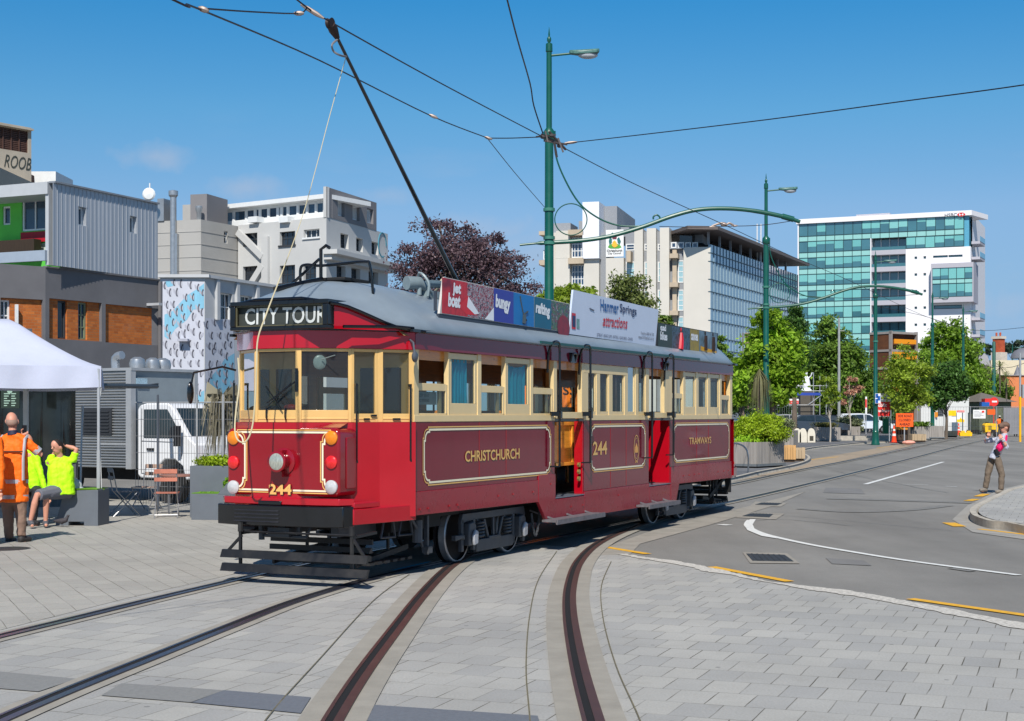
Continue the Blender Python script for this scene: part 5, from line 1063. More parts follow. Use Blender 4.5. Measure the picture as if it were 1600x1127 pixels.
wire('span_wire', [(-300, -280, 8.5), (262, -4, 11), (310, 14, 12.5), (500, 95, 18), (673, 181, 23), (762, 216, 26)], .012, 'span wire running from the upper left corner down to the junction fittings', fit=[(677, 182, 23, 7, 3), (318, 15, 12.6, 8, 3), (763, 216, 26, 6, 2)])
wire('span_wire', [(325, 14, 12.6), (400, 19, 14), (466, 21, 15.6), (480, 12, 15.8)], .010, 'short span wire near the top left reaching the contact wire', fit=[(467, 21, 15.6, 8, 0)])
wire('span_wire', [(762, 216, 26), (800, 216, 26.5), (850, 214, 27)], .012, 'short level span wire left of the wire junction')
wire('span_wire', [(762, 217, 26), (806, 272, 31), (851, 324, 37.8)], .010, 'short slanting stay wire tied to the tallest green pole')
wire('feeder_cable', [(790, -10, 20), (808, 60, 22), (828, 130, 25), (834, 165, 26), (848, 208, 27)], .016, 'slack cable dropping from the top edge to the wire junction')
wire('span_wire', [(885, 224, 27.5), (1000, 211, 25), (1200, 187, 22), (1400, 160, 20), (1620, 130, 18), (2100, 55, 15)], .011, 'span wire crossing the open sky to the right edge', fit=[(892, 223, 27.5, 10, -1)])
wire('span_wire', [(1030, 354, 38), (1080, 355, 38), (1128, 354, 38), (1190, 352, 38), (1240, 345, 38)], .012, 'span wire slung beneath the curved arm of the tallest pole', fit=[(1113, 355, 38, 5, 0), (1148, 353, 38, 5, 0)])
wire('span_wire', [(1250, 462, 61), (1330, 466, 61), (1440, 460, 61)], .014, 'span wire slung beneath the arm of the second pole')
wire('span_wire', [(1374, 480, 89), (1440, 493, 89), (1520, 516, 89), (1600, 512, 80)], .016, 'distant span wire right of the bus sign pole')
wire('span_wire', [(1553, 572, 140), (1580, 574, 140), (1620, 560, 120)], .03, 'thick distant cable beside the thick plain green pole')
m = MB()
for a, c in (((846, 210, 27), (872, 224, 27.4)), ((858, 206, 27), (884, 234, 27.4)), ((838, 214, 27), (868, 211, 27.2)), ((850, 220, 27), (886, 226, 27.2)), ((866, 222, 27), (870, 246, 27.1)), ((852, 205, 27), (856, 222, 27)), ((872, 216, 27), (880, 238, 27))):
    m.bar(P(*a), P(*c), .035, .03)
for c in ((862, 212, 27), (874, 228, 27.2), (848, 214, 26.9)): m.ball(P(*c), .05, .05, .04, 8, 5)
m.build('wire_junction', mat('junction_metal', (92, 84, 82), .5, .5, var=.3), origin=P(862, 214, 27), label='cluster of metal crossing fittings where the overhead wires meet', cat='wire fitting')
m = MB()
a = [P(1112, 354, 38), P(1122, 350, 38), P(1130, 349, 38), P(1134, 352, 38), P(1140, 349, 38), P(1148, 354, 38)]; m.tube(catmull(a, 4), .03, 6); m.ball(P(1131, 351, 38), .09, .06, .06, 8, 6); m.build('wire_hanger', INS, origin=P(1131, 351, 38), label='curled wire hanger at the middle of the span under the arch', cat='wire fitting')
# ---------------------------------------------------------------- buildings
WFR = mat('window_frame_white', (222, 224, 224), .5, var=.05); WFD = mat('window_frame_dark', (58, 60, 64), .5)
GD = darkglass('office_glass', (34, 44, 54)); GB = darkglass('office_glass_blue', (48, 72, 92)); 
def building(label, W, cat='building'): return empty('building', W.pt(0, 0), 0, label, cat)
def shell(root, W, u0, u1, z0, z1, back, m, name='wall', o=0.0, roof=True):
    b = MB(); q = lambda u, d, z: W.pt(u, z, o - d)
    b.poly([q(u0, 0, z0), q(u0, back, z0), q(u0, back, z1), q(u0, 0, z1)]); b.poly([q(u1, 0, z0), q(u1, back, z0), q(u1, back, z1), q(u1, 0, z1)]); b.poly([q(u0, back, z0), q(u1, back, z0), q(u1, back, z1), q(u0, back, z1)])
    if roof: b.poly([q(u0, 0, z1), q(u1, 0, z1), q(u1, back, z1), q(u0, back, z1)])
    return b.build(name, m, root, world=True, smooth=False)
def shell2(root, A, B, C, z0, z1, m, name='wall', back=None):
    D = back if back is not None else A + C - B; up = lambda p, z: Vector((p.x, p.y, z)); b = MB()
    b.poly([up(A, z0), up(D, z0), up(D, z1), up(A, z1)]); b.poly([up(D, z0), up(C, z0), up(C, z1), up(D, z1)]); b.poly([up(A, z1), up(B, z1), up(C, z1), up(D, z1)])
    return b.build(name, m, root, world=True, smooth=False)
def wbox(root, W, name, m, x0, y0, x1, y1, o0, o1, ucorr=None, bevel=0):
    u0, u1, z0, z1 = R4(W, x0, y0, x1, y1); b = MB(); W.box(b, min(u0, u1), max(u0, u1), z0, z1, o0, o1); return b.build(name, m, root, world=True, smooth=False, bevel=bevel)
def zc(W, px, py): return W.at(px, py)[1]
def R4(W, x0, y0, x1, y1):   # level rectangle measured at its left end
    u0 = W.u(x0); u1 = W.u(x1); return (min(u0, u1), max(u0, u1), zc(W, x0, y1), zc(W, x0, y0))
# --- brick building with metal clad top storey
DGREY = mat('dark_render', (106, 105, 108), .85, var=.12, scale=.9, world_co=True, dirt=.25)
bm_ = brick_mat('orange_brick', (196, 112, 50), (166, 88, 38), (150, 110, 76), .24, .08, 0, ms=.008, var=.12)
N_, K_ = nodes_of(bm_)     # bricks run on a vertical wall: feed (along wall, z)
gg = [x for x in N_ if x.type == 'NEW_GEOMETRY'][0]; mpp = [x for x in N_ if x.type == 'MAPPING'][0]
sp_ = N_.new("ShaderNodeSeparateXYZ"); cb_ = N_.new("ShaderNodeCombineXYZ"); K_(gg.outputs['Position'], sp_.inputs[0]); ad_ = N_.new("ShaderNodeMath"); K_(sp_.outputs[0], ad_.inputs[0]); K_(sp_.outputs[1], ad_.inputs[1]); K_(ad_.outputs[0], cb_.inputs[0]); K_(sp_.outputs[2], cb_.inputs[1]); K_(cb_.outputs[0], mpp.inputs[0])
W1 = Wall(71, 42, 250, 46.2); W0 = Wall(-140, 39.5, 71, 42)
root = building('low dark grey building with orange brick panels, behind the white canopy tent', W1)
zt1 = zc(W1, 71, 417); hA = R4(W1, 77, 466, 159, 529); hB = R4(W1, 165, 475, 249, 535); hC = R4(W0, 1, 465, 67, 527)
b = MB(); holed_wall(b, W1, 0, W1.L, 0, zt1, [hA, hB], .12); holed_wall(b, W0, 0, W0.L, 0, zt1, [hC], .12); b.build('wall', DGREY, root, world=True, smooth=False)
shell2(root, W0.pt(0, 0), W0.pt(W0.L, 0), W1.pt(W1.L, 0), 0, zt1 - .01, DGREY)
wins = [R4(W1, 94, 469, 108.5, 529), R4(W1, 126, 472, 140, 530)]; w0 = R4(W0, 2, 468, 18, 517)
b = MB(); holed_wall(b, W1, hA[0], hA[1], hA[2], hA[3], wins, .15, o=-.10); holed_wall(b, W1, hB[0], hB[1], hB[2], hB[3], [], o=-.10); holed_wall(b, W0, hC[0], hC[1], hC[2], hC[3], [w0], .15, o=-.10); b.build('brick_panel', bm_, root, world=True, smooth=False)
window(root, W1, wins[0], WFD, GD, 1, 1, .22); window(root, W1, wins[1], mat('frame_sage', (120, 130, 104), .5), GB, 2, 3, .22); window(root, W0, w0, WFR, GD, 2, 2, .22)
wbox(root, W1, 'wall_lamp', mat('lamp_grey', (170, 172, 176), .4), 229, 474, 234, 478, 0, .5)
wbox(root, W0, 'air_conditioner', mat('ac_grey', (92, 94, 98), .5, var=.4, scale=9), 22, 514, 41, 525, 0, .4); wbox(root, W0, 'pipe', WFR, 23, 476, 26.5, 514, 0, .1); wbox(root, W1, 'downpipe', DGREY, 246.5, 440, 249.5, 640, 0.02, .12); wbox(root, W1, 'parapet_cap', DGREY, 71, 415.5, 249, 418, -.1, .06)
METAL = mat('standing_seam', (172, 177, 184), .42, .25, var=.10, scale=1.2, stretch=(6, 6, .25), world_co=True)
WB = Wall(76, 42.0, 240, 46.35); z0b, z1b = zc(WB, 76, 415), zc(WB, 76, 286)
root = building('upper storey clad in grey ribbed metal with a green front, on the brick building', WB)
h1, h2 = R4(WB, 115.6, 323, 128, 352), R4(WB, 196.5, 337.5, 207, 364)
b = MB(); holed_wall(b, WB, 0, WB.L, z0b, z1b, [h1, h2], .2, o=.16)
for k in range(int(WB.L / .18) + 1):
    u = k * .18
    if u > WB.L: break
    for (a, c) in ([(z0b, z1b)] if not any(h[0] - .05 < u < h[1] + .05 for h in (h1, h2)) else [(z0b, min(h[2] for h in (h1, h2) if h[0] - .05 < u < h[1] + .05)), (max(h[3] for h in (h1, h2) if h[0] - .05 < u < h[1] + .05), z1b)]): WB.box(b, u - .010, u + .010, a, c, .161, .174)
b.build('wall', METAL, root, world=True, smooth=False); shell2(root, Vector((GX(-120, 43.97), 43.97, 0)), WB.pt(0, 0, .1), WB.pt(WB.L, 0, .16), z0b, z1b - .01, METAL)
for h in (h1, h2): window(root, WB, h, WFR, GB, 2, 1, .2, o=.16)
wbox(root, WB, 'roof_edge', mat('roof_edge_grey', (128, 134, 142), .5), 76, 283.5, 240, 286.2, .0, .24)
WF = Wall(-120, 43.97, 76, 42.0); GRN = mat('green_render', (92, 196, 74), .7, var=.08, scale=1.5, world_co=True)
zf0, zf1 = zc(WF, 76, 414), zc(WF, 76, 284)
b = MB(); WF.box(b, 0, WF.L, zf1 - .35, zf1 - .005, -1.2, .05); WF.box(b, WF.L - .12, WF.L, zf0, zf1 - .35, -1.2, 0.0); b.build('roof_fascia', mat('fascia_grey', (176, 180, 184), .5, var=.05), root, world=True, smooth=False)
WG_ = Wall(-120, 43.97, 76, 42.0); WG_.p = WG_.p - WG_.n * 1.0
h1 = R4(WG_, 34, 301, 73, 362); h2 = R4(WG_, 34, 382, 73, 403); h3 = R4(WG_, 4, 323, 16, 352); h4 = R4(WG_, 34, 364, 73, 380)
b = MB(); holed_wall(b, WG_, 0, WG_.u(76) + .5, zf0, zf1 - .3, [h1, h2, h3], .1); b.build('green_wall', GRN, root, world=True, smooth=False)
window(root, WG_, h1, WFR, GB, 2, 1, .1, fw=.06); window(root, WG_, h2, WFR, mat('curtained_glass', (196, 206, 196), .5, var=.1), 3, 1, .1); window(root, WG_, h3, WFR, GB, 1, 1, .1)
b = MB(); WG_.box(b, h4[0], h4[1], h4[2], h4[3], 0, .05); b.build('red_panel', mat('red_panel', (168, 18, 34), .5), root, world=True)
wbox(root, WF, 'balcony_rail', mat('balcony_grey', (150, 162, 176), .5, var=.05), -40, 398, 74, 414, .0, .1)
wbox(root, WF, 'slatted_screen', mat('slats_brown', (52, 40, 30), .8, var=.3, scale=6, stretch=(8, 8, .5)), -40, 374, 30, 399, -.9, -.6)
# --- concrete tower upper left
CB = mat('weathered_concrete', (176, 166, 150), .9, var=.14, scale=.5, world_co=True, dirt=.35)
WT = Wall(-60, 69, 49, 72); root = building('weathered concrete tower with brown louvres and graffiti at the upper left', WT)
zt = zc(WT, 49, 200); zl = zc(WT, 49, 264); lv = R4(WT, -20, 194, 44, 229)
b = MB(); holed_wall(b, WT, 0, WT.L, 0, zt, [lv], .3); b.build('wall', CB, root, world=True, smooth=False); shell(root, WT, 0, WT.L, 0, zt, 8, CB)
b = MB(); n = 12
for k in range(n): z = lv[2] + (lv[3] - lv[2]) * k / n; WT.box(b, lv[0], lv[1], z, z + .06, -.28, -.1)
for k in range(6): u = lv[0] + (lv[1] - lv[0]) * k / 5; WT.box(b, u - .03, u + .03, lv[2], lv[3], -.12, -.05)
WT.box(b, lv[0], lv[1], lv[2], lv[3], -.4, -.3); b.build('louvre', mat('brown_louvre', (82, 58, 50), .7, var=.15), root, world=True, smooth=False)
b = MB(); a = WT.at(6, 262); c = WT.at(47, 264); b.text('ROOB', WT.pt(a[0], zc(WT, 20, 263), .02), WT.d, (0, 0, 1), c[0] - a[0], .62, bold=.0, slant=.2); b.build('graffiti', mat('spray_black', (62, 66, 60), .6), root, world=True, smooth=False, recalc=False)
wbox(root, WT, 'roof_edge', CB, -60, 183, 49, 186, -.2, .2)
WT2 = Wall(-20, 66, 112, 78)
b = MB(); z = zc(WT2, 0, 262); WT2.box(b, 0, WT2.L, z - .8, z, -8, 0); WT2.box(b, 0, WT2.L, z - 3.5, z - 1.3, -8, -.6)
for k in range(9): WT2.box(b, k * WT2.L / 9, k * WT2.L / 9 + .4, z - 4, z - .8, -.8, -.3)
b.build('balcony_slab', CB, root, world=True, smooth=False)
wbox(root, WT2, 'roof_box', WFR, 84, 268, 111, 288, -3, .1); wbox(root, WT2, 'roof_box', mat('rust_brown', (70, 44, 40), .8), 50, 258, 84, 290, -4, -1)
# --- penguin mural building
GREYP = mat('pale_grey_paint', (184, 186, 188), .8, var=.07, scale=.8, world_co=True, dirt=.2)
M1 = Wall(250, 58, 320, 58); M2 = Wall(320, 58, 432, 62.9); root = building('pale grey building with a mural of penguins painted on its side', M1)
ztm = zc(M1, 260, 434)
hw = [R4(M2, 343, 457, 363, 500), R4(M2, 374, 461, 394, 503), R4(M2, 404, 464, 422, 506)]
b = MB(); holed_wall(b, M1, 0, M1.L, 0, ztm, []); holed_wall(b, M2, 0, M2.L, 0, ztm, hw, .2); b.build('wall', GREYP, root, world=True, smooth=False); shell2(root, M1.pt(0, 0), M2.pt(0, 0), M2.pt(M2.L, 0), 0, ztm - .01, GREYP)
for h in hw: window(root, M2, h, WFR, GD, 3, 2, .2)
b = MB(); M1.box(b, -.05, M1.L + .2, ztm, ztm + .12, -.2, .15); M2.box(b, 0, M2.L, ztm + .002, ztm + .122, -.2, .15)
for px in (338, 369, 400): u = M2.u(px); M2.box(b, u - .1, u + .1, zc(M2, 338, 500), ztm, 0, .12)
b.build('parapet', GREYP, root, world=True, smooth=False)
MUW = mat('mural_white', (190, 193, 204), .8, var=.05, scale=1.2, world_co=True, dirt=.12); MUB = mat('mural_blue', (126, 180, 204), .8, var=.16, scale=1.1, stretch=(4, 4, .5), world_co=True); MUK = mat('mural_penguin', (84, 84, 94), .8, var=.12, scale=6, world_co=True); MUS = mat('mural_shade', (168, 170, 182), .8)
b = MB()
def mp(W, px, py, o): u, z = W.at(px, py); return W.pt(u, z, o)
def mpoly(W, pts, k, o): b.mtl(k).poly([mp(W, x, y, o) for x, y in pts])
mpoly(M1, [(254, 436), (319, 441), (319, 660), (254, 660)], 0, .006); mpoly(M2, [(320.5, 497), (366, 500), (366, 660), (320.5, 660)], 0, .006)
mpoly(M1, [(257, 492), (270, 486), (292, 462), (306, 453), (319, 443), (319, 482), (302, 484), (292, 500), (274, 514), (263, 530), (257, 526)], 1, .010)
mpoly(M1, [(292, 628), (300, 620), (319, 610), (319, 660), (290, 660)], 1, .010); mpoly(M2, [(320.5, 610), (328, 590), (342, 575), (350, 562), (366, 552), (366, 660), (320.5, 660)], 1, .010)
mpoly(M1, [(257, 441), (261, 439), (274, 441), (270, 447), (262, 449)], 1, .010)
def penguin(W, x, y, s, fl, mpoly=mpoly):
    f = -1 if fl else 1; X = x
    def sq(pts): return [(X + (a - X) * .72, c) for a, c in pts]
    _mp = mpoly; mpoly = lambda W_, p_, k_, o_: _mp(W_, sq(p_), k_, o_)
    mpoly(W, [(x - 1 * f, y + 6 * s), (x - 7 * f, y), (x - 8 * f, y - 5 * s), (x - 6 * f, y - 6 * s), (x - 1 * f, y + 1 * s)], 3, .013)
    mpoly(W, [(x - 1.6, y + 6 * s), (x - 2.6, y + 1 * s), (x - 2.2, y - 3 * s), (x - 1, y - 5 * s), (x - .6, y - 7 * s), (x + .9, y - 7.4 * s), (x + 1.9, y - 6.4 * s), (x + 3.2, y - 6.0 * s), (x + 1.9, y - 5.4 * s), (x + 2.0, y - 3 * s), (x + 2.3, y + 2 * s), (x + 1.6, y + 6.2 * s), (x + 3, y + 7 * s), (x - .6, y + 7 * s)], 2, .016)
    mpoly(W, [(x + .4, y + 5 * s), (x + .1, y + 1 * s), (x + .6, y - 3.4 * s), (x + 1.6, y - 3 * s), (x + 1.8, y + 2 * s), (x + 1.2, y + 5 * s)], 0, .019)
pr = random.Random(3)
for W, x0, x1, y0, y1 in ((M1, 259, 317, 446, 640), (M2, 325, 364, 507, 640)):
    row = 0; y = y0
    while y < y1:
        x = x0 + (6 if row % 2 else 0)
        while x < x1:
            penguin(W, x + pr.uniform(-2.5, 2.5), y + pr.uniform(-5, 5), pr.uniform(.72, .95), pr.random() < .12); x += 12.5
        y += 15.5; row += 1
b.build('mural', [MUW, MUB, MUK, MUS], root, world=True, smooth=False, recalc=False)
wbox(root, M1, 'vent_hood', MUS, 280, 530, 296, 534, .02, .35)
# --- grey block and the white office building behind
WL = Wall(372, 104.5, 510, 100); WR = Wall(510, 100, 606, 109.5); GBF = Wall(246, 102, 314, 101); GBR = Wall(314, 101, 374, 104.8)
GRC = mat('grey_concrete', (168, 166, 162), .85, var=.07, scale=.3, world_co=True, dirt=.15); WHT = mat('white_render', (192, 192, 190), .8, var=.05, scale=.4, world_co=True, dirt=.10); DKR = mat('charcoal_render', (126, 124, 126), .8, var=.06, scale=.4, world_co=True)
root = building('plain grey concrete block with ducts on its roof', GBF)
zg = zc(GBF, 314, 343); hg = R4(GBR, 350, 361, 356, 380)
b = MB(); holed_wall(b, GBF, 0, GBF.L, 0, zg, []); holed_wall(b, GBR, 0, GBR.L, 0, zg, [hg], .2)
for py in (362, 382, 402, 423): z = zc(GBF, 314, py); GBF.box(b, 0, GBF.L, z, z + .05, 0, .03); GBR.box(b, 0, GBR.L, z, z + .05, 0, .03)
b.build('wall', GRC, root, world=True, smooth=False); shell2(root, GBF.pt(0, 0), GBR.pt(0, 0), GBR.pt(GBR.L, 0), 0, zg - .01, GRC); window(root, GBR, hg, WFR, GD, 1, 2, .2)
wbox(root, GBF, 'plant_room', DKR, 286, 301, 312, 343, -4, -1); wbox(root, GBF, 'plant_room', GRC, 228, 305, 287, 343, -8, -5)
DUCT = mat('duct_metal', (168, 172, 176), .35, .6, var=.1)
for px, r, t in ((265.5, .22, 294), (306, .16, 318)):
    a = P(px, 343, 100.5); z = P(px, t, 100.5).z; b = MB(); b.lathe([(r, 8), (r, z - .5), (r * 1.5, z - .35), (r * 1.5, z - .05), (r * .7, z)], (a.x, 101.5, 0), 14); b.build('duct', DUCT, root, world=True)
wbox(root, GBF, 'duct', DUCT, 247, 311, 257, 346, -1, .1); wbox(root, GBF, 'duct', DUCT, 276, 366, 280, 434, 0, .3)
b = MB(); a = P(234, 300, 101); b.tube([(a.x, 101, 10), (a.x, 101, a.z + .6)], .05, 6); b.lathe([(0, 0), (.35, .05), (.45, .15)], (a.x, 100.6, a.z - .2), 14, axis='y'); b.build('dish', WFR, root, world=True)
root = building('white multi storey office building with a charcoal top corner and a long cornice', WL)
zw = zc(WL, 510, 339)
hl = [R4(WL, 437, 363, 461, 384), R4(WL, 474.5, 359.5, 499, 372), R4(WL, 437, 415.5, 461, 443), R4(WL, 474, 413.5, 494, 442), R4(WL, 379.5, 365.5, 402, 386), R4(WL, 379.5, 417, 402, 440)]
hr_ = [R4(WR, *t) for t in ((532, 364, 544.5, 387), (556.6, 371, 567, 392), (580.6, 377, 591, 397), (526, 414, 540, 442), (549, 418, 563, 446), (576, 423, 591, 449))]
b = MB(); holed_wall(b, WL, 0, WL.L, 0, zw, hl, .35); holed_wall(b, WR, 0, WR.L, 0, zw, hr_, .5)
z2 = zc(WR, 512, 388); WR.box(b, -.4, WR.L + .6, z2 - .45, z2 - .15, -.1, 1.0); WR.box(b, -.2, WR.L + .4, z2 - .8, z2 - .45, -.1, .5)
for t in ((412, 430),): WL.box(b, WL.u(t[0]), WL.u(t[0]) + .6, 0, zw - 1, 0, .25)
z3 = zc(WL, 379, 350); 
for (x0, y0, x1, y1) in ((374, 363, 413, 402), (395, 444, 413, 415)): b.bar(mp(WL, x0, y0, .15), mp(WL, x1, y1, .15), .25, .45)
b.build('wall', WHT, root, world=True, smooth=False); shell2(root, WL.pt(0, 0), WL.pt(WL.L, 0), WR.pt(WR.L, 0), 0, zw - .01, WHT)
for i, h in enumerate(hl): window(root, WL, h, WFR if i in (1,) else WFD, GD, 3, 1 if i == 1 else 2, .3, sill=i < 4)
for h in hr_: window(root, WR, h, WFD, GD, 2, 3, .4)
hr2 = [R4(WR, *t) for t in ((527.5, 313, 538, 337), (550.5, 319.5, 561.5, 343), (573, 325, 583, 348))]
za = zc(WR, 510, 292); u1 = WR.u(588); b = MB(); holed_wall(b, WR, 0, u1, zw, za, hr2, .35, o=.02); b.build('top_corner', DKR, root, world=True, smooth=False); shell2(root, WL.pt(WL.u(506), 0, .02), WR.pt(0, 0, .02), WR.pt(u1, 0, .02), zw, za - .01, WHT); wbox(root, WL, 'top_corner_front', WHT, 506, 292, 510, 340, -.3, .05)
for h in hr2: window(root, WR, h, WFR, GB, 1, 1, .3, o=.02, fw=.14)
uP0, uP1 = WL.u(300) , WL.u(507); zr = zc(WL, 507, 314); z_w0, z_w1 = zc(WL, 505, 329), zc(WL, 505, 312.5)
hp = []
edges = [317, 332, 340, 352, 371.5, 385.5, 393, 406.5, 421, 427, 437, 452.5, 467, 481, 494, 503]
for a, c in zip(edges[:-1], edges[1:]): hp.append((WL.u(a) + .08, WL.u(c) - .08, z_w0, z_w1))
b = MB(); holed_wall(b, WL, uP0, uP1, zw, zc(WL, 507, 303), hp, .12, o=-.8); WL.box(b, uP0, uP1, zc(WL, 507, 309), zc(WL, 507, 302), -5, -.2); b.build('penthouse_wall', WFR, root, world=True, smooth=False)
for h in hp: window(root, WL, h, WFR, GB, 1, 1, .1, o=-.8, fw=.05)
shell2(root, WL.pt(uP0, 0, -.8), WL.pt(uP1, 0, -.8), WL.pt(uP1, 0, -.8) + WR.d * 6 - WR.n * 1.6, zw, zc(WL, 507, 303) - .01, WHT, name='penthouse_side')
for px in (399, 455 - 8): wbox(root, WL, 'air_conditioner', WFR, px - 7, 340, px + 7, 349, -.4, .3)
wbox(root, WL, 'graffiti', mat('graffiti_teal', (60, 130, 150), .7), 0, 0, 1, 1, 0, 0) if False else None
b = MB(); c = mp(WR, 597, 383, .02); pts = [c + WR.d * (.7 * math.cos(t)) + Vector((0, 0, .9 * math.sin(t))) for t in [2 * math.pi * k / 16 for k in range(14)]]; b.tube(pts, .05, 5); b.build('graffiti', mat('graffiti_teal', (60, 130, 150), .7), root, world=True)
# --- council offices
CW = Wall(843, 206, 1112, 200); CONW = mat('pale_precast', (204, 199, 189), .85, var=.05, scale=.2, world_co=True, dirt=.08); CBE = mat('beige_concrete', (186, 170, 148), .85, var=.1, scale=.5, world_co=True, dirt=.2); GYC = mat('mid_grey_cladding', (142, 146, 152), .6, var=.05)
GLT = mat('pale_blue_glass', (150, 186, 196), .08, var=.12, scale=.3, spec=1.0, coat=.5); GDK = darkglass('council_dark_glass', (52, 72, 98))
root = building('pale concrete council offices with a tall white stair tower, crest sign and blue glass wing', CW)
b = MB()
def cb(x0, y0, x1, y1, o0, o1): u0, u1, z0, z1 = R4(CW, x0, y0, x1, y1); CW.box(b, u0, u1, z0, z1, o0, o1)
for t in ((851, 362, 868, 700, -8, -1.5), (868.7, 361, 890, 700, -7, 0), (890, 447, 912, 700, -7, -.3), (912, 405, 936, 700, -7, 0), (947, 403.5, 975, 700, -7, .2), (991, 358, 1004.5, 700, -7, 0), (1010.5, 357, 1025, 700, -7, 0), (1031, 356, 1045.5, 700, -7, 0), (1068, 387, 1110, 700, -7, 0), (975, 410, 991, 700, -7, -2)): cb(*t)
for y in (403, 446, 488): cb(868.7, y, 890, y + .8, 0, .02)
b.build('concrete_panel', CONW, root, world=True, smooth=False)
b = MB(); cb(911.5, 317, 937.3, 405, -6, .6); b.build('stair_tower', mat('bright_white_panel', (228, 230, 236), .6, var=.02), root, world=True, smooth=False)
b = MB(); cb(937.8, 318, 958, 362, -18, -3); cb(895, 340, 911, 361, -9, -4); cb(846, 344, 882, 361, -9, -4); cb(958, 347, 971, 362, -9, -6); cb(936, 362, 947, 700, -6, -1); b.build('plant_room', GYC, root, world=True, smooth=False)
b = MB(); cb(975, 362, 1045, 700, -9, -1.1); cb(1045.5, 364, 1094, 377, -9, -3); cb(1045.5, 377, 1068, 700, -9, -1.1); cb(1045.5, 388, 1110, 388.6, -9, -.5); b.build('recess_wall', GYC, root, world=True, smooth=False)
b = MB()
for t in ((843, 362, 852, 368, -3, .4), (889, 360, 913, 369, -3, .6), (889, 404, 913, 413, -3, .6), (843, 407, 852, 415, -3, .4), (980, 393, 986.5, 410, -2, .6), (1050, 390, 1056.5, 700, -2.5, -.4), (1047, 397, 1060, 404, -2, .5), (1047, 442, 1060, 449, -2, .5), (1047, 486, 1060, 493, -2, .5)):
    b = MB(); cb(*t); b.build('balcony', CBE, root, world=True, smooth=False)
def cwin(x0, y0, x1, y1, g, cols=2, rows=1, o=-.9): window(root, CW, R4(CW, x0, y0, x1, y1), WFR, g, cols, rows, .2, o=o, fw=.14)
cwin(891, 370, 911, 402, GDK, 4, 3, -.8); cwin(891, 413.5, 911, 446, GDK, 4, 3, -.8)
for x0, x1 in ((976, 990), (1005, 1010), (1026, 1031)):
    cwin(x0, 380, x1, 390.5, GDK, 1, 2); cwin(x0, 408, x1, 440, GLT, 1, 3); cwin(x0, 452, x1, 486, GLT, 1, 3)
for x0, x1 in ((1047, 1055), (1058, 1067), (1069, 1078), (1080, 1089)): cwin(x0, 377.5, x1, 386.5, GDK, 1, 1, -.9)
for y0, y1 in ((406, 441), (452, 485), (494, 530)): cwin(1057.5, y0, 1067, y1, GLT, 1, 4, -.9)
cwin(845, 389, 851, 404, GDK, 1, 2, -1.4); cwin(862, 389, 868, 404, GDK, 1, 2, -1.4); cwin(862, 431, 868, 444, GDK, 1, 2, -1.4)
# crest sign
b = MB(); cb(947.5, 360, 975, 402, .2, .35); sg = b.build('crest_sign', mat('sign_white', (230, 230, 228), .6, var=.01), root, world=True, smooth=False)
b = MB()
def cp(pts, k, o=.38): b.mtl(k).poly([mp(CW, x, y, o) for x, y in pts])
cp([(950.5, 387), (953, 383), (961, 380.5), (969, 383), (972, 387), (967, 389), (955, 389)], 0); cp([(957, 385), (958, 379), (961, 376), (964, 379), (966, 385), (961, 387.5)], 1, .42)
cp([(953, 383), (952, 377), (954, 371), (957, 374), (957, 380)], 2, .40); cp([(969, 383), (971, 378), (968, 371), (965, 374), (966, 380)], 2, .40); cp([(958, 374), (957, 368), (961, 365), (965, 368), (964, 374)], 3, .42); cp([(955, 366.5), (958, 364), (960, 366), (958, 368)], 2, .44); cp([(967, 366.5), (964, 364), (962, 366), (964, 368)], 2, .44)
b.build('crest', [mat('crest_green', (84, 160, 60), .6), mat('crest_gold', (240, 180, 60), .6), mat('crest_teal', (40, 110, 110), .6), mat('crest_red', (110, 40, 60), .6)], sg, world=True, smooth=False, recalc=False)
b = MB(); b.text('Christchurch', mp(CW, 949, 394.5, .38), CW.d, (0, 0, 1), 2.15, .34, bold=.03); b.text('City Council', mp(CW, 950.5, 399, .38), CW.d, (0, 0, 1), 1.85, .32, bold=.02); b.build('lettering', mat('sign_dark', (60, 60, 62), .6), sg, world=True, smooth=False, recalc=False)
# glass wing
CG = Wall(1109, 199.8, 1246, 243.6); 
rows = [387, 400.5, 413.5, 441, 460, 486, 504, 530, 548, 575]
for i, (a, c) in enumerate(zip(rows[:-1], rows[1:])):
    z1, z0 = zc(CG, 1124, a), zc(CG, 1124, c); b = MB(); b.mtl(0); CG.box(b, .3, CG.L, z0 + .12, z1, -.3, 0); b.mtl(1); CG.box(b, .2, CG.L, z0, z0 + .12, -.3, .10); u = .3
    b.mtl(2)
    while u < CG.L: CG.box(b, u - .05, u + .05, z0 + .12, z1, 0, .10); u += 1.5
    b.build('window_band', [mat('wing_glass', (104, 140, 164), .07, var=.16, scale=.12, spec=1.0, coat=1.0, world_co=True) if i % 2 else mat('wing_glass_low', (120, 142, 156), .1, var=.16, scale=.12, spec=1.0, coat=1.0, world_co=True), mat('wing_ledge', (70, 92, 104), .5), mat('glass_fin', (140, 164, 178), .3, var=.1)], root, world=True, smooth=False)
shell2(root, CW.pt(CW.u(1068), 0, -8), CG.pt(0, 0, -.31), CG.pt(CG.L, 0, -.31), 0, zc(CG, 1124, 387) - .02, GYC)
b = MB(); CG.box(b, .3, CG.L, 0, zc(CG, 1124, 575), -.3, -.02); b.build('base_wall', GYC, root, world=True, smooth=False)
zk = zc(CG, 1126.7, 368); b = MB(); p = lambda px, Y, z: Vector((GX(px, Y), Y, z))
b.prism([CG.pt(-3.5, zk, -2), CG.pt(-1.2, zk, 1.5), CG.pt(CG.L + 1, zk - .3, 1.8), CG.pt(CG.L + 1, zk, -12), CG.pt(6, zk, -10)], (0, 0, .45)); b.build('roof_canopy', mat('canopy_dark', (104, 94, 90), .6, var=.1), root, world=True, smooth=False)
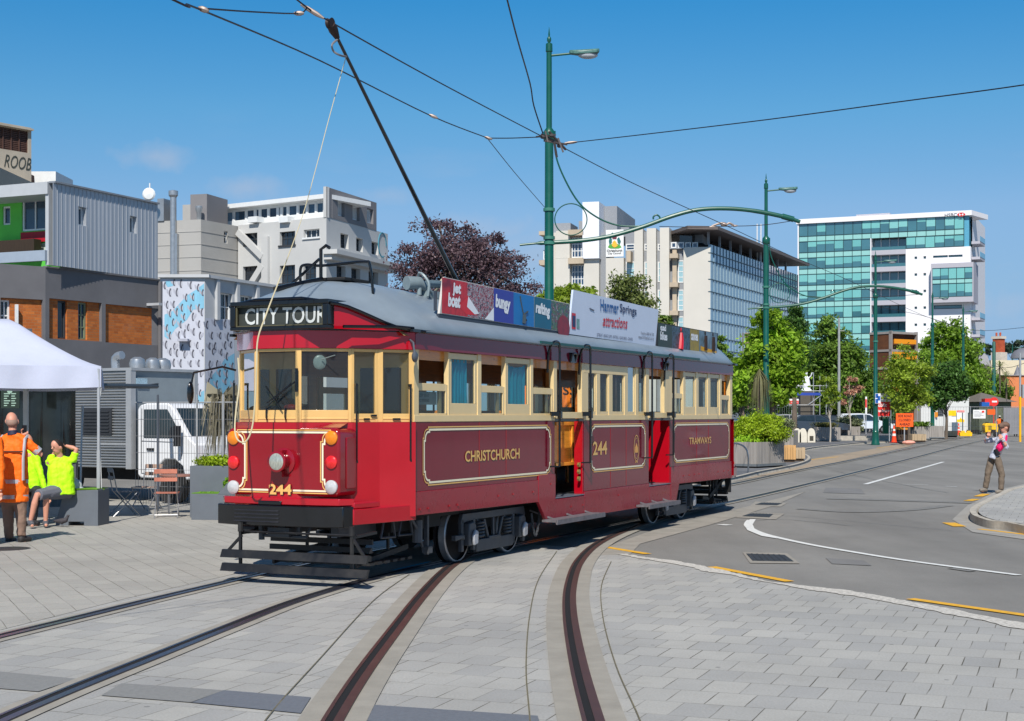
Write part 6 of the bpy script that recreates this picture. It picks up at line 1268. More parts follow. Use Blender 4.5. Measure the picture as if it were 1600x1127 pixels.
b = MB(); CG.box(b, 1.5, CG.L - 3, zc(CG, 1124, 387), zk - .05, -7, -3.0); b.build('penthouse', darkglass('penthouse_glass', (44, 40, 40)), root, world=True, smooth=False)
b = MB()
for k in range(9): CG.box(b, 1 + k * 5.2, 1.25 + k * 5.2, zc(CG, 1124, 387), zk, -.7, -.4)
b.build('canopy_post', GYC, root, world=True, smooth=False)
b = MB()
for k in range(7): b.prism([CG.pt(6 + k * 6, zk + .45, -4), CG.pt(6.5 + k * 6, zk + 1.1, -4), CG.pt(11 + k * 6, zk + .45, -4)], -CG.n * 4)
b.build('solar_panel', mat('solar_blue', (36, 48, 90), .15, spec=1.0), root, world=True, smooth=False)
b = MB()
for px in (1183, 1189): a = P(px, 390, 225); b.cyl((a.x, 225, 18), (a.x, 225, P(px, 350, 225).z), .09, n=6)
b.build('flag_pole', WFR, root, world=True)
wbox(root, CG, 'brown_base', mat('brown_base', (150, 120, 112), .8, var=.08), 1163, 520, 1200, 640, -1, .6)
# --- tall glass and white office tower
HB = Wall(1247, 300, 1517, 286.5); TGL = [mat('teal_blind_' + n, c, .25, var=.04, spec=.8, coat=.6) for n, c in (('a', (116, 184, 180)), ('b', (106, 174, 172)), ('c', (128, 190, 186)))]
TDK = mat('teal_dark_glass', (64, 112, 122), .1, var=.2, scale=.2, spec=1.0, coat=1.0, world_co=True); TSP = mat('teal_spandrel', (146, 198, 192), .3, var=.04, coat=.4); HWH = mat('tower_white', (232, 230, 232), .7, var=.02); HGR = mat('tower_pale_grey', (176, 174, 182), .7, var=.03); HFR = mat('tower_mullion', (36, 66, 70), .5)
root = building('tall teal glass and white office tower at the right with a flat white roof edge', HB)
LP = 25.6
def hz(py): return zc(HB, 1248, py)
pr = random.Random(11)
def band(x0, x1, ytop_v, ybot_v, n, name='window_band', W=HB, o=0.0, sp=None, zf=hz, dark=.5):
    u0, u1 = W.u(x0), W.u(x1); z1, z0 = zf(ytop_v), zf(ybot_v); b = MB(); b.mtl(0); W.box(b, u0, u1, z0, z1, o - .5, o)
    if sp: b.mtl(1); W.box(b, u0, u1, zf(sp), z0 - .001, o - .5, o + .02)
    b.mtl(2); W.box(b, u0, u1, z0 - .06, z0 + .06, o, o + .1); W.box(b, u0, u1, z1 - .06, z1 + .06, o, o + .1)
    for k in range(n + 1): u = u0 + (u1 - u0) * k / n; W.box(b, u - .05, u + .05, zf(sp) if sp else z0, z1, o, o + .08)
    for k in range(n):
        f = pr.choice([.3, .5, .62, .7, .66, .6, .75, .7, 1]) if pr.random() > dark * .3 else 0
        if f: b.mtl(3 + pr.randrange(3)); a = u0 + (u1 - u0) * k / n; c = u0 + (u1 - u0) * (k + 1) / n; W.box(b, a + .05, c - .05, z1 - (z1 - z0) * f, z1 - .06, o, o + .03)
    return b.build(name, [TDK, TSP, HFR] + TGL, root, world=True, smooth=False)
band(1248.5, 1347, 350.5, 370, 7, sp=378, dark=3.0); band(1347, 1506, 350.5, 370, 11, sp=378, dark=.2)
band(1416, 1506, 378.8, 396, 6)
for k in range(8):
    y = 378.3 + LP * k; band(1248.5, 1360, y, y + 17, 8, sp=y + LP)
# balcony stack
for k in range(11):
    y = 378.3 + LP * k
    b = MB(); u0, u1 = HB.u(1361), HB.u(1415); b.mtl(0); HB.box(b, u0, u1, hz(y + LP), hz(y + 18.5), -2.4, 0); b.mtl(1); HB.box(b, u0, u1, hz(y + 18.5), hz(y), -2.4, -2.0); b.mtl(2)
    for j in range(5): u = u0 + (u1 - u0) * j / 4; HB.box(b, u - .08, u + .08, hz(y + 18.5), hz(y), -2.0, -1.7)
    b.mtl(3); HB.box(b, u0, u1, hz(y + 18.5), hz(y + 13.5), -.15, -.1)
    b.build('balcony', [HGR, TDK, HFR if k > 3 else WFR, mat('balcony_glass', (60, 108, 116), .05, spec=1.0, coat=1)], root, world=True, smooth=False)
b = MB(); b.mtl(0); HB.box(b, HB.u(1360), HB.u(1361.5), 0, hz(378), -2, .15); HB.box(b, HB.u(1246.5), HB.u(1248.4), 0, hz(350), -2, .2); b.build('frame_edge', HWH, root, world=True, smooth=False)
whs = [R4(HB, x - 2, y - 2, x + 2, y + 2) for x in (1431, 1445) for y in (402.5 + 12, 429 + 12, 455 + 12, 481 + 12, 507 + 12)]
uz0, uz1 = HB.u(1415.2), HB.u(1516.5)
def hz2(py): return zc(HB, 1440, py)
whs = [(HB.u(x - 2), HB.u(x + 2), hz2(y + 2), hz2(y - 2)) for x in (1431, 1445) for y in (402.7, 429, 455, 481, 507.5, 533)] + [(HB.u(1458), HB.u(1481), hz2(404), hz2(400.5)), (HB.u(1482), HB.u(1504), hz2(404), hz2(400.5)), (HB.u(1459), HB.u(1503), hz2(484), hz2(478))]
b = MB(); holed_wall(b, HB, uz0, uz1, 0, hz2(388.3), whs, .4, o=.05); b.build('white_wall', HWH, root, world=True, smooth=False)
for h in whs: window(root, HB, h, HFR, TDK, 1, 1, .3, fw=.12, o=.05)
shell(root, HB, 0, HB.L, 0, hz(343) - .3, 24, HWH, o=-2.5); shell(root, HB, uz0, uz1, 0, hz2(388.3), 20, HWH, o=.04)
b = MB(); z1 = hz(343.3); HB.box(b, -.3, HB.L + .2, z1 - .95, z1, -8, .5); b.prism([HB.pt(HB.L + .2, z1 - .95, .5), HB.pt(HB.L + 2.4, z1 - .95, -8), HB.pt(HB.L + .2, z1 - .95, -8)], (0, 0, .95)); b.build('roof_edge', HWH, root, world=True, smooth=False)
b = MB(); HB.box(b, HB.u(1332), HB.u(1385), z1, z1 + .9, -8, -4); b.build('roof_box', HGR, root, world=True, smooth=False)
b = MB(); HB.box(b, HB.u(1506.3), HB.u(1514), hz2(388.3), z1 - .96, -6, -.3); b.build('corner_glass', mat('pale_balcony_glass', (90, 160, 186), .1, spec=1), root, world=True, smooth=False)
b = MB(); b.text('HSBC', mp(HB, 1476.7, 339.5, .56) , HB.d, (0, 0, 1), 2.3, .62, bold=0.0); b.build('lettering', mat('sign_grey', (70, 70, 76), .5), root, world=True, smooth=False, recalc=False)
b = MB(); c = mp(HB, 1502.5, 335.8, .56)
def hp_(du, dz): return c + HB.d * du + Vector((0, 0, dz))
for q in ([(-.8, 0), (-.4, .36), (-.4, -.36)], [(.8, 0), (.4, .36), (.4, -.36)], [(-.4, .36), (.4, .36), (0, 0)], [(-.4, -.36), (.4, -.36), (0, 0)]): b.poly([hp_(*t) for t in q])
b.build('emblem', mat('emblem_red', (214, 24, 34), .5), root, world=True, smooth=False, recalc=False)
# projecting box
b = MB(); u0, u1 = HB.u(1457), HB.u(1523); za_, zb_ = hz2(414.5), hz2(475)
HB.box(b, u0, u1, za_ - .9, za_, -6, 2.2); HB.box(b, u0, u1, zb_, zb_ + 1.0, -6, 2.2); HB.box(b, u0, u0 + .25, zb_ + 1, za_ - .9, -6, 2.2); HB.box(b, u1 - .2, u1, zb_ + 1, za_ - .9, -6, 2.2); HB.box(b, u0 + .25, u1 - .2, zb_ + 1, za_ - .9, -6, 1.6); b.build('box_frame', HGR, root, world=True, smooth=False)
band(1459, 1522, 420.5, 439, 5, W=HB, o=2.0, sp=445.8, zf=hz2, dark=.3, name='box_window_band'); band(1459, 1522, 446, 466.5, 5, W=HB, o=2.0, zf=hz2, dark=.3, name='box_window_band')
for y in (372, 396, 497, 523, 548):
    b = MB(); z = hz2(y + 12) if y < 400 else hz2(y + 5); b.prism([HB.pt(HB.L, z, -1), HB.pt(HB.L + 1.6, z, -1), HB.pt(HB.L + 1.9, z, -7), HB.pt(HB.L, z, -7)], (0, 0, .5)); b.mtl(1); b.prism([HB.pt(HB.L + 1.6, z + .5, -1), HB.pt(HB.L + 1.65, z + .5, -1), HB.pt(HB.L + 1.95, z + .5, -7), HB.pt(HB.L + 1.9, z + .5, -7)], (0, 0, 1.0)); b.build('side_balcony', [HGR, mat('pale_balcony_glass', (90, 160, 186), .1, spec=1)], root, world=True, smooth=False)
# --- small background buildings at the right edge
ORG = mat('orange_panel', (236, 148, 20), .6, var=.05); STK = mat('steel_frame_grey', (150, 142, 136), .6, var=.1)
TW_ = Wall(1393, 128, 1434, 130); root = building('stack of orange panelled site containers with an open brown top box', TW_)
zt = zc(TW_, 1393, 517); b = MB()
for k in range(6):
    z = zt - 1.55 * k - .25; b.mtl(0); TW_.box(b, 0, TW_.L, z, z + .2, -2.5, 0); b.mtl(1); TW_.box(b, .06, TW_.L - .06, z - 1.35, z - .01, -2.5, -.35)
    if k: b.mtl(2); TW_.box(b, .05 if k % 2 else .0, TW_.L * (.95 if k % 2 else .6), z - .62, z - .02, -.3, .05)
b.mtl(0)
for u in (0, TW_.L - .12): TW_.box(b, u, u + .12, 0, zt, -.3, .02)
b.build('frame', [STK, mat('container_brown', (96, 58, 34), .8, var=.3, scale=2), ORG], root, world=True, smooth=False)
b = MB(); TW_.box(b, .3, TW_.L - .3, zt - 1.1, zt - .7, .0, .08); b.build('orange_sign', ORG, root, world=True, smooth=False)
CH = Wall(1551, 200, 1563, 199); root = empty('chimney', CH.pt(0, 0), 0, 'red brick chimney with a pale cap rising behind the trees at the far right', 'chimney')
b = MB(); CH.box(b, 0, CH.L, 0, zc(CH, 1551, 530), -1, 0); b.build('stack', mat('red_brick_far', (176, 82, 52), .85, var=.2, scale=2), root, world=True, smooth=False)
b = MB(); z = zc(CH, 1551, 530); CH.box(b, -.15, CH.L + .15, z, z + .35, -1.1, .12); CH.box(b, -.05, CH.L + .3, 0, zc(CH, 1551, 551), -1.1, .3); b.build('cap', mat('pale_stone', (200, 192, 180), .8), root, world=True, smooth=False)
for k in (.2, .7): b = MB(); b.lathe([(.12, z + .35), (.15, z + .8), (.05, z + .9)], CH.pt(CH.L * k, 0, -.5), 8); b.build('chimney_pot', mat('red_brick_far', (176, 82, 52)), root, world=True)
FB = Wall(1518, 190, 1640, 190); root = building('far cream building with a grey dome and hipped roofs behind the green poles', FB)
b = MB(); FB.box(b, 2.5, FB.L, 0, zc(FB, 1560, 563), -8, 0); b.build('wall', mat('cream_render', (212, 200, 172), .8, var=.05), root, world=True, smooth=False)
b = MB(); c = P(1600, 560, 195); b.lathe([(1.7, c.z), (1.6, c.z + .5), (1.2, c.z + 1.0), (.5, c.z + 1.3), (0, c.z + 1.4)], (c.x, 195, 0), 20); b.build('dome', mat('slate_grey', (112, 114, 122), .6, var=.1), root, world=True); b = MB(); a = P(1590, 587, 188); b.lathe([(.55, a.z), (0, P(1590, 570, 188).z)], (a.x, 188, 0), 10); b.build('turret', mat('slate_grey', (112, 114, 122)), root, world=True)
b = MB(); q = [P(1519, 541, 188), P(1543, 556, 188), P(1548, 572, 188), P(1519, 568, 188)]; b.prism(q, (0, 6, 0)); b.build('roof', mat('slate_pale', (160, 158, 160), .7, var=.12), root, world=True, smooth=False)
OB = Wall(1571, 170, 1640, 170); root = building('low orange walled building at the far right edge', OB); b = MB(); OB.box(b, 0, OB.L, 0, zc(OB, 1571, 587), -6, 0); b.build('wall', mat('orange_wall', (212, 128, 82), .8, var=.05), root, world=True, smooth=False); b = MB(); OB.box(b, -.2, OB.L, zc(OB, 1571, 587), zc(OB, 1571, 586), -6, .2); b.build('roof', mat('slate_pale', (160, 158, 160)), root, world=True, smooth=False)
KW = Wall(1530, 140, 1580, 141); root = building('small kiosk with a pyramid grey roof beside the thick green pole', KW)
b = MB(); KW.box(b, 0, KW.L, 0, zc(KW, 1530, 628), -3, 0); b.build('wall', mat('kiosk_wall', (92, 98, 80), .8, var=.3), root, world=True, smooth=False)
b = MB(); z = zc(KW, 1530, 628); e = [KW.pt(-.4, z, .5), KW.pt(KW.L + .4, z, .5), KW.pt(KW.L + .4, z, -3.5), KW.pt(-.4, z, -3.5)]; ap = KW.pt(KW.L * .35, z + .9, -1.5); b.add(e + [ap], [(0, 1, 4), (1, 2, 4), (2, 3, 4), (3, 0, 4), (0, 1, 2, 3)]); b.build('roof', mat('slate_brown', (104, 98, 92), .8, var=.1), root, world=True, smooth=False)
SCW = Wall(1439, 130, 1514, 132); root = building('white portable site cabin with a mesh window on the far footpath', SCW, 'cabin')
zt = zc(SCW, 1439, 621.5); hh = [R4(SCW, 1465, 633, 1474, 651)]
b = MB(); holed_wall(b, SCW, 0, SCW.L, 0, zt, hh, .1); b.build('wall', mat('cabin_white', (220, 220, 216), .6, var=.03), root, world=True, smooth=False); shell(root, SCW, 0, SCW.L, 0, zt, 3, mat('cabin_grey', (176, 176, 172), .6, var=.04)); window(root, SCW, hh[0], WFD, mat('mesh_grey', (110, 114, 120), .5), 5, 5, .08)
wbox(root, SCW, 'door', mat('cabin_door_grey', (96, 112, 126), .5), 1487, 645, 1496, 684, 0, .05); wbox(root, SCW, 'orange_box', ORG, 1460.5, 644, 1463, 652, 0, .2)
b = MB(); SCW.box(b, -.05, SCW.L + .05, zt, zt + .08, -3, .06); b.build('roof', mat('cabin_grey', (176, 176, 172)), root, world=True, smooth=False)
# ---------------------------------------------------------------- vegetation and planters
def leaf_mat(name, c, var=.35, trans=.35, rough=.5):
    m = bpy.data.materials.new(name); m.use_nodes = True; N, K = nodes_of(m); b = N["Principled BSDF"]; b.inputs['Roughness'].default_value = rough; b.inputs['Specular IOR Level'].default_value = .3
    g = N.new("ShaderNodeNewGeometry"); r = N.new("ShaderNodeMapRange"); r.inputs['To Min'].default_value = 1 - var; r.inputs['To Max'].default_value = 1 + var; K(g.outputs['Random Per Island'], r.inputs[0])
    n = N.new("ShaderNodeTexNoise"); n.inputs['Scale'].default_value = .9; n.inputs['Detail'].default_value = 3; K(g.outputs['Position'], n.inputs[0])
    r2 = N.new("ShaderNodeMapRange"); r2.inputs['From Min'].default_value = .35; r2.inputs['From Max'].default_value = .65; r2.inputs['To Min'].default_value = .75; r2.inputs['To Max'].default_value = 1.25; K(n.outputs[0], r2.inputs[0])
    mu = N.new("ShaderNodeMath"); mu.operation = 'MULTIPLY'; K(r.outputs[0], mu.inputs[0]); K(r2.outputs[0], mu.inputs[1])
    v = N.new("ShaderNodeVectorMath"); v.operation = 'SCALE'; v.inputs[0].default_value = lin(c)[:3]; K(mu.outputs[0], v.inputs['Scale'])
    K(v.outputs[0], b.inputs['Base Color']); t = N.new("ShaderNodeBsdfTranslucent"); K(v.outputs[0], t.inputs[0])
    x = N.new("ShaderNodeMixShader"); x.inputs[0].default_value = trans; K(b.outputs[0], x.inputs[1]); K(t.outputs[0], x.inputs[2]); K(x.outputs[0], N["Material Output"].inputs[0])
    return m
BARK = mat('bark', (104, 92, 80), .9, var=.3, scale=6, stretch=(1, 1, .3))
nrng = np.random.default_rng(5)
def leaves(name, blobs, n, size, m, parent=None, clusters=None, spread=.28, up=.5, aspect=.55, squash_in=.55, origin=None, **kw):
    """blobs: list of (centre xyz, rx, ry, rz) in world metres"""
    vol = np.array([b[1] * b[2] * b[3] for b in blobs]) ** .8; vol /= vol.sum(); cl = clusters or max(12, n // 80)
    cc = []
    for b, w in zip(blobs, vol):
        k = max(3, int(cl * w)); d = nrng.normal(size=(k, 3)); d /= np.linalg.norm(d, axis=1)[:, None]
        rad = squash_in + (1 - squash_in) * nrng.random(k) ** .6; rad *= nrng.uniform(.82, 1.12, k)
        c = np.array(b[0]) + d * rad[:, None] * np.array([b[1], b[2], b[3]]); sp = np.full((k, 1), spread * (b[1] * b[2] * b[3]) ** (1 / 3))
        cc.append(np.hstack([c, sp, d]))
    cc = np.vstack(cc); idx = nrng.integers(0, len(cc), n); c = cc[idx]
    off = nrng.normal(size=(n, 3)) * c[:, 3:4] * np.array([1, 1, .62]); p = c[:, :3] + off
    nn = c[:, 4:7] * .5 + nrng.normal(size=(n, 3)) * .8 + np.array([0, 0, up]); nn /= np.linalg.norm(nn, axis=1)[:, None]
    a = np.cross(nn, nrng.normal(size=(n, 3))); a /= np.linalg.norm(a, axis=1)[:, None]; b_ = np.cross(nn, a)
    s = size * nrng.uniform(.6, 1.35, (n, 1)); a = a * s; b_ = b_ * s * aspect
    V = np.stack([p - a, p - b_ * .8 + a * .1, p + a, p + b_ * .8 + a * .1], axis=1).reshape(-1, 3)
    if origin is not None: V = V - np.array(origin)
    me = bpy.data.meshes.new(name); me.vertices.add(4 * n); me.vertices.foreach_set('co', V.astype(np.float32).ravel()); me.loops.add(4 * n); me.loops.foreach_set('vertex_index', np.arange(4 * n, dtype=np.int32))
    me.polygons.add(n); me.polygons.foreach_set('loop_start', np.arange(0, 4 * n, 4, dtype=np.int32)); me.update(); me.validate(); me.materials.append(m)
    o = bpy.data.objects.new(name, me); COL.objects.link(o)
    if parent is not None: o.parent = parent
    elif origin is not None: o.location = origin
    return o, cc
def tree(label, px, Y, pblobs, n, size, m, trunk_px=None, tr=.22, z0=0.0, group='trees beyond the tram', spread=.22, bark=None, up=.5, name='tree', nbranch=26, dz=1.0, squash=.45):
    x = GX(px, Y); root = empty(name, (x, Y, z0), 0, label, 'tree', group); k = Y / FPX
    bl = []
    for (bx, by, rx, ry) in pblobs:
        for dd in ((0, 1.0), (-.35, .8), (.35, .8)) if rx * k > 1.2 else ((0, 1.0),):
            c = P(bx, by, Y + dd[0] * rx * k * 1.3); bl.append(((c.x + rnd.uniform(-.1, .1) * rx * k, c.y, c.z), rx * k * dd[1], rx * k * dd[1] * dz, ry * k * dd[1]))
    o, cc = leaves('crown', bl, n, size, m, root, spread=spread, origin=(x, Y, z0), up=up, squash_in=squash)
    zt = max(b[0][2] for b in bl); top = max(bl, key=lambda b: b[0][2]); tz = top[0][2] - z0; tx = top[0][0] - x
    b = MB(); b.tube(catmull([(0, 0, 0), (tx * .1 + .05, 0, tz * .3), (tx * .4, .1, tz * .65), (tx, 0, tz)], 4), [tr * (1 - .9 * i / 12) for i in range(13)], 8)
    ks = nrng.choice(len(cc), min(nbranch, len(cc)), replace=False)
    for i in ks:
        c = Vector(cc[i][:3]) - Vector((x, Y, z0)); f = min(.8, max(.22, (c.z / max(tz, .1)) * .62)); s = Vector((tx * f * f, .05, tz * f)); mid = s.lerp(c, .5) + Vector((0, 0, .12 * (c - s).length))
        b.tube([s, mid, c], [tr * .38 * (1 - f * .6), tr * .22 * (1 - f * .5), .012], 5)
    b.build('trunk', bark or BARK, root); return root
L_COP = leaf_mat('copper_leaves', (100, 80, 86), .5, .25); L_BRT = leaf_mat('bright_leaves', (144, 178, 52), .34, .48); L_YEL = leaf_mat('yellow_green_leaves', (146, 168, 56), .32, .45); L_MID = leaf_mat('mid_green_leaves', (104, 134, 50), .4, .36); L_DRK = leaf_mat('dark_green_leaves', (74, 108, 46), .42, .3); L_OLV = leaf_mat('olive_leaves', (112, 124, 66), .35, .3); L_PNK = leaf_mat('pinkish_leaves', (190, 140, 116), .3, .3); L_GRY = leaf_mat('grey_green_leaves', (120, 128, 92), .3, .25); L_PIN = leaf_mat('pine_needles', (48, 66, 48), .4, .1); L_HDG = leaf_mat('hedge_leaves', (150, 172, 40), .32, .4)
tree('big dark red copper beech rising behind the tram roof and trolley pole', 722, 80, [(700, 400, 58, 42), (648, 425, 40, 36), (632, 462, 32, 22), (762, 418, 52, 36), (802, 404, 26, 12), (815, 444, 34, 18), (684, 354, 36, 12), (722, 366, 28, 20), (780, 372, 20, 10), (740, 470, 90, 30), (670, 470, 56, 26), (640, 392, 30, 10), (836, 470, 20, 10), (745, 385, 40, 22), (800, 470, 40, 20)], 36000, .095, L_COP, tr=.4, spread=.27, up=.2, nbranch=80, squash=.25)
tree('low yellow green tree behind the blue rafting board', 885, 72, [(868, 464, 26, 17), (905, 458, 24, 15), (888, 470, 40, 18), (845, 474, 18, 12)], 9000, .13, L_YEL)
tree('airy olive birch in front of the council crest sign', 985, 76, [(984, 446, 27, 17), (975, 470, 24, 18), (1003, 470, 22, 18), (992, 500, 34, 20), (965, 490, 18, 16)], 7500, .10, L_OLV, spread=.34)
tree('small green tree showing between the white and the last roof boards', 1042, 78, [(1040, 502, 12, 11), (1050, 520, 12, 12)], 2200, .11, L_MID)
tree('small green tree just behind the rear end of the tram roof', 1132, 74, [(1126, 545, 12, 16), (1138, 565, 18, 18), (1145, 600, 22, 26)], 4500, .11, L_MID)
tree('bright lime leaved tree behind the large hedge planter', 1206, 62, [(1204, 505, 24, 26), (1192, 540, 32, 30), (1222, 548, 30, 32), (1180, 582, 32, 30), (1215, 590, 36, 34), (1243, 572, 17, 20), (1168, 612, 26, 24), (1222, 612, 24, 22)], 19000, .115, L_BRT, tr=.18, up=.7)
tree('dark slim tree just right of the bright lime tree', 1240, 92, [(1242, 505, 15, 26), (1240, 545, 20, 30)], 8000, .12, L_DRK, spread=.26)
tree('tall rounded green tree in front of the teal glass tower', 1305, 116, [(1295, 520, 24, 26), (1280, 560, 34, 36), (1322, 562, 34, 40), (1310, 610, 52, 42), (1345, 610, 28, 40), (1268, 585, 26, 22)], 26000, .17, L_MID, tr=.35)
tree('young thin tree with sparse pinkish leaves left of the bus sign pole', 1328, 100, [(1326, 598, 10, 14), (1334, 612, 14, 12), (1318, 622, 9, 10), (1345, 606, 8, 9)], 900, .09, L_PNK, tr=.06, bark=mat('pale_bark', (176, 168, 156), .8), nbranch=12)
tree('young light green street tree with a pale stem before the parked cars', 1297, 93, [(1293, 600, 13, 20), (1302, 620, 11, 16), (1288, 632, 10, 10)], 1300, .10, L_YEL, tr=.06, bark=mat('pale_bark', (176, 168, 156)), nbranch=12)
tree('open yellow green tree in front of the orange panelled stack', 1420, 95, [(1412, 548, 20, 20), (1392, 562, 20, 14), (1408, 582, 34, 22), (1430, 590, 28, 28), (1385, 606, 20, 14), (1418, 622, 30, 22), (1440, 620, 16, 20)], 7000, .12, L_YEL, tr=.10, up=.6, spread=.24)
tree('largest rounded green tree at the right, beside the white tower wall', 1490, 146, [(1478, 522, 26, 22), (1452, 542, 22, 20), (1500, 545, 30, 30), (1475, 572, 44, 36), (1510, 590, 34, 34), (1530, 618, 26, 22), (1470, 612, 48, 26)], 30000, .19, L_BRT if False else leaf_mat('fresh_green_leaves', (124, 158, 50), .36, .42), tr=.45)
tree('darker small tree in front of the largest rounded tree', 1478, 110, [(1478, 590, 24, 26), (1496, 606, 20, 20), (1466, 622, 22, 16)], 8000, .14, L_DRK, tr=.14)
tree('low bushy tree at the far end of the road beneath the chimney', 1545, 165, [(1540, 598, 24, 20), (1560, 612, 22, 18), (1522, 612, 20, 18)], 8000, .2, L_MID, tr=.2)
tree('dark conifers on the skyline left of the chimney', 1543, 420, [(1541, 547, 9, 8), (1549, 549, 6, 7)], 1500, .5, L_PIN, group='distant conifers')
tree('wide dark conifers on the skyline at the right edge', 1585, 420, [(1580, 546, 14, 9), (1600, 544, 16, 11)], 2600, .5, L_PIN, group='distant conifers')
tree('leafy tree low behind the tram rear, left of the lime tree', 1160, 84, [(1160, 590, 20, 20), (1150, 620, 22, 20)], 5000, .12, L_MID)
# low planting behind the car park: hedge mass
bl = []
for k in range(16): c = P(1150 + k * 17, 628 + rnd.uniform(-6, 8), 128 + rnd.uniform(-3, 3)); bl.append((tuple(c), 1.1, 1.1, 1.3))
o, _ = leaves('ground_cover', bl, 16000, .15, L_DRK); tag(o, 'mass of dark shrubs along the back of the car park', 'shrubs', kind='stuff')
# cabbage palms
def palm(label, px, Y, py_top, r, n=46, z0=0):
    root = empty('cabbage_palm', (GX(px, Y), Y, z0), 0, label, 'palm', 'cabbage palms'); zt = P(px, py_top, Y).z - z0
    b = MB(); b.tube([(0, 0, 0), (.05, 0, zt * .5), (0, 0, zt)], [.12, .09, .07], 7); b.build('trunk', BARK, root); b = MB()
    for k in range(n):
        t = rnd.uniform(0, 2 * math.pi); e = rnd.uniform(-1.1, 1.2); d = Vector((math.cos(t) * math.cos(e), math.sin(t) * math.cos(e), math.sin(e))); s = Vector((-math.sin(t), math.cos(t), 0)) * .035
        q0 = Vector((0, 0, zt)); q1 = q0 + d * r * .6; q2 = q0 + d * r - Vector((0, 0, r * .35)); b.add([q0 - s * .5, q0 + s * .5, q1 + s, q1 - s, q2], [(0, 1, 2, 3), (3, 2, 4)])
    b.build('crown', L_OLV, root, smooth=False); return root
palm('tall cabbage palm below the brick chimney', 1562, 160, 574, 1.3); palm('shorter cabbage palm right of the chimney', 1572, 158, 590, 1.2); palm('cabbage palm with yellow tips left of the thick green pole', 1546, 162, 578, 1.2)
# drooping grey-leaved plant in front of the bright tree
root = empty('weeping_plant', (GX(1187, 58), 58, .11), 0, 'drooping grey green cordyline in front of the bright lime tree', 'plant'); b = MB(); zt = P(1187, 580, 58).z - .11; b.tube([(0, 0, 0), (0, 0, zt)], .06, 6); b.build('stem', BARK, root); b = MB()
for k in range(150):
    t = rnd.uniform(0, 6.283); r = rnd.uniform(.2, .62); hh_ = rnd.uniform(1.0, 2.1); c, s = math.cos(t), math.sin(t); w = .018; z1 = zt + rnd.uniform(-.1, .1)
    b.add([(-s * w, c * w, z1), (s * w, -c * w, z1), (c * r * .7 + s * w, s * r * .7 - c * w, z1 - hh_ * .25), (c * r * .7 - s * w, s * r * .7 + c * w, z1 - hh_ * .25), (c * r, s * r, z1 - hh_)], [(0, 1, 2, 3), (3, 2, 4)])
b.build('leaf_blades', leaf_mat('dry_blades', (112, 110, 76), .35, .2), root, smooth=False)
# planters
WG = mat('weathered_boards', (150, 144, 138), .85, var=.2, scale=5, stretch=(1, 1, .12), bump=.2, dirt=.25); NEWT = mat('new_timber', (196, 152, 98), .75, var=.18, scale=5, stretch=(1, 1, .15)); STL = mat('steel_skirt', (120, 124, 126), .5, .3)
def planter(label, px0, px1, yb, w, h, rz=0.0, m=WG, board=.14, gz=.11, d=None, name='wooden_planter', skirt=True, group='wooden planters along the footpath'):
    Y = (CAMZ - gz) * FPX / (yb - HY); x = GX((px0 + px1) / 2, Y); d = d or w; root = empty(name, (x, Y + d / 2, gz), rz, label, 'planter', group)
    b = MB(); n = max(2, round(w / board)); nd = max(2, round(d / board))
    for k in range(n):
        a = -w / 2 + w * k / n; j = rnd.uniform(-.006, .006); top = h + rnd.uniform(-.01, .01)
        b.box(a + .004, a + w / n - .004, -d / 2 - .02 + j, -d / 2 + .015 + j, .1, top); b.box(a + .004, a + w / n - .004, d / 2 - .015, d / 2 + .02, .1, top)
    for k in range(nd):
        a = -d / 2 + .02 + (d - .04) * k / nd; j = rnd.uniform(-.006, .006)
        b.box(-w / 2 - .02 + j, -w / 2 + .015 + j, a + .004, a + (d - .04) / nd - .004, .1, h); b.box(w / 2 - .015 + j, w / 2 + .02 + j, a + .004, a + (d - .04) / nd - .004, .1, h)
    b.build('boards', m, root, smooth=False, bevel=.003)
    b = MB(); b.box(-w / 2 + .03, w / 2 - .03, -d / 2 + .03, d / 2 - .03, .0, h - .1); b.build('soil', mat('soil', (64, 52, 42), .95, var=.2, scale=12), root)
    if skirt: b = MB(); b.box(-w / 2 - .05, w / 2 + .05, -d / 2 - .05, -d / 2 - .02, .05, .13); b.box(w / 2 + .02, w / 2 + .05, -d / 2 - .05, d / 2 + .05, .05, .13); b.box(-w / 2 - .05, -w / 2 - .02, -d / 2 - .05, d / 2 + .05, .05, .13); b.build('steel_edge', STL, root)
    return root, Vector((x, Y + d / 2, gz))
def strap(center, n, r, hgt, m, parent=None, origin=None, w=.016):
    b = MB()
    for k in range(n):
        t = rnd.uniform(0, 6.283); rr = r * rnd.uniform(.5, 1.1); hh_ = hgt * rnd.uniform(.6, 1.1); c, s = math.cos(t), math.sin(t); x, y, z = center[0] + rnd.gauss(0, r * .35), center[1] + rnd.gauss(0, r * .3), center[2]
        b.add([(x - s * w, y + c * w, z), (x + s * w, y - c * w, z), (x + c * rr * .5 + s * w, y + s * rr * .5 - c * w, z + hh_), (x + c * rr * .5 - s * w, y + s * rr * .5 + c * w, z + hh_), (x + c * rr, y + s * rr, z + hh_ * .45)], [(0, 1, 2, 3), (3, 2, 4)])
    return b.build('strap_leaves', m, parent, smooth=False)
R_, c0 = planter('largest weathered board planter right behind the tram end, filled with hedge', 1130, 1212, 731, 1.9, .84, R(-38), WG, .115)
hd_ = empty('hedge', c0 + Vector((.0, 0, .7)), 0, 'thick bright green hedge bush growing in the largest planter', 'hedge')
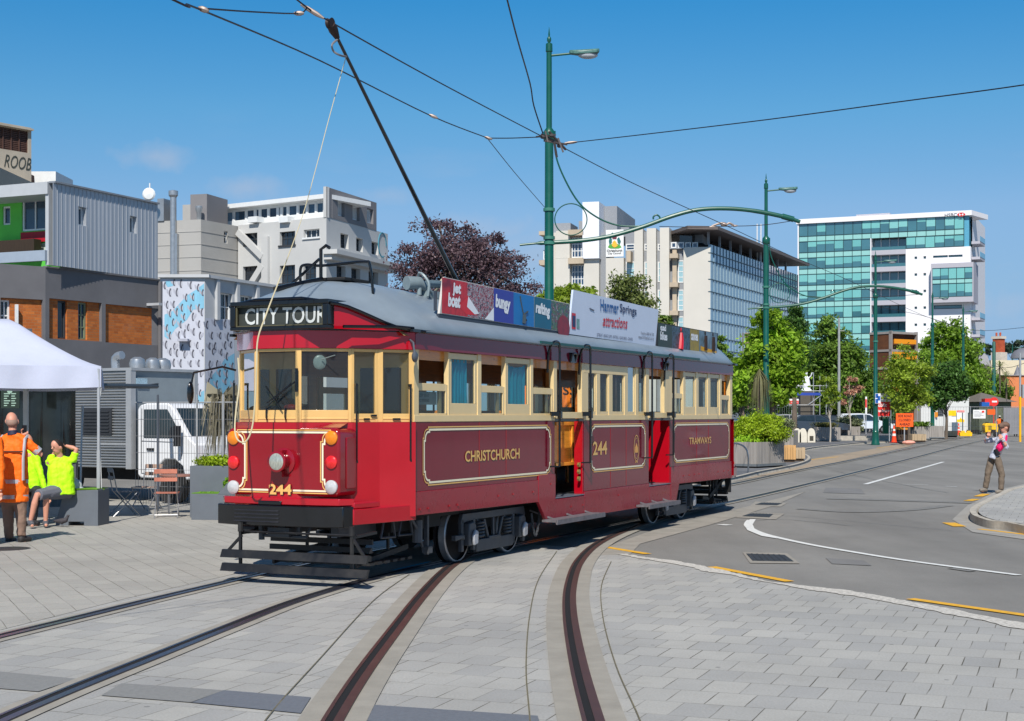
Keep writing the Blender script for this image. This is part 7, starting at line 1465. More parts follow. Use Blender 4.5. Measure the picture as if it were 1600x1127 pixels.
c = P(1190, 668, c0.y); bl = [((P(1178, 664, c0.y).x, c0.y, c.z), .62, .6, .5), ((P(1203, 666, c0.y).x, c0.y, c.z), .5, .5, .48), ((P(1166, 672, c0.y).x, c0.y - .2, c.z - .1), .4, .5, .36), ((P(1190, 682, c0.y).x, c0.y - .3, c.z - .22), .95, .6, .26)]
leaves('foliage', bl, 14000, .05, L_HDG, hd_, clusters=420, spread=.16, origin=tuple(hd_.location), aspect=.5)
b = strap((0, -.5, -.08), 260, .45, .42, leaf_mat('strap_green', (150, 190, 50), .3, .35), hd_); b2 = strap((.75, -.2, -.1), 160, .35, .36, leaf_mat('strap_green2', (140, 180, 46), .3, .35), hd_)
R_, c1 = planter('weathered planter with a grey green shrub behind the largest planter', 1204, 1243, 703, 1.5, .95, R(-20))
leaves('shrub', [((c1.x - .1, c1.y, 1.35), .75, .6, .36)], 5000, .05, L_GRY, clusters=160, spread=.2, origin=(c1.x, c1.y, 1.0))[0]
tag(bpy.data.objects['shrub'], 'rounded grey green shrub right of the bright hedge', 'shrub')
for lab, px0, px1, yb, w, rz, pl in (('weathered planter of spiky grass right of the white barriers', 1274, 1312, 690, 1.55, .1, 'spiky'), ('weathered planter below a grey shrub, second right of the white barriers', 1314, 1347, 687.5, 1.5, -.25, 'shrub'), ('weathered planter just left of the bus sign pole', 1350, 1372, 682, 1.4, .1, 'shrub'),
                                 ('weathered planter with broad leaved plants right of the orange road sign', 1431, 1449, 688, 1.0, .05, 'leafy'), ('bare weathered planter left of the new timber box on the kerb', 1455, 1472, 686, 1.05, .05, None)):
    R_, c = planter(lab, px0, px1, yb, w, .92, rz, group='wooden planters along the footpath')
    if pl == 'spiky':
        e = empty('grass_clump', (c.x, c.y, .95), 0, 'spiky olive grass clump in the planter right of the white barriers', 'plant'); strap((0, 0, 0), 420, .75, .38, leaf_mat('spiky_olive', (104, 104, 56), .35, .2), e)
    elif pl == 'shrub':
        lab2 = 'grey green shrub spilling over the planter ' + ('two right of the white barriers' if px0 < 1330 else 'just left of the bus sign pole')
        o, _ = leaves('shrub', [((c.x, c.y, 1.30), .85, .7, .42), ((c.x + .5, c.y - .7, .95), .3, .2, .35)], 4200, .07, L_GRY, clusters=120, spread=.22, origin=(c.x, c.y, 1.0)); tag(o, lab2, 'shrub')
    elif pl == 'leafy':
        e = empty('leafy_plant', (c.x, c.y, .95), 0, 'broad leaved green plant in the planter right of the orange road sign', 'plant'); strap((0, 0, -.05), 260, .7, .45, L_MID, e, w=.04)
        strap((-.6, 0, -.0), 120, .5, .3, L_DRK, e, w=.04)
planter('new orange timber box in front of the shrub planter', 1226, 1239, 722.5, .55, .62, R(-8), NEWT, .1, skirt=False, group='new timber boxes'); planter('pale new timber box nearest the kerb, right of the largest planter', 1239, 1254, 721, .62, .50, R(-12), mat('new_timber_pale', (178, 156, 126), .8, var=.15, scale=5, stretch=(1, 1, .15)), .1, skirt=False, group='new timber boxes')
planter('new timber box half hidden beyond the bicycle hoop', 1142, 1155, 724, .5, .55, 0, NEWT, .07, skirt=False, group='new timber boxes')
planter('new timber box beside the orange road sign', 1427, 1446, 691, .85, .50, 0, mat('new_timber_pale', (178, 156, 126)), .1, skirt=False, group='new timber boxes'); planter('long new timber box by the far kerb before the site cabin', 1471, 1496, 683.5, 1.25, .48, 0, mat('new_timber_pale', (178, 156, 126)), .12, skirt=False, group='new timber boxes'); planter('dark soil filled timber box behind the traffic cone', 1405, 1426, 690, 1.0, .45, 0, mat('dark_timber', (70, 56, 46), .9), .2, skirt=False, group='new timber boxes')
# ---------------------------------------------------------------- people
SKIN = mat('skin', (206, 146, 122), .5, var=.05); DARKH = mat('dark_hair', (34, 26, 22), .7, var=.2, scale=30)
def soft(mb, name, m, parent, vox=.012, it=2):
    o = mb.build(name, m, parent, recalc=True)
    r = o.modifiers.new('remesh', 'REMESH'); r.mode = 'VOXEL'; r.voxel_size = vox; r.use_smooth_shade = True
    s = o.modifiers.new('smooth', 'SMOOTH'); s.factor = .5; s.iterations = it
    return o
def V3(*a): return Vector(a)
def hand(m, w, d, side, s=1.0, curl=.4):
    d = d.normalized(); up = V3(0, 0, 1) if abs(d.z) < .8 else V3(0, 1, 0); a = d.cross(up).normalized(); b = a.cross(d).normalized()
    c = w + d * .045 * s
    for k in range(3): m.ball(c + a * (k - 1) * .022 * s, .022 * s, .03 * s, .03 * s, 8, 6)
    for k, L in enumerate((.062, .072, .068, .052)):
        o = a * (k - 1.5) * .021 * s; p0 = w + d * .075 * s + o; p1 = p0 + d * L * .5 * s; p2 = p1 + (d * (1 - curl) - b * curl).normalized() * L * .5 * s; m.tube([p0 - d * .02, p0, p1, p2], [.010 * s, .0095 * s, .009 * s, .007 * s], 6)
    t0 = w + d * .03 * s + a * .035 * side * s; m.tube([t0 - a * .01 * side, t0 + (a * side + d) * .02 * s, t0 + (a * .7 * side + d * 1.4) * .036 * s], [.013 * s, .011 * s, .008 * s], 6)
def person(label, loc, J, shirt, trs, shoe=(50, 46, 44), sleeve=1.0, hair=DARKH, face=(0, -1, 0), hat=None, glasses=False, shorts=False, vox=.011, bald=False, w=1.0, hands=True, collar=None, hs_=1.1):
    root = empty('person', loc, 0, label, 'person'); J = {k: Vector(v) for k, v in J.items()}
    f = Vector(face).normalized(); rt = f.cross(V3(0, 0, 1)).normalized(); up = (J['head'] - J['neck']).normalized(); rot = Matrix((rt, f, up)).transposed() if abs(up.dot(f)) < .5 else Matrix((rt, f, V3(0, 0, 1))).transposed()
    h = J['head']; b = MB(); b.ball(h + up * .02, .076 * hs_, .094 * hs_, .108 * hs_, 16, 12, rot); b.ball(h + f * .03 - up * .05, .056 * hs_, .066 * hs_, .068 * hs_, 12, 8, rot); b.tube([J['neck'] - up * .05, h - up * .04], [.062, .054], 10)
    b.tube([h + f * .095 + up * .02, h + f * .122 - up * .02], [.010, .018], 6)
    for s_ in (-1, 1): b.ball(h + rt * .085 * s_ + up * .0, .014, .026, .034, 8, 6, rot)
    for s_ in ('L', 'R'):
        sh, el, wr = J['sh' + s_], J['el' + s_], J['wr' + s_]; b.tube([sh, sh.lerp(el, .4), el, el.lerp(wr, .35), wr], [.048, .046, .038, .04, .026], 10)
        if hands: hand(b, wr, J.get('hd' + s_, wr + (wr - el)) - wr, 1 if s_ == 'L' else -1)
        hp, kn, an = J['hip' + s_], J['kn' + s_], J['an' + s_]; b.tube([hp, kn, kn.lerp(an, .3), an], [.07, .05, .054, .035], 10); ft = J.get('ft' + s_, an + f * .15 - V3(0, 0, .05)); b.tube([an, an.lerp(ft, .5) - V3(0, 0, .02), ft], [.035, .035, .025], 8)
    hp = (J['hipL'] + J['hipR']) / 2; nk = J['neck']; ch = hp.lerp(nk, .7); b.tube([hp, hp.lerp(nk, .35), ch, nk], [.105, .1, .11, .05], 12); b.tube([J['shL'], J['shR']], .05, 10)
    body = soft(b, 'body', SKIN, root, vox * .75)
    e = MB()
    for s_ in (-1, 1): e.ball(h + f * .098 + rt * .032 * s_ + up * .018, .010, .008, .008, 8, 6)
    e.build('eyes', mat('eye_dark', (30, 26, 26), .3), body)
    e = MB(); e.tube([h + f * .098 - rt * .024 - up * .06, h + f * .106 - up * .061, h + f * .098 + rt * .024 - up * .06], .005, 6); e.build('mouth', mat('lips', (150, 84, 76), .5), body)
    # top
    b = MB(); wd = (J['shL'] - J['shR']); wu = wd.normalized()
    for o_, q in ((-.5, 1), (0, 1), (.5, 1)):
        off = wu * o_ * .125 * w; b.tube([hp + off * 1.05 - (nk - hp).normalized() * .06, hp.lerp(nk, .3) + off, ch + off * 1.15, hp.lerp(nk, .93) + off * .9], [.132 * w, .128 * w, .128, .07], 12)
    b.tube([J['shL'], nk - up * .02, J['shR']], [.068, .07, .068], 10)
    for s_ in ('L', 'R'):
        sh, el, wr = J['sh' + s_], J['el' + s_], J['wr' + s_]; pts = [sh, sh.lerp(el, .5), sh.lerp(el, min(1, sleeve * 1.9))] if sleeve < .6 else [sh, el, el.lerp(wr, .93)]
        b.tube(pts, [.068, .065, .066] if sleeve < .6 else [.067, .054, .045], 10)
    top = soft(b, 'shirt', shirt, root, vox, 9)
    if vox < .02:
        tx_ = bpy.data.textures.get('folds') or bpy.data.textures.new('folds', 'CLOUDS'); tx_.noise_scale = .09; dm = top.modifiers.new('folds', 'DISPLACE'); dm.texture = tx_; dm.strength = .03; dm.mid_level = .5
    b = MB(); b.tube([J['hipL'] + wu * .03, J['hipR'] - wu * .03], .115 * w, 12)
    for s_ in ('L', 'R'):
        hpp, kn, an = J['hip' + s_], J['kn' + s_], J['an' + s_]
        if shorts: b.tube([hpp, hpp.lerp(kn, .5), hpp.lerp(kn, .9)], [.11 * w, .10, .095], 10)
        else: b.tube([hpp, hpp.lerp(kn, .5), kn, kn.lerp(an, .5), an - V3(0, 0, -.02)], [.108 * w, .092, .075, .07, .068], 10)
    soft(b, 'shorts' if shorts else 'trousers', trs, root, vox)
    if not shorts and vox < .02: tr_o = root.children[-1]; dm = tr_o.modifiers.new('folds', 'DISPLACE'); dm.texture = bpy.data.textures['folds']; dm.strength = .025; dm.mid_level = .5
    for s_ in ('L', 'R'):
        an = J['an' + s_]; ft = J.get('ft' + s_, an + f * .15 - V3(0, 0, .05)); b = MB(); d = (ft - an); d.z = 0; d.normalize(); z0 = an.z - .075
        b.tube([an + V3(0, 0, .02), an - V3(0, 0, .03)], [.05, .055], 10); b.tube([V3(an.x, an.y, z0 + .035) - d * .04, V3(an.x, an.y, z0 + .05) + d * .05, V3(an.x, an.y, z0 + .04) + d * .17], [.042, .05, .036], 10); soft(b, 'shoe', mat('shoe_%d' % shoe[0], shoe, .6, var=.15), root, vox)
    if not bald:
        b = MB(); b.ball(h + up * .038 - f * .022, .092, .102, .116, 16, 12, rot); b.ball(h - f * .055 - up * .03, .076, .055, .075, 12, 8, rot); soft(b, 'hair', hair, root, .012)
    else:
        b = MB(); b.ball(h - f * .03 - up * .01, .088, .083, .075, 16, 12, rot); soft(b, 'hair', hair, root, .012)
    if hat is not None:
        b = MB(); b.ball(h + up * .075 - f * .005, .102, .118, .075, 16, 10, rot); b.tube([h + up * .06 + f * .06, h + up * .045 + f * .16], [.075, .05], 12); soft(b, 'cap', hat, root, .012)
    if glasses: b = MB(); b.tube([h + rt * .07 + f * .05 + up * .02, h + rt * .035 + f * .098 + up * .018, h - rt * .035 + f * .098 + up * .018, h - rt * .07 + f * .05 + up * .02], .014, 6); b.build('sunglasses', mat('eye_dark', (30, 26, 26)), root)
    if collar is not None: b = MB(); b.tube([nk - up * .03, nk + up * .035], [.085, .066], 14); b.build('collar', collar, root)
    return root, body, top
HVO = mat('hi_vis_orange', (255, 112, 12), .7, var=.07, scale=5, bump=.25, bscale=9); HVG = mat('hi_vis_lime', (186, 255, 10), .7, var=.06, scale=5, bump=.25, bscale=9); SILV = mat('reflective_tape', (190, 190, 192), .35, .3); BRN = mat('brown_work_trousers', (128, 104, 90), .8, var=.1, scale=6, bump=.3, bscale=9)
def px_frame(px, py_foot):
    Y = CAMZ * FPX / (py_foot - HY); k = Y / FPX
    return (GX(px, Y), Y, 0), lambda x, y, d=0.0: V3((x - px) * k, d, (py_foot - y) * k)
loc, q = px_frame(22, 847)
root, body, top = person('bald man in orange hi-vis shirt and brown trousers, back turned, phone at his ear', loc, dict(head=q(18, 659, .02), neck=q(20, 677), shL=q(-1, 692), shR=q(43, 692), elL=q(-9, 728, -.05), wrL=q(-6, 752, -.12), elR=q(62, 711, .08), wrR=q(36, 684, .12), hdR=q(31, 672, .12), hipL=q(12, 778), hipR=q(31, 778), knL=q(13, 812), knR=q(35, 810, -.05), anL=q(11, 842, .08), anR=q(36, 839, -.08), ftL=q(14, 845, .25), ftR=q(40, 846, -.02)), HVO, BRN, (52, 50, 50), sleeve=.45, face=(-.25, 1, 0), bald=True, hair=mat('shaved_grey_hair', (150, 122, 108), .7), collar=mat('navy_collar', (36, 32, 60), .7), w=1.12, hands=True)
b = MB()
for y_, r_ in ((752, .215), (776, .218)):
    c = q(21, y_); n = 28; vs = []
    for j in range(n): t = 2 * math.pi * j / n; vs += [(c.x + r_ * math.cos(t), .155 * math.sin(t), c.z - .028), (c.x + r_ * math.cos(t), .155 * math.sin(t), c.z + .028)]
    b.add(vs, [(2 * j, 2 * ((j + 1) % n), 2 * ((j + 1) % n) + 1, 2 * j + 1) for j in range(n)])
for x_ in (3, 42): b.tube([q(x_, 681, .03), q(x_, 686, -.09), q(x_ - (0 if x_ < 20 else 1), 715, -.135), q(x_ - (0 if x_ < 20 else 1), 750, -.14)], [.02, .022, .022, .022], 6)
a, c = q(53, 702, .05), q(58, 707, .07); b.tube([a, c], .071, 12); b.build('reflective_bands', SILV, root)
b = MB(); b.box(-.2, .17, -.147, -.13, q(0, 705).z - .012, q(0, 705).z + .008); b.build('back_print', mat('print_dark_brown', (90, 50, 30), .7), top)
b = MB(); p = q(34, 671, .12); b.bar(p + V3(0, 0, -.06), p + V3(0, 0, .06), .03, .06); b.build('phone', mat('phone_dark', (20, 20, 24), .3), root)
loc, q = px_frame(-22, 852)
person('person in orange hi-vis at the left frame edge, only the sleeve showing', loc, dict(head=q(-24, 650), neck=q(-24, 668), shL=q(-44, 684), shR=q(-4, 684), elL=q(-52, 725), wrL=q(-48, 760), elR=q(2, 728), wrR=q(4, 768, -.1), hipL=q(-33, 772), hipR=q(-13, 772), knL=q(-33, 812), knR=q(-14, 812), anL=q(-34, 845), anR=q(-14, 845)), HVO, mat('dark_work_trousers', (40, 40, 46), .8), sleeve=1, face=(.3, 1, 0))
loc, q = px_frame(84, 823)
seatY = loc[1]
root, body, top = person('seated man in lime T-shirt leaning back with both hands behind his head', loc, dict(head=q(90, 700, .0), neck=q(93, 716, .05), shL=q(77, 724, -.02), shR=q(110, 722, .1), elL=q(76, 712, .26), wrL=q(86, 700, .17), elR=q(117, 702, .1), wrR=q(99, 697, .13), hdL=q(93, 697, .12), hdR=q(94, 696, .12), hipL=q(88, 768, -.08), hipR=q(102, 768, .12), knL=q(70, 772, -.42), knR=q(80, 772, -.25), anL=q(60, 812, -.40), anR=q(78, 814, -.22), ftL=q(68, 818, -.56), ftR=q(84, 818, -.4)), HVG, mat('grey_shorts', (104, 106, 116), .8, var=.1), (92, 92, 98), sleeve=.38, face=(-.65, -1, 0), shorts=True, w=1.15)
loc, q = px_frame(44, 820)
person('person in lime long sleeved top sitting half hidden behind the man in orange', loc, dict(head=q(40, 690, .1), neck=q(42, 704, .12), shL=q(30, 712, .1), shR=q(54, 712, .05), elL=q(25, 738, 0), wrL=q(32, 762, -.1), elR=q(66, 744, -.05), wrR=q(76, 774, -.1), hdR=q(80, 784, -.1), hipL=q(40, 768, .1), hipR=q(54, 768, .1), knL=q(44, 770, -.35), knR=q(66, 766, -.3), anL=q(44, 812, -.35), anR=q(60, 812, -.3)), HVG, mat('dark_work_trousers', (40, 40, 46)), (40, 38, 40), sleeve=1, face=(.8, -.6, 0))
loc, q = px_frame(1552, 771)
GREYT = mat('patterned_grey_top', (170, 172, 184), .7, var=.45, scale=22); PINK = mat('pink_top', (232, 10, 96), .7, var=.06)
root, body, top = person('woman in pink and grey top, brown cap and trousers, leaning back to take a photo', loc, dict(head=q(1569.5, 669, -.02), neck=q(1570, 678), shL=q(1563, 685, -.14), shR=q(1574, 685, .12), elL=q(1567, 699, -.28), wrL=q(1560, 686, -.3), hdL=q(1555, 679, -.28), elR=q(1541, 690, .1), wrR=q(1543, 683, -.02), hdR=q(1545, 675, -.05), hipL=q(1556, 714, -.08), hipR=q(1552, 714, .09), knL=q(1563, 741, -.10), knR=q(1545, 740, .06), anL=q(1562, 766, -.10), anR=q(1542, 764, .10), ftL=q(1555, 770, -.16), ftR=q(1534, 768, .05)), GREYT, mat('brown_trousers', (112, 98, 84), .8, var=.12, scale=6), (130, 122, 112), sleeve=.8, face=(-1, -.25, 0), hair=mat('brown_hair', (80, 48, 34), .7), hat=mat('brown_cap', (112, 88, 74), .8), glasses=True, w=.78)
b = MB(); b.tube([q(1570, 681, -.08), q(1565, 689, -.16), q(1558, 700, -.15), q(1555, 706, -.12)], [.04, .075, .085, .04], 10); b.build('pink_front', PINK, top)
b = MB(); b.tube([q(1552, 702, -.16), q(1556, 711, -.16)], [.05, .06], 8); b.build('waist_pouch', mat('black_pouch', (24, 22, 28), .7), root)
b = MB(); c = q(1550, 674, -.15); b.box(c.x - .05, c.x + .02, c.y - .07, c.y + .07, c.z - .035, c.z + .04); o = b.build('camera', mat('camera_dark', (40, 40, 44), .4), None, origin=None); o.location = Vector(loc); tag(o, 'small dark camera held up by the woman in pink', 'camera')
for px_, y0, y1, lab, trs in ((1587, 647, 679, 'road worker in orange vest with hands on hips near the right edge', (40, 44, 58)), (1562, 645, 677, 'road worker in orange vest behind the yellow compressor', (60, 60, 70)), (1518, 652, 677, 'road worker in orange bending by the dark machinery', (50, 50, 60))):
    Yw = 1.74 * FPX / (y1 - y0); loc = (GX(px_, Yw), Yw, 0)
    person(lab, loc, dict(head=(0, 0, 1.62), neck=(0, 0, 1.48), shL=(-.19, 0, 1.42), shR=(.19, 0, 1.42), elL=(-.40, .05, 1.18), wrL=(-.18, 0, 1.0), elR=(.40, .05, 1.18), wrR=(.18, 0, 1.0), hipL=(-.09, 0, .92), hipR=(.09, 0, .92), knL=(-.1, 0, .5), knR=(.1, 0, .5), anL=(-.1, 0, .08), anR=(.1, 0, .08)), HVO, mat('tr_%d' % trs[0], trs, .8), (200, 90, 30), sleeve=.3, face=(.2, 1, 0), hat=mat('white_helmet', (230, 226, 220), .4), vox=.03, hands=False)
# passenger inside the tram
pw = MW['tram'] @ V3(7.3, .9, .72); loc = tuple(pw)
person('passenger in dark clothes seated inside the tram doorway', loc, dict(head=(0, 0, 1.22), neck=(0, 0, 1.08), shL=(-.18, .05, 1.02), shR=(.18, -.05, 1.02), elL=(-.25, 0, .75), wrL=(-.1, -.2, .65), elR=(.25, -.1, .75), wrR=(.1, -.25, .65), hipL=(-.1, 0, .48), hipR=(.1, 0, .48), knL=(-.1, -.42, .5), knR=(.1, -.42, .5), anL=(-.1, -.42, .1), anR=(.1, -.42, .1)), mat('dark_jacket', (44, 44, 52), .8), mat('dark_work_trousers', (40, 40, 46)), face=(.3, -1, 0), vox=.02)
# ---------------------------------------------------------------- left side: tent, stall, truck, furniture
CANV = mat('white_canvas', (186, 191, 210), .8, var=.03, scale=2, bump=.8, bscale=2.2); ALU = mat('aluminium', (176, 178, 180), .4, .4, var=.08); GBOX = mat('grey_box_paint', (98, 104, 112), .6, var=.08, scale=3, dirt=.12); TURF = leaf_mat('artificial_turf', (124, 172, 40), .25, .2)
c1 = V3(GX(158, 24.7), 24.7, 0); fd = V3(-.96, -.27, 0).normalized(); bd = V3(-.27, .96, 0).normalized(); LF, LB = 4.5, 3.0
root = empty('canopy_tent', c1, 0, 'white pop up canopy tent at the left edge on thin metal legs', 'tent')
nu, nv = 26, 18; vs = []
for i in range(nu + 1):
    for j in range(nv + 1):
        a, c = i / nu, j / nv; d = min(a * LF, (1 - a) * LF, c * LB, (1 - c) * LB) / (LB / 2); z = 2.66 + .86 * (d ** 1.25) - .05 * math.sin(math.pi * min(1, 2 * d)) * 0
        p = fd * a * LF + bd * c * LB; vs.append((p.x, p.y, z))
b = MB(); b.add(vs, [(i * (nv + 1) + j, (i + 1) * (nv + 1) + j, (i + 1) * (nv + 1) + j + 1, i * (nv + 1) + j + 1) for i in range(nu) for j in range(nv)]); b.build('roof', CANV, root, angle=80)
b = MB()
def valance(p0, d, L, out):
    n = 48; vs = []
    for i in range(n + 1):
        t = i / n; p = p0 + d * t * L; sag = .03 * math.sin(math.pi * min(1, (t * 2) % 1.0001)); w = .018 * math.sin(t * 40) + .02 * math.sin(t * 13)
        for k, z in enumerate((2.665, 2.55, 2.44, 2.31)): vs.append(tuple(p + out * (w * k * .5 + .01) + V3(0, 0, z - (sag if k == 3 else 0) + (.02 * math.sin(t * 23 + k) if 0 < k < 3 else 0))))
    b.add(vs, [(i * 4 + k, (i + 1) * 4 + k, (i + 1) * 4 + k + 1, i * 4 + k + 1) for i in range(n) for k in range(3)])
valance(V3(0, 0, 0), fd, LF, -bd); valance(V3(0, 0, 0), bd, LB, -fd); valance(fd * LF, bd, LB, fd); valance(bd * LB, fd, LF, bd); b.build('valance', CANV, root, angle=80)
for p in (V3(0, 0, 0), fd * LF, bd * LB, fd * LF + bd * LB):
    p = p + (fd * .04 if p.length < 1 or abs(p.dot(fd)) < .5 else -fd * .04); b = MB(); b.box(p.x - .02, p.x + .02, p.y - .02, p.y + .02, 1.2, 2.62); b.box(p.x - .026, p.x + .026, p.y - .026, p.y + .026, .02, 1.25); b.box(p.x - .06, p.x + .06, p.y - .06, p.y + .06, 0, .02); b.build('leg', ALU, root)
b = MB()
for k in range(6):
    a, c = fd * LF * k / 6 + bd * .05, fd * LF * (k + 1) / 6 + bd * .05; b.bar(a + V3(0, 0, 2.34 if k % 2 else 2.60), c + V3(0, 0, 2.60 if k % 2 else 2.34), .02, .03); b.bar(a + V3(0, 0, 2.60 if k % 2 else 2.34), c + V3(0, 0, 2.34 if k % 2 else 2.60), .02, .03)
b.build('truss', ALU, root); b = MB(); b.tube([V3(0, 0, 2.3), V3(-.05, .05, 1.9), V3(.02, -.02, .45), V3(-.35, -.05, .2)], .006, 5); b.build('guy_cord', WFR, root)
# food stall: dark side curtain whose colour also stands in for the shade inside, menu board, counter, silver pole
b = MB(); Wc = Wall(-90, 29, 118, 29.5); u1 = Wc.u(118); n = 40; vs = []
for i in range(n + 1): u = u1 * i / n; vs += [Wc.pt(u, .9, .03 * math.sin(u * 9)), Wc.pt(u, 2.45, .01 * math.sin(u * 9))]
b.add(vs, [(2 * i, 2 * i + 2, 2 * i + 3, 2 * i + 1) for i in range(n)]); b.build('stall_curtain_and_shade', mat('dark_curtain_and_shade', (26, 30, 30), .12, var=.6, scale=2.5, coat=.6), origin=Wc.pt(0, 0), label='dark glossy side curtain of the food stall under the tent', cat='curtain')
b = MB(); Wc.box(b, 0, u1, 0, .9, -.6, -.05); b.build('stall_counter', mat('ribbed_grey', (96, 98, 100), .6, .2, var=.3, scale=14, stretch=(3, 3, .1)), origin=Wc.pt(0, 0), label='ribbed grey counter front below the dark stall curtain', cat='counter')
root = empty('menu_board', P(16, 622, 28), 0, 'dark green menu board with pale writing hanging in the stall', 'sign'); b = MB(); a, c = P(2, 638, 28), P(31, 607, 28); b.box(a.x, c.x, 27.98, 28.02, a.z, c.z); b.build('board', mat('menu_green', (28, 46, 40), .6, var=.2), root, world=True)
b = MB()
for k in range(6): b.box(a.x + .06, a.x + .12 + .03 * (k % 3), 27.972, 27.976, a.z + .04 + k * .045, a.z + .06 + k * .045); b.box(a.x + .2, a.x + .27 + .02 * (k % 2), 27.972, 27.976, a.z + .04 + k * .045, a.z + .06 + k * .045)
b.lathe([(0, -.002), (.05, 0), (0, .002)], (a.x + .17, 27.973, c.z - .05), 14, axis='y'); b.build('lettering', mat('menu_pale', (150, 180, 166), .7), root, world=True)
b = MB(); p = P(40.5, 605, 27); b.box(p.x - .04, p.x + .04, 26.96, 27.04, 0, 2.45); b.build('stall_post', ALU, origin=(p.x, 27, 0), label='square aluminium post behind the head of the bald man', cat='post')
# trailer with corrugated side + grey box front, white cab
ang = math.atan2(-.53, .85); C0 = V3(GX(205, 31), 31, 0)
root = empty('box_truck', C0, ang, 'white cabbed box truck with a corrugated silver side and plain grey box front', 'truck')
COR = mat('corrugated_silver', (170, 172, 172), .35, .6, var=.12, scale=3, stretch=(.4, 1, 6)); GF = mat('box_front_grey', (126, 136, 142), .5, var=.05, dirt=.1); TWH = mat('cab_white', (228, 229, 231), .22, var=.03, coat=.6, dirt=.06)
b = MB(); b.box(-5.5, -.02, .02, 1.9, .72, 2.78); bx_ = b.build('box_body', GF, root)
b = MB(); z = .74
while z < 2.76: b.tube([(-5.5, 0.0, z), (-.1, 0.0, z)], .022, 6); z += .06
b.build('corrugated_side', COR, bx_)
b = MB(); b.box(-.12, .03, -.04, .1, .7, 2.80); b.box(-.1, .03, 1.85, 1.95, .7, 2.80); b.box(-5.5, .04, -.03, 1.96, 2.78, 2.84); b.box(-1.0, -.1, -.02, .0, 1.2, 1.25); b.build('edge_trim', ALU, bx_)
b = MB(); b.box(-1.45, -.55, -.04, -.01, 1.42, 2.0)
for k in range(7): b.box(-1.38, -.62, -.06, -.03, 1.48 + k * .07, 1.505 + k * .07)
b.build('side_vent', mat('vent_dark', (60, 62, 66), .5, .3), bx_)
b = MB(); b.box(.035, .045, .10, .42, 2.5, 2.62); b.build('sticker', mat('sticker_blue', (150, 176, 190), .6, var=.3, scale=30), bx_)
b = MB()
for y_, r_ in ((.35, .16), (.8, .15), (1.1, .17)): b.lathe([(r_, 2.84), (r_ * 1.1, 2.95), (r_ * .95, 3.05), (r_ * .4, 3.1)], (-.6, y_ + .4, 0), 16)
b.tube(catmull([(-1.0, .5, 2.84), (-1.0, .5, 3.08), (-.8, .5, 3.14)], 4), .09, 10); b.build('roof_vent', DUCT, bx_)
prof = [(.12, .60), (.12, 1.96), (.2, 2.05), (.38, 2.09), (.98, 2.09), (1.10, 2.03), (1.60, 1.36), (1.78, 1.24), (1.82, .95), (1.82, .55), (1.5, .5), (1.42, .78), (1.2, .92), (.92, .92), (.72, .78), (.66, .52), (.2, .52)]
b = MB(); b.prism([(x, .06, z) for x, z in prof], (0, 1.78, 0)); cb_o = b.build('cab', TWH, root, bevel=.03)
GLC = darkglass('vehicle_glass', (40, 52, 58), .04)
b = MB(); b.poly([(.32, .052, 1.36), (.32, .052, 1.96), (1.0, .052, 1.96), (1.38, .052, 1.45), (1.38, .052, 1.25), (1.22, .052, 1.25), (1.18, .052, 1.36)]); b.build('side_window', GLC, cb_o, smooth=False)
b = MB(); nrm = V3(.67, 0, .5).normalized() * .008; q4 = [V3(1.14, .16, 1.98), V3(1.14, 1.74, 1.98), V3(1.565, 1.74, 1.41), V3(1.565, .16, 1.41)]; b.poly([p + nrm for p in q4]); b.build('windscreen', GLC, cb_o, smooth=False)
b = MB(); b.tube([(.25, .05, .62), (.25, .05, 1.3), (.26, .05, 1.98)], .006, 5); b.tube([(1.42, .05, 1.4), (1.40, .05, .95)], .006, 5); b.tube([(.25, .05, 1.3), (1.3, .05, 1.28)], .005, 5); b.tube([(.25, .05, .62), (.66, .05, .62)], .005, 5); b.build('door_seam', mat('seam_dark', (90, 92, 96), .6), cb_o)
b = MB(); b.box(.42, .62, .03, .05, 1.10, 1.15); b.tube([(1.3, .04, 1.5), (1.46, -.12, 1.55)], .012, 6); b.box(1.42, 1.50, -.2, -.06, 1.2, 1.62); b.box(1.80, 1.85, .1, 1.8, .45, .62); b.tube([(1.55, .5, 1.42), (1.3, .9, 1.7)], .008, 5); b.build('trim', mat('trim_black', (28, 28, 30), .5), cb_o)
b = MB()
b.box(-5.2, 1.2, .5, 1.4, .45, .7); b.build('chassis', mat('tyre_black', (30, 30, 31), .8, var=.2), root)
for x_ in (1.06, -3.8):
    for y_ in (.18, 1.7): b = MB(); b.lathe([(0, -.1), (.2, -.1), (.24, -.06), (.37, -.1), (.37, .1), (.2, .1), (0, .1)], (x_, y_, .37), 20, axis='y'); b.build('wheel', mat('tyre_black', (30, 30, 31)), root)
b = MB(); b.box(1.83, 1.85, .2, .5, .78, .95); b.box(1.83, 1.85, 1.4, 1.7, .78, .95); b.build('headlight', mat('lamp_clear', (200, 204, 208), .15, var=.1), cb_o)
# roller awning bracket at the truck box
b = MB(); a, c = P(160, 603, 26), P(245, 604, 29.6); b.tube([a, c], .045, 8); b.bar(P(205, 606, 28), P(246, 600, 29.6), .05, .03); b.build('awning_roller', mat('awning_dark', (70, 72, 74), .5), origin=a, label='dark awning roller sticking out right of the tent corner', cat='awning')
# silver telescopic pole, tool leaning
b = MB(); b.tube([P(126, 762, 26), P(127, 700, 26.1), P(128, 660, 26.2)], .018, 8); b.tube([P(128, 662, 26.2), P(129, 634, 26.3)], .024, 8); b.build('pole', ALU, origin=P(126, 762, 26), label='upright silver telescopic pole with a blue tip behind the seated man', cat='pole')
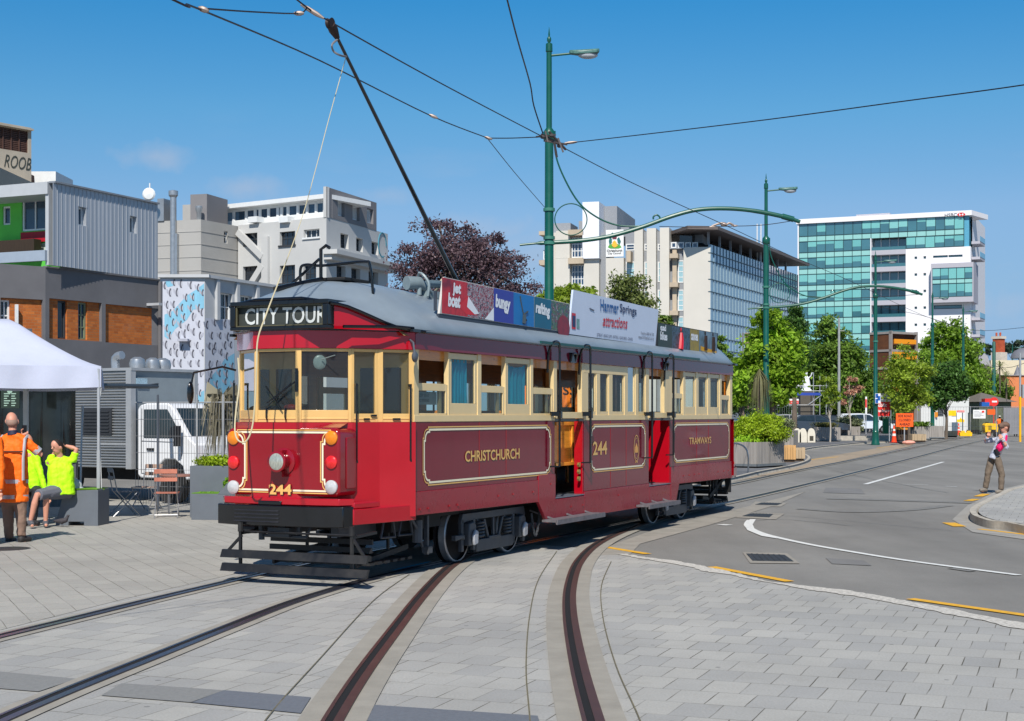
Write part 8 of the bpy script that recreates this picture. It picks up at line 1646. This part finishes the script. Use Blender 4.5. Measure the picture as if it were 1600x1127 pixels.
# grey bench box with turf
loc = G(120, 822); W_ = .74
root = empty('bench_box', loc, R(-4), 'grey wooden bench box with artificial turf on top, right of the seated man', 'bench'); b = MB()
b.prism([(-.36, 0, .02), (-.36, 0, .05), (-.22, 0, .58), (.36, 0, .60), (.36, 0, 0), (.12, 0, 0), (.12, 0, .07), (-.14, 0, .07), (-.14, 0, 0), (-.36, 0, 0)], (0, .55, 0)); b.build('box', GBOX, root, bevel=.006)
o, _ = leaves('turf', [((0.07, .28, .60), .27, .24, .006)], 3000, .014, TURF, root, clusters=300, spread=.10, up=1.0)
b = MB(); b.box(-.2, .34, .02, .53, .605, .615); b.build('turf_base', mat('turf_base', (96, 140, 34), .9), root)
hl_ = loc + V3(-.12, .25, .62)
root = empty('hard_hat', hl_, 0, 'white hard hat lying on the grey turf topped bench box', 'helmet'); b = MB(); b.lathe([(.155, 0), (.15, .01), (.135, .015), (.128, .07), (.09, .125), (.04, .15), (0, .155)], (0, 0, 0), 22); b.box(-.02, .02, -.12, .12, .135, .158); b.build('shell', mat('helmet_grey_white', (206, 208, 210), .35, coat=.4), root)
# planter with bench, right
loc = G(327, 813)
root = empty('planter_bench', loc, R(-8), 'large grey planter box with turf seat, partly behind the tram front', 'planter'); b = MB(); b.box(-.33, .6, 0, .55, 0, .46); b.box(-.56, .6, .55, 1.2, 0, .93); b.build('box', GBOX, root, bevel=.006)
b = MB(); b.prism([(-.33, .06, .462), (.16, .06, .462), (.40, .06, .76), (.44, .06, .74), (.2, .06, .44), (-.33, .06, .44)], (0, .44, 0)); b.prism([(.16, -.004, .46), (.42, -.004, .76), (.6, -.004, .76), (.6, -.004, .46)], (0, .55, 0)); b.build('seat_back', GBOX, root)
leaves('turf', [((-.08, .28, .47), .27, .24, .006), ((.28, .25, .63), .10, .2, .12)], 3600, .016, TURF, root, clusters=300, spread=.06, up=1.0)
b = MB(); b.box(-.33, .16, .02, .5, .464, .475); b.build('turf_base', mat('turf_base', (96, 140, 34)), root)
leaves('plant_bed', [((-.05, .85, .99), .5, .25, .10)], 3600, .035, L_HDG, root, clusters=150, spread=.2)
# stringy dry plant
root = empty('dry_cordyline', G(348, 800), 0, 'dry grey stringy cordyline beside the left front of the tram', 'plant'); b = MB(); b.tube([(0, 0, .8), (.03, 0, 1.5), (0, .05, 2.1)], .03, 6); b.build('stem', BARK, root); b = MB()
for k in range(260):
    t = rnd.uniform(0, 6.283); r = rnd.uniform(.1, .42); z1 = rnd.uniform(1.5, 2.25); L = rnd.uniform(.4, 1.0); c, s = math.cos(t), math.sin(t); w = .007
    b.add([(-s * w, c * w, z1), (s * w, -c * w, z1), (c * r * .7 + s * w, s * r * .7 - c * w, z1 + rnd.uniform(-.1, .25)), (c * r * .7 - s * w, s * r * .7 + c * w, z1), (c * r, s * r, z1 - L)], [(0, 1, 2, 3), (3, 2, 4)])
b.build('leaf_blades', leaf_mat('straw_blades', (138, 132, 112), .45, .2), root, smooth=False)
# folding chairs and table
SLAT = mat('faded_slats', (176, 146, 128), .7, var=.2, scale=6, stretch=(.3, 1, 1)); SLATG = mat('grey_slats', (120, 120, 122), .6, var=.15); CFR = mat('chair_frame', (156, 156, 158), .35, .5, var=.1)
def chair(label, px, py, rz, slat):
    loc = G(px, py); root = empty('folding_chair', loc, R(rz), label, 'chair', 'folding chairs by the truck')
    for s_ in (-.2, .2):
        b = MB(); b.tube([(s_, .22, 0), (s_, .05, .45), (s_, -.22, .88)] if False else [(s_, -.24, 0), (s_, .20, .44)], .011, 6); b.build('leg', CFR, root); b = MB(); b.tube([(s_ * .94, .26, 0), (s_ * .94, -.17, .46), (s_ * .94, -.25, .86)], .011, 6); b.build('leg', CFR, root)
    b = MB(); b.tube([(-.2, -.2, .06), (.2, -.2, .06)], .009, 6); b.tube([(-.19, .2, .08), (.19, .2, .08)], .009, 6); b.build('stretcher', CFR, root)
    b = MB()
    for k in range(6): y = -.16 + k * .065; b.box(-.21, .21, y, y + .045, .44, .455)
    b.build('seat', slat, root, bevel=.003); b = MB(); b.box(-.2, .2, -.262, -.248, .80, .88); b.box(-.2, .2, -.25, -.236, .66, .73); b.build('backrest', slat, root, bevel=.003); return root
chair('grey slatted folding chair seen side on, nearest the tent leg', 194, 806, -62, SLATG); chair('folding chair with faded slats behind the round table', 229, 797, 160, SLAT); chair('folding chair with a reddish back rail in front of the table', 261, 809, 8, mat('reddish_slats', (186, 116, 96), .7, var=.25, scale=5))
chair('folding chair carrying the lime T-shirt man', 94, 815, 200, SLATG)
root = empty('bistro_table', G(281, 803), R(14), 'round wooden folding table with crossed metal legs', 'table'); b = MB(); b.lathe([(.36, .70), (.37, .705), (.37, .728), (.36, .733), (0, .733)], (0, 0, 0), 30); b.build('table_top', mat('table_wood', (146, 104, 92), .6, var=.2, scale=5, stretch=(.3, 2, 1)), root)
for s_ in (-.2, .2):
    for a in (-1, 1): b = MB(); b.tube([(s_, -.26 * a, 0), (s_, .24 * a, .70)], .012, 6); b.build('leg', mat('table_leg', (96, 98, 102), .4, .5), root)
b = MB(); b.lathe([(0, 0), (.05, 0), (.06, .012), (0, .015)], G(236, 805), 14); b.build('paper_plate', WFR, label='crumpled white paper plate on the paving under the table', cat='litter')
# wire fence
root = empty('mesh_fence', G(250, 770), 0, 'temporary wire mesh fence in front of the white truck cab', 'fence'); Wf = Wall(212, 28.4, 372, 27.6); b = MB(); zt = zc(Wf, 300, 629); L = Wf.L; nm = 38
for k in range(nm + 1): u = L * k / nm; b.tube([Wf.pt(u, .12), Wf.pt(u, zt)], .0035, 4)
for k in range(7): z = .15 + (zt - .15) * k / 6; b.tube([Wf.pt(0, z), Wf.pt(L, z)], .0045, 4)
b.build('mesh', CFR, root, world=True)
for px_, c_ in ((248, 'a'), (309, 'b'), (350, 'c')): u = Wf.u(px_); b = MB(); b.tube([Wf.pt(u, 0, .03), Wf.pt(u, zt + .15, .03)], .022, 8); b.build('post', ALU if c_ != 'a' else mat('dark_post', (80, 86, 96), .5), root, world=True)
b = MB(); b.tube([Wf.pt(0, zt), Wf.pt(L, zt)], .014, 6); b.build('top_rail', ALU, root, world=True)
# pigeon
root = empty('pigeon', G(97, 824), R(-15), 'small dark pigeon walking at the foot of the grey bench box', 'bird'); b = MB(); b.tube([(-.16, 0, .10), (-.10, 0, .10), (0, 0, .10), (.07, 0, .12), (.10, 0, .17), (.115, 0, .20)], [.012, .03, .05, .042, .022, .024], 10); b.tube([(.13, 0, .20), (.155, 0, .195)], [.008, .002], 6)
for s_ in (-.02, .02): b.tube([(0, s_, .06), (.005, s_, .0), (.03, s_, .0)], .005, 5)
soft(b, 'body', mat('pigeon_grey', (66, 62, 66), .7, var=.2), root, .006)
b = MB(); b.lathe([(0, .006), (.32, .006), (.33, 0)], G(10, 858), 20); b.build('drain_cover', MH, label='round iron drain cover in the paving at the left edge', cat='drain cover')
# orange shop sign seen through the tram
root = empty('orange_sign', P(868, 700, 32), 0, 'bright orange board with dark letters seen through the tram doorway', 'sign'); Wo = Wall(820, 32, 912, 32); b = MB(); Wo.box(b, 0, Wo.L, .2, zc(Wo, 850, 574), -.06, 0); b.build('board', mat('sign_orange', (255, 128, 10), .6, var=.04), root, world=True)
b = MB(); a = lambda x, y: mp(Wo, x, y, .012); b.text('E', a(877, 595), Wo.d, (0, 0, 1), .12, .2, bold=.04); b.text('SS', a(879.5, 617), Wo.d, (0, 0, 1), .28, .19, bold=.01); b.text('m', a(891, 630), Wo.d, (0, 0, 1), .14, .12); b.build('lettering', mat('sign_black', (24, 20, 18), .6), root, world=True, smooth=False, recalc=False)
b = MB(); Wo.box(b, Wo.u(886), Wo.u(899), zc(Wo, 886, 604), zc(Wo, 886, 586), .02, .03); b.build('black_panel', mat('sign_black', (24, 20, 18)), root, world=True)
# ---------------------------------------------------------------- right side: cars, signs, cones
def car(label, px, Y, rz, col, L=4.4, H=1.42, kind='sedan'):
    root = empty('parked_car', (GX(px, Y), Y, .424 if Y > 98 else .11), R(rz), label, 'car', 'cars in the car park'); s = L / 4.4; w = .86
    pf = [(-2.2, .35), (-2.22, .75), (-2.1, .92), (-1.55, .98), (-.95, H - .03), (-.3, H), (.35, H - .03), (1.05, .96), (1.9, .82), (2.18, .68), (2.2, .35)]
    if kind == 'hatch': pf = [(-2.0, .35), (-2.05, .8), (-1.95, 1.05), (-1.6, H), (-.3, H + .02), (.4, H - .03), (1.1, .98), (1.85, .82), (2.05, .66), (2.05, .35)]
    b = MB(); n = len(pf); vs = []
    for y, t in ((-w, 0), (-w * .97, 1), (w * .97, 1), (w, 0)):
        for x, z in pf: vs.append((x * s, (y if z < 1.0 else y * .78), z))
    m = MB(); A = [(x * s, -w if z < 1.0 else -w * .8, z) for x, z in pf]; B = [(x, -y, z) for x, y, z in A]; m.add(A + B, [tuple(range(n)), tuple(range(n, 2 * n))[::-1]] + [(i, (i + 1) % n, n + (i + 1) % n, n + i) for i in range(n)])
    bd_ = m.build('body', mat('car_paint_%d_%d' % (col[0], col[2]), col, .2, .2, var=.03, coat=.8), root, bevel=.04)
    m = MB()
    for sg in (-1, 1):
        g = [(-1.35, 1.0), (-.9, H - .1), (-.1, H - .08), (-.1, 1.0)]; y0 = -.865 * sg; y1 = -.715 * sg
        for gg_ in (g, [(-.02, 1.0), (-.02, H - .08), (.35, H - .12), (.88, 1.0)]): m.poly([(x * s, (w * .99 - (z - .98) / (H - .98) * .17) * -sg, z) for x, z in gg_])
    m.poly([(1.02 * s, -.62, 1.0), (1.02 * s, .62, 1.0), (.42 * s, .58, H - .04), (.42 * s, -.58, H - .04)]); m.poly([(-1.5 * s, -.62, 1.03), (-1.5 * s, .62, 1.03), (-1.0 * s, .58, H - .06), (-1.0 * s, -.58, H - .06)]) if kind == 'sedan' else None
    for i_ in range(len(m.v)): v = m.v[i_]; m.v[i_] = (v[0] * 1.012, v[1] * 1.01, v[2] + .012)
    m.build('windows', GLC, bd_, smooth=False)
    for x_ in (-1.35 * s, 1.35 * s):
        for y_ in (-.8, .8): m = MB(); m.lathe([(0, -.09), (.2, -.09), (.31, -.1), (.31, .1), (.2, .09), (0, .09)], (x_, y_, .31), 16, axis='y'); wl = m.build('wheel', mat('tyre_black', (30, 30, 31)), root); m = MB(); m.lathe([(0, -.11), (.19, -.1), (.19, .1), (0, .11)], (x_, y_, .31), 14, axis='y'); m.build('rim', ALU, wl)
    for y_ in (-.6, .6): m = MB(); m.box(2.1 * s, 2.2 * s, y_ - .15, y_ + .15, .62, .74); m.build('headlight', mat('lamp_clear', (200, 204, 208)), root)
    return root
car('dark grey sedan parked behind the white plastic barriers', 1271, 101, 2, (62, 66, 74), 4.7); car('black car parked just behind the dark grey sedan', 1296, 109, -6, (34, 36, 42), 4.4); car('small red car showing between the dark cars', 1305, 116, -10, (186, 20, 44), 4.0, 1.4, 'hatch')
car('blue grey car with a sloping windscreen beyond the red car', 1318, 122, -14, (96, 124, 144), 4.2, 1.42); car('white station wagon left of the parking board pole', 1347, 112, 3, (224, 226, 228), 4.6, 1.5, 'hatch'); car('white hatchback glimpsed just beyond the rear of the tram', 1160, 76, 20, (222, 224, 226), 4.0, 1.5, 'hatch'); car('pale teal hatchback near the hedge planter, mostly hidden', 1152, 68, 10, (120, 150, 158), 3.9, 1.45, 'hatch'); car('silver car half hidden left of the dark sedan', 1232, 116, 0, (176, 178, 182), 4.3, 1.45)
CONEO = mat('cone_orange', (240, 70, 24), .5, var=.06); CONEW = mat('cone_white', (226, 220, 214), .5)
def cone(label, px, py, gz=.11, s=1.0):
    Y = (CAMZ - gz) * FPX / (py - HY); root = empty('traffic_cone', (GX(px, Y), Y, gz), 0, label, 'traffic cone', 'traffic cones'); b = MB(); b.box(-.2 * s, .2 * s, -.2 * s, .2 * s, 0, .04); b.lathe([(.14 * s, .04), (.03 * s, .9 * s), (.02 * s, .91 * s)], (0, 0, 0), 16); b.build('cone', CONEO, root)
    b = MB(); b.lathe([(.104 * s, .36 * s), (.087 * s, .48 * s)], (0, 0, 0), 16); b.lathe([(.07 * s, .62 * s), (.056 * s, .72 * s)], (0, 0, 0), 16); b.build('white_band', CONEW, root); return root
cone('orange cone with white bands at the kerb, left of the orange road sign', 1397, 692, s=1.18); cone('small orange cone standing behind the white barriers', 1247, 681, s=.85); cone('orange cone at the far kerb beside the danger notices', 1498, 680, s=1.1)
def posts_sign(name, label, px0, px1, y0, y1, Y, mt, cat='sign', legs=(), thick=.04, legz=.11):
    root = empty(name, (GX((px0 + px1) / 2, Y), Y, legz), 0, label, cat); b = MB(); a, c = P(px0, y1, Y), P(px1, y0, Y); b.box(a.x, c.x, Y, Y + thick, a.z, c.z); b.build('panel', mt, root, world=True)
    for px_ in legs: x = GX(px_, Y); b = MB(); b.box(x - .03, x + .03, Y + thick + .002, Y + thick + .05, legz, c.z - .02); b.build('post', ALU, root, world=True)
    def T(txt, x0, x1, yb, h, m, bold=.02):
        p, r = P(x0, yb, Y), P(x1, yb, Y); t = MB(); t.text(txt, (p.x, Y - .012, p.z), (1, 0, 0), (0, 0, 1), r.x - p.x, h, bold=bold); t.build('lettering', m, root, world=True, smooth=False, recalc=False)
    def Rr(x0, x1, ya, yb, m, nm='stripe', o=.006): p, r = P(x0, yb, Y), P(x1, ya, Y); t = MB(); t.box(p.x, r.x, Y - o, Y, p.z, r.z); t.build(nm, m, root, world=True)
    return root, T, Rr
SRED = mat('sign_red', (222, 50, 44), .5); SWH = mat('sign_white2', (228, 228, 226), .5); SBL = mat('sign_blue', (30, 90, 170), .5); SBK = mat('sign_ink', (60, 30, 24), .6); SGN = mat('box_green', (0, 122, 72), .5)
root, T, Rr = posts_sign('road_sign', 'orange SIDE ROAD CLOSED AHEAD sign by the far kerb', 1400, 1427, 646, 667, 89, mat('sign_orange2', (250, 96, 24), .6, var=.03), legs=(1413.5,))
T('SIDE ROAD', 1403, 1424.5, 652.2, .16, SBK); T('CLOSED', 1404, 1423, 658.5, .16, SBK); T('AHEAD', 1405, 1422, 665, .16, SBK)
b = MB(); c = G(1410, 693.5) ; c.z = .15; b.ball((GX(1409, 88), 88, .2), .25, .2, .12, 12, 8); o = b.build('sand_bag', mat('bag_black', (34, 34, 38), .7), origin=(GX(1409, 88), 88, .11), label='black sandbag at the foot of the orange road sign', cat='sandbag')
b = MB(); b.ball((GX(1420, 87), 87, .2), .4, .25, .13, 12, 8); b.build('sand_bag', mat('bag_pink', (226, 160, 140), .7, var=.15), origin=(GX(1420, 87), 87, .11), label='faded pink sandbag right of the black one by the kerb', cat='sandbag')
root, T, Rr = posts_sign('parking_board', 'red and white public parking board behind the green pole', 1371, 1391.5, 615, 651, 96, SWH, legs=(1373, 1390)); Rr(1371.3, 1391.2, 628, 650.5, SRED); T('Wilson', 1376, 1386, 624, .15, SBK, .01); T('Public', 1368.5, 1385.5, 636, .25, SWH); T('Parking', 1369, 1389.5, 645.5, .25, SWH)
root, T, Rr = posts_sign('bus_sign', 'small blue and white sign fixed to the green pole', 1367.5, 1376, 615, 630.5, 89.2, SWH); Rr(1367.9, 1372.2, 615.5, 622, SBL); Rr(1367.9, 1372.2, 623.5, 630, SBL); Rr(1371, 1375.5, 619, 626, SBL)
root, T, Rr = posts_sign('utility_cabinet', 'green roadside cabinet under the parking board', 1381, 1392, 654, 678, 99, SGN, 'cabinet', thick=.4); Rr(1382, 1391, 655, 677, mat('box_green_dark', (0, 108, 64), .5), 'door')
root, T, Rr = posts_sign('banner_flag', 'narrow red and white feather banner in the car park', 1352, 1354.8, 620, 648, 108, SWH, 'banner', legs=(1353.4,)); Rr(1352, 1354.5, 624, 637, SRED)
root, T, Rr = posts_sign('pay_sign', 'small red and white pay here sign on a timber post', 1233, 1248, 623.5, 631.5, 92, SWH, legs=()); Rr(1233.2, 1247.8, 626.2, 631.2, SRED); T('Pay Here', 1234.5, 1246.5, 630.3, .11, SWH, 0); b = MB(); x = GX(1241.5, 92); b.box(x - .08, x + .08, 92.05, 92.15, .1, P(1241, 631, 92).z); b.build('post', NEWT, root, world=True); Rr(1237, 1244, 641, 647, SWH, 'notice')
for lab, t, m, ex in (('yellow notice on the far mesh fence', (1482, 1494, 641.5, 650), mat('sign_yellow', (246, 200, 10), .5), 0), ('white notice below the yellow one on the far fence', (1482, 1494, 651, 660), SWH, 0), ('danger notice with red top and yellow warning base on the far fence', (1495, 1507, 641, 660), SWH, 1), ('large white site notice on the far fence', (1520.5, 1540, 640.5, 654), SWH, 2), ('orange notice on the far fence above the yellow compressor', (1543, 1555, 640, 648), mat('sign_orange2', (250, 96, 24)), 0)):
    root, T, Rr = posts_sign('site_notice', lab, *t, 118, m, 'notice')
    if ex == 1: Rr(1495.2, 1506.8, 641.5, 644.5, SRED); Rr(1495.2, 1506.8, 655.5, 659.8, mat('sign_yellow', (246, 200, 10))); T('DANGER', 1496, 1506, 644, .1, SWH, 0); b = MB(); a = P(1501, 656, 118); b.poly([(a.x - .12, 117.98, a.z), (a.x + .12, 117.98, a.z), (a.x, 117.98, a.z + .2)]); b.build('warning_triangle', mat('sign_yellow', (246, 200, 10)), root, world=True, smooth=False, recalc=False)
    if ex == 2: Rr(1534, 1538, 642, 645, SRED); [Rr(1522, 1522 + w_, 643 + k * 2, 643.7 + k * 2, mat('ink_grey', (150, 150, 154), .6)) for k, w_ in enumerate((8, 14, 12, 15, 10))]
root = empty('stop_sign', (GX(1553, 138), 138, 0), 0, 'round red no entry sign beside the kiosk', 'sign'); b = MB(); c = P(1553, 628, 138); b.lathe([(.42, -.02), (.42, .02), (0, .02)], (0, 0, c.z), 24, axis='y'); b.cyl((0, .06, 0), (0, .06, c.z), .04, n=8); b.build('disc', SRED, root); b = MB(); b.box(-.28, .28, -.04, -.025, c.z - .06, c.z + .1); b.build('bar', SWH, root)
b = MB(); a, c = P(1539, 634, 136), P(1550, 623, 136); b.box(a.x, c.x, 136, 137, a.z, c.z); b.build('red_box', SRED, origin=(a.x, 136, 0), label='plain red box sign on the kiosk wall', cat='sign'); b = MB(); a, c = P(1534, 635, 134), P(1546, 628.5, 134); b.box(a.x, c.x, 134, 134.6, a.z, c.z); b.build('blue_box', SBL, origin=(a.x, 134, 0), label='blue box sign left of the red disc', cat='sign')
# far mesh fence
root = empty('far_fence', (GX(1300, 119), 119, 0), 0, 'long temporary mesh fence across the far side of the footpath', 'fence'); b = MB(); x0, x1 = GX(1392, 119), GX(1640, 119); z1 = P(0, 636, 119).z
for k in range(60): x = x0 + (x1 - x0) * k / 59; b.tube([(x, 119, .2), (x, 119, z1)], .006, 4)
b.tube([(x0, 119, z1), (x1, 119, z1)], .022, 6); b.tube([(x0, 119, .9), (x1, 119, .9)], .012, 6); b.build('mesh', CFR, root, world=True)
for k in range(7): x = x0 + (x1 - x0) * k / 6; b = MB(); b.tube([(x, 119, 0), (x, 119, z1 + .05)], .03, 6); b.build('post', ALU, root, world=True)
root = empty('car_park_rail', (GX(1200, 122), 122, 0), 0, 'light metal mesh rail behind the parked cars', 'fence'); b = MB(); x0, x1 = GX(1215, 122), GX(1390, 122); z1 = P(0, 633.5, 122).z
for k in range(50): x = x0 + (x1 - x0) * k / 49; b.tube([(x, 122, .2), (x, 122, z1)], .007, 4)
b.tube([(x0, 122, z1), (x1, 122, z1)], .025, 6); b.build('mesh', ALU, root, world=True)
b = MB(); a, c = P(1568, 666, 124), P(1640, 637, 124); b.box(a.x, c.x, 124, 124.1, .2, c.z); b.build('hoarding', mat('hoarding_grey', (128, 128, 132), .7, var=.15, scale=1), origin=(a.x, 124, 0), label='grey hoarding panel behind the worker at the right edge', cat='hoarding')
b = MB(); b.box(GX(1500, 150), GX(1720, 150), 150, 150.3, 0, 1.6); b.build('concrete_barrier', mat('barrier_pale', (176, 168, 158), .9, var=.1), origin=(GX(1500, 150), 150, 0), label='low pale concrete wall closing off the road', cat='wall')
root = empty('compressor', (GX(1550, 121), 121, 0), 0, 'yellow towed compressor among the road works', 'machine'); b = MB(); b.prism([(-.55, 0, .35), (-.6, 0, 1.0), (-.45, 0, 1.15), (.45, 0, 1.1), (.55, 0, .95), (.5, 0, .35)], (0, .8, 0)); b.build('housing', mat('machine_yellow', (240, 188, 20), .5), root, bevel=.05); b = MB(); b.box(-.3, -.02, -.02, .0, .6, .95); b.build('grille', mat('grille_grey', (150, 130, 40), .6), root); b = MB()
for x_ in (-.3, .3): b.lathe([(0, -.05), (.22, -.05), (.22, .05), (0, .05)], (x_, .0, .22), 12, axis='y')
b.bar((-1.6, .3, .4), (-.5, .3, .5), .08, .08); b.box(-1.9, -1.0, .1, .6, .3, .6); b.build('wheels', mat('tyre_black', (30, 30, 31)), root)
for px_, lab in ((1504, 'left yellow plastic block foot of the barrier posts'), (1513, 'right yellow plastic block foot of the barrier posts')):
    Y = 118; b = MB(); x = GX(px_, Y); b.box(x - .26, x + .26, Y - .2, Y + .2, .11, .42); b.box(x - .15, x + .15, Y - .15, Y + .15, .42, .55); o = b.build('barrier_foot', mat('machine_yellow', (240, 188, 20)), bevel=.03, origin=(x, Y, .11), label=lab, cat='barrier', group='yellow barrier feet'); b = MB(); b.cyl((0, 0, .1), (0, 0, 1.9), .04, n=8); b.build('post', mat('post_dark_grey', (70, 84, 90), .5), o)
root = empty('signal_post', (GX(1594, 100), 100, 0), 0, 'yellow and grey traffic light post at the right frame edge', 'traffic light'); b = MB(); b.cyl((0, 0, 0), (0, 0, P(0, 620, 100).z), .08, n=12); b.build('yellow_post', mat('post_yellow', (244, 176, 10), .4), root); b = MB(); b.cyl((0, 0, P(0, 620, 100).z), (0, 0, P(0, 552, 100).z), .07, n=12); b.box(.12, .42, -.12, .12, P(0, 622, 100).z, P(0, 608, 100).z + .3); b.build('upper_post', ALU, root)
for px_, Y, yt, lab in ((1311, 108, 497, 'grey lamp column in front of the rounded green tree'), (1243, 100, 522, 'pale grey column right of the lime leaved tree')):
    b = MB(); b.tube([(0, 0, 0), (0, 0, P(0, yt, Y).z)], [.12, .08], 10); b.bar((0, 0, P(0, yt + 20, Y).z), (.4, 0, P(0, yt + 20, Y).z), .05, .05); o = b.build('lamp_column', mat('galvanised', (164, 166, 162), .5, .3), label=lab, cat='column'); o.location = (GX(px_, Y), Y, 0)
# white plastic barriers, bicycle hoop, statue
for px_, lab in ((1246, 'leftmost white arched plastic barrier, beside the cone'), (1255, 'middle white arched plastic barrier'), (1268, 'rightmost white arched plastic barrier with a cut out')):
    Y = 91; s = Y / FPX; b = MB(); w_, h_ = 6.2 * s, 22.5 * s; pts = [(-w_, 0, 0), (w_, 0, 0)] + [(w_ * math.cos(t) ** .8, 0, h_ * .45 + h_ * .55 * math.sin(t)) for t in [math.pi / 2 * k / 6 for k in range(7)]] + [(-w_ * math.sin(t) ** .8, 0, h_ * .45 + h_ * .55 * math.cos(t)) for t in [math.pi / 2 * k / 6 for k in range(1, 7)]]
    b.prism(pts, (0, .18, 0)); o = b.build('plastic_barrier', mat('barrier_cream', (216, 208, 190), .6, var=.06), bevel=.02, label=lab, cat='barrier', group='white plastic barriers'); o.location = (GX(px_, Y), Y, .11)
    if px_ == 1268: b = MB(); b.box(-.12, .12, -.012, -.002, .12, .42); b.build('cut_out', mat('cut_dark', (70, 66, 56), .9, var=.4, scale=9), o)
b = MB(); q5 = catmull([(-.42, 0, 0), (-.42, 0, .5), (-.3, 0, .78), (0, 0, .88), (.3, 0, .78), (.42, 0, .5), (.42, 0, 0)], 6); b.tube(q5, .025, 10); o = b.build('bicycle_hoop', mat('stainless', (150, 154, 160), .15, .9), label='stainless steel bicycle hoop on the kerb behind the tram end', cat='bicycle rack'); o.location = (GX(1147, 44), 44, .11)
root = empty('statue', (GX(1260, 112), 112, 0), 0, 'white robed statue on a plinth among scaffolding', 'statue'); k = 112 / FPX; zb = P(0, 612, 112).z; b = MB(); b.lathe([(.42, zb), (.40, zb + .15), (.3, zb + .2), (.33, zb + .4), (.26, zb + .8), (.2, zb + 1.05), (.06, zb + 1.25)], (0, 0, 0), 14); b.tube([(-.2, 0, zb + 1.05), (-.3, -.05, zb + .75), (-.1, -.15, zb + .7)], .06, 8); b.tube([(.2, 0, zb + 1.05), (.34, -.05, zb + 1.2), (.42, -.1, zb + 1.45)], .05, 8); b.ball((0, 0, zb + 1.38), .1, .11, .13, 12, 8); soft(b, 'figure', mat('marble', (228, 230, 232), .6, var=.05), root, .03)
b = MB(); b.box(-.55, .55, -.5, .5, 0, zb); b.build('plinth', mat('plinth_dark', (92, 86, 78), .9, var=.1), root)
root = empty('scaffold', (GX(1262, 111), 111, 0), 0, 'scaffold frame with a blue banner around the statue', 'scaffolding'); b = MB(); zc_ = P(0, 618, 110).z
for px_ in (1245, 1271, 1281, 1291): x = GX(px_, 110); b.cyl((x, 110, 0), (x, 110, P(0, 582 if px_ < 1280 else 588, 110).z), .03, n=6)
for py_ in (603, 611, 633): z = P(0, py_, 110).z; b.tube([(GX(1232, 110), 110, z), (GX(1293, 110), 110, z)], .025, 6)
b.bar(P(1262, 633, 109.9), P(1284, 617, 109.9), .06, .06); b.build('tubes', ALU, root, world=True); b = MB(); b.box(GX(1244, 109.8), GX(1282, 109.8), 109.8, 109.85, zc_, zc_ + .2); b.build('banner', mat('banner_blue', (40, 70, 160), .6), root, world=True)
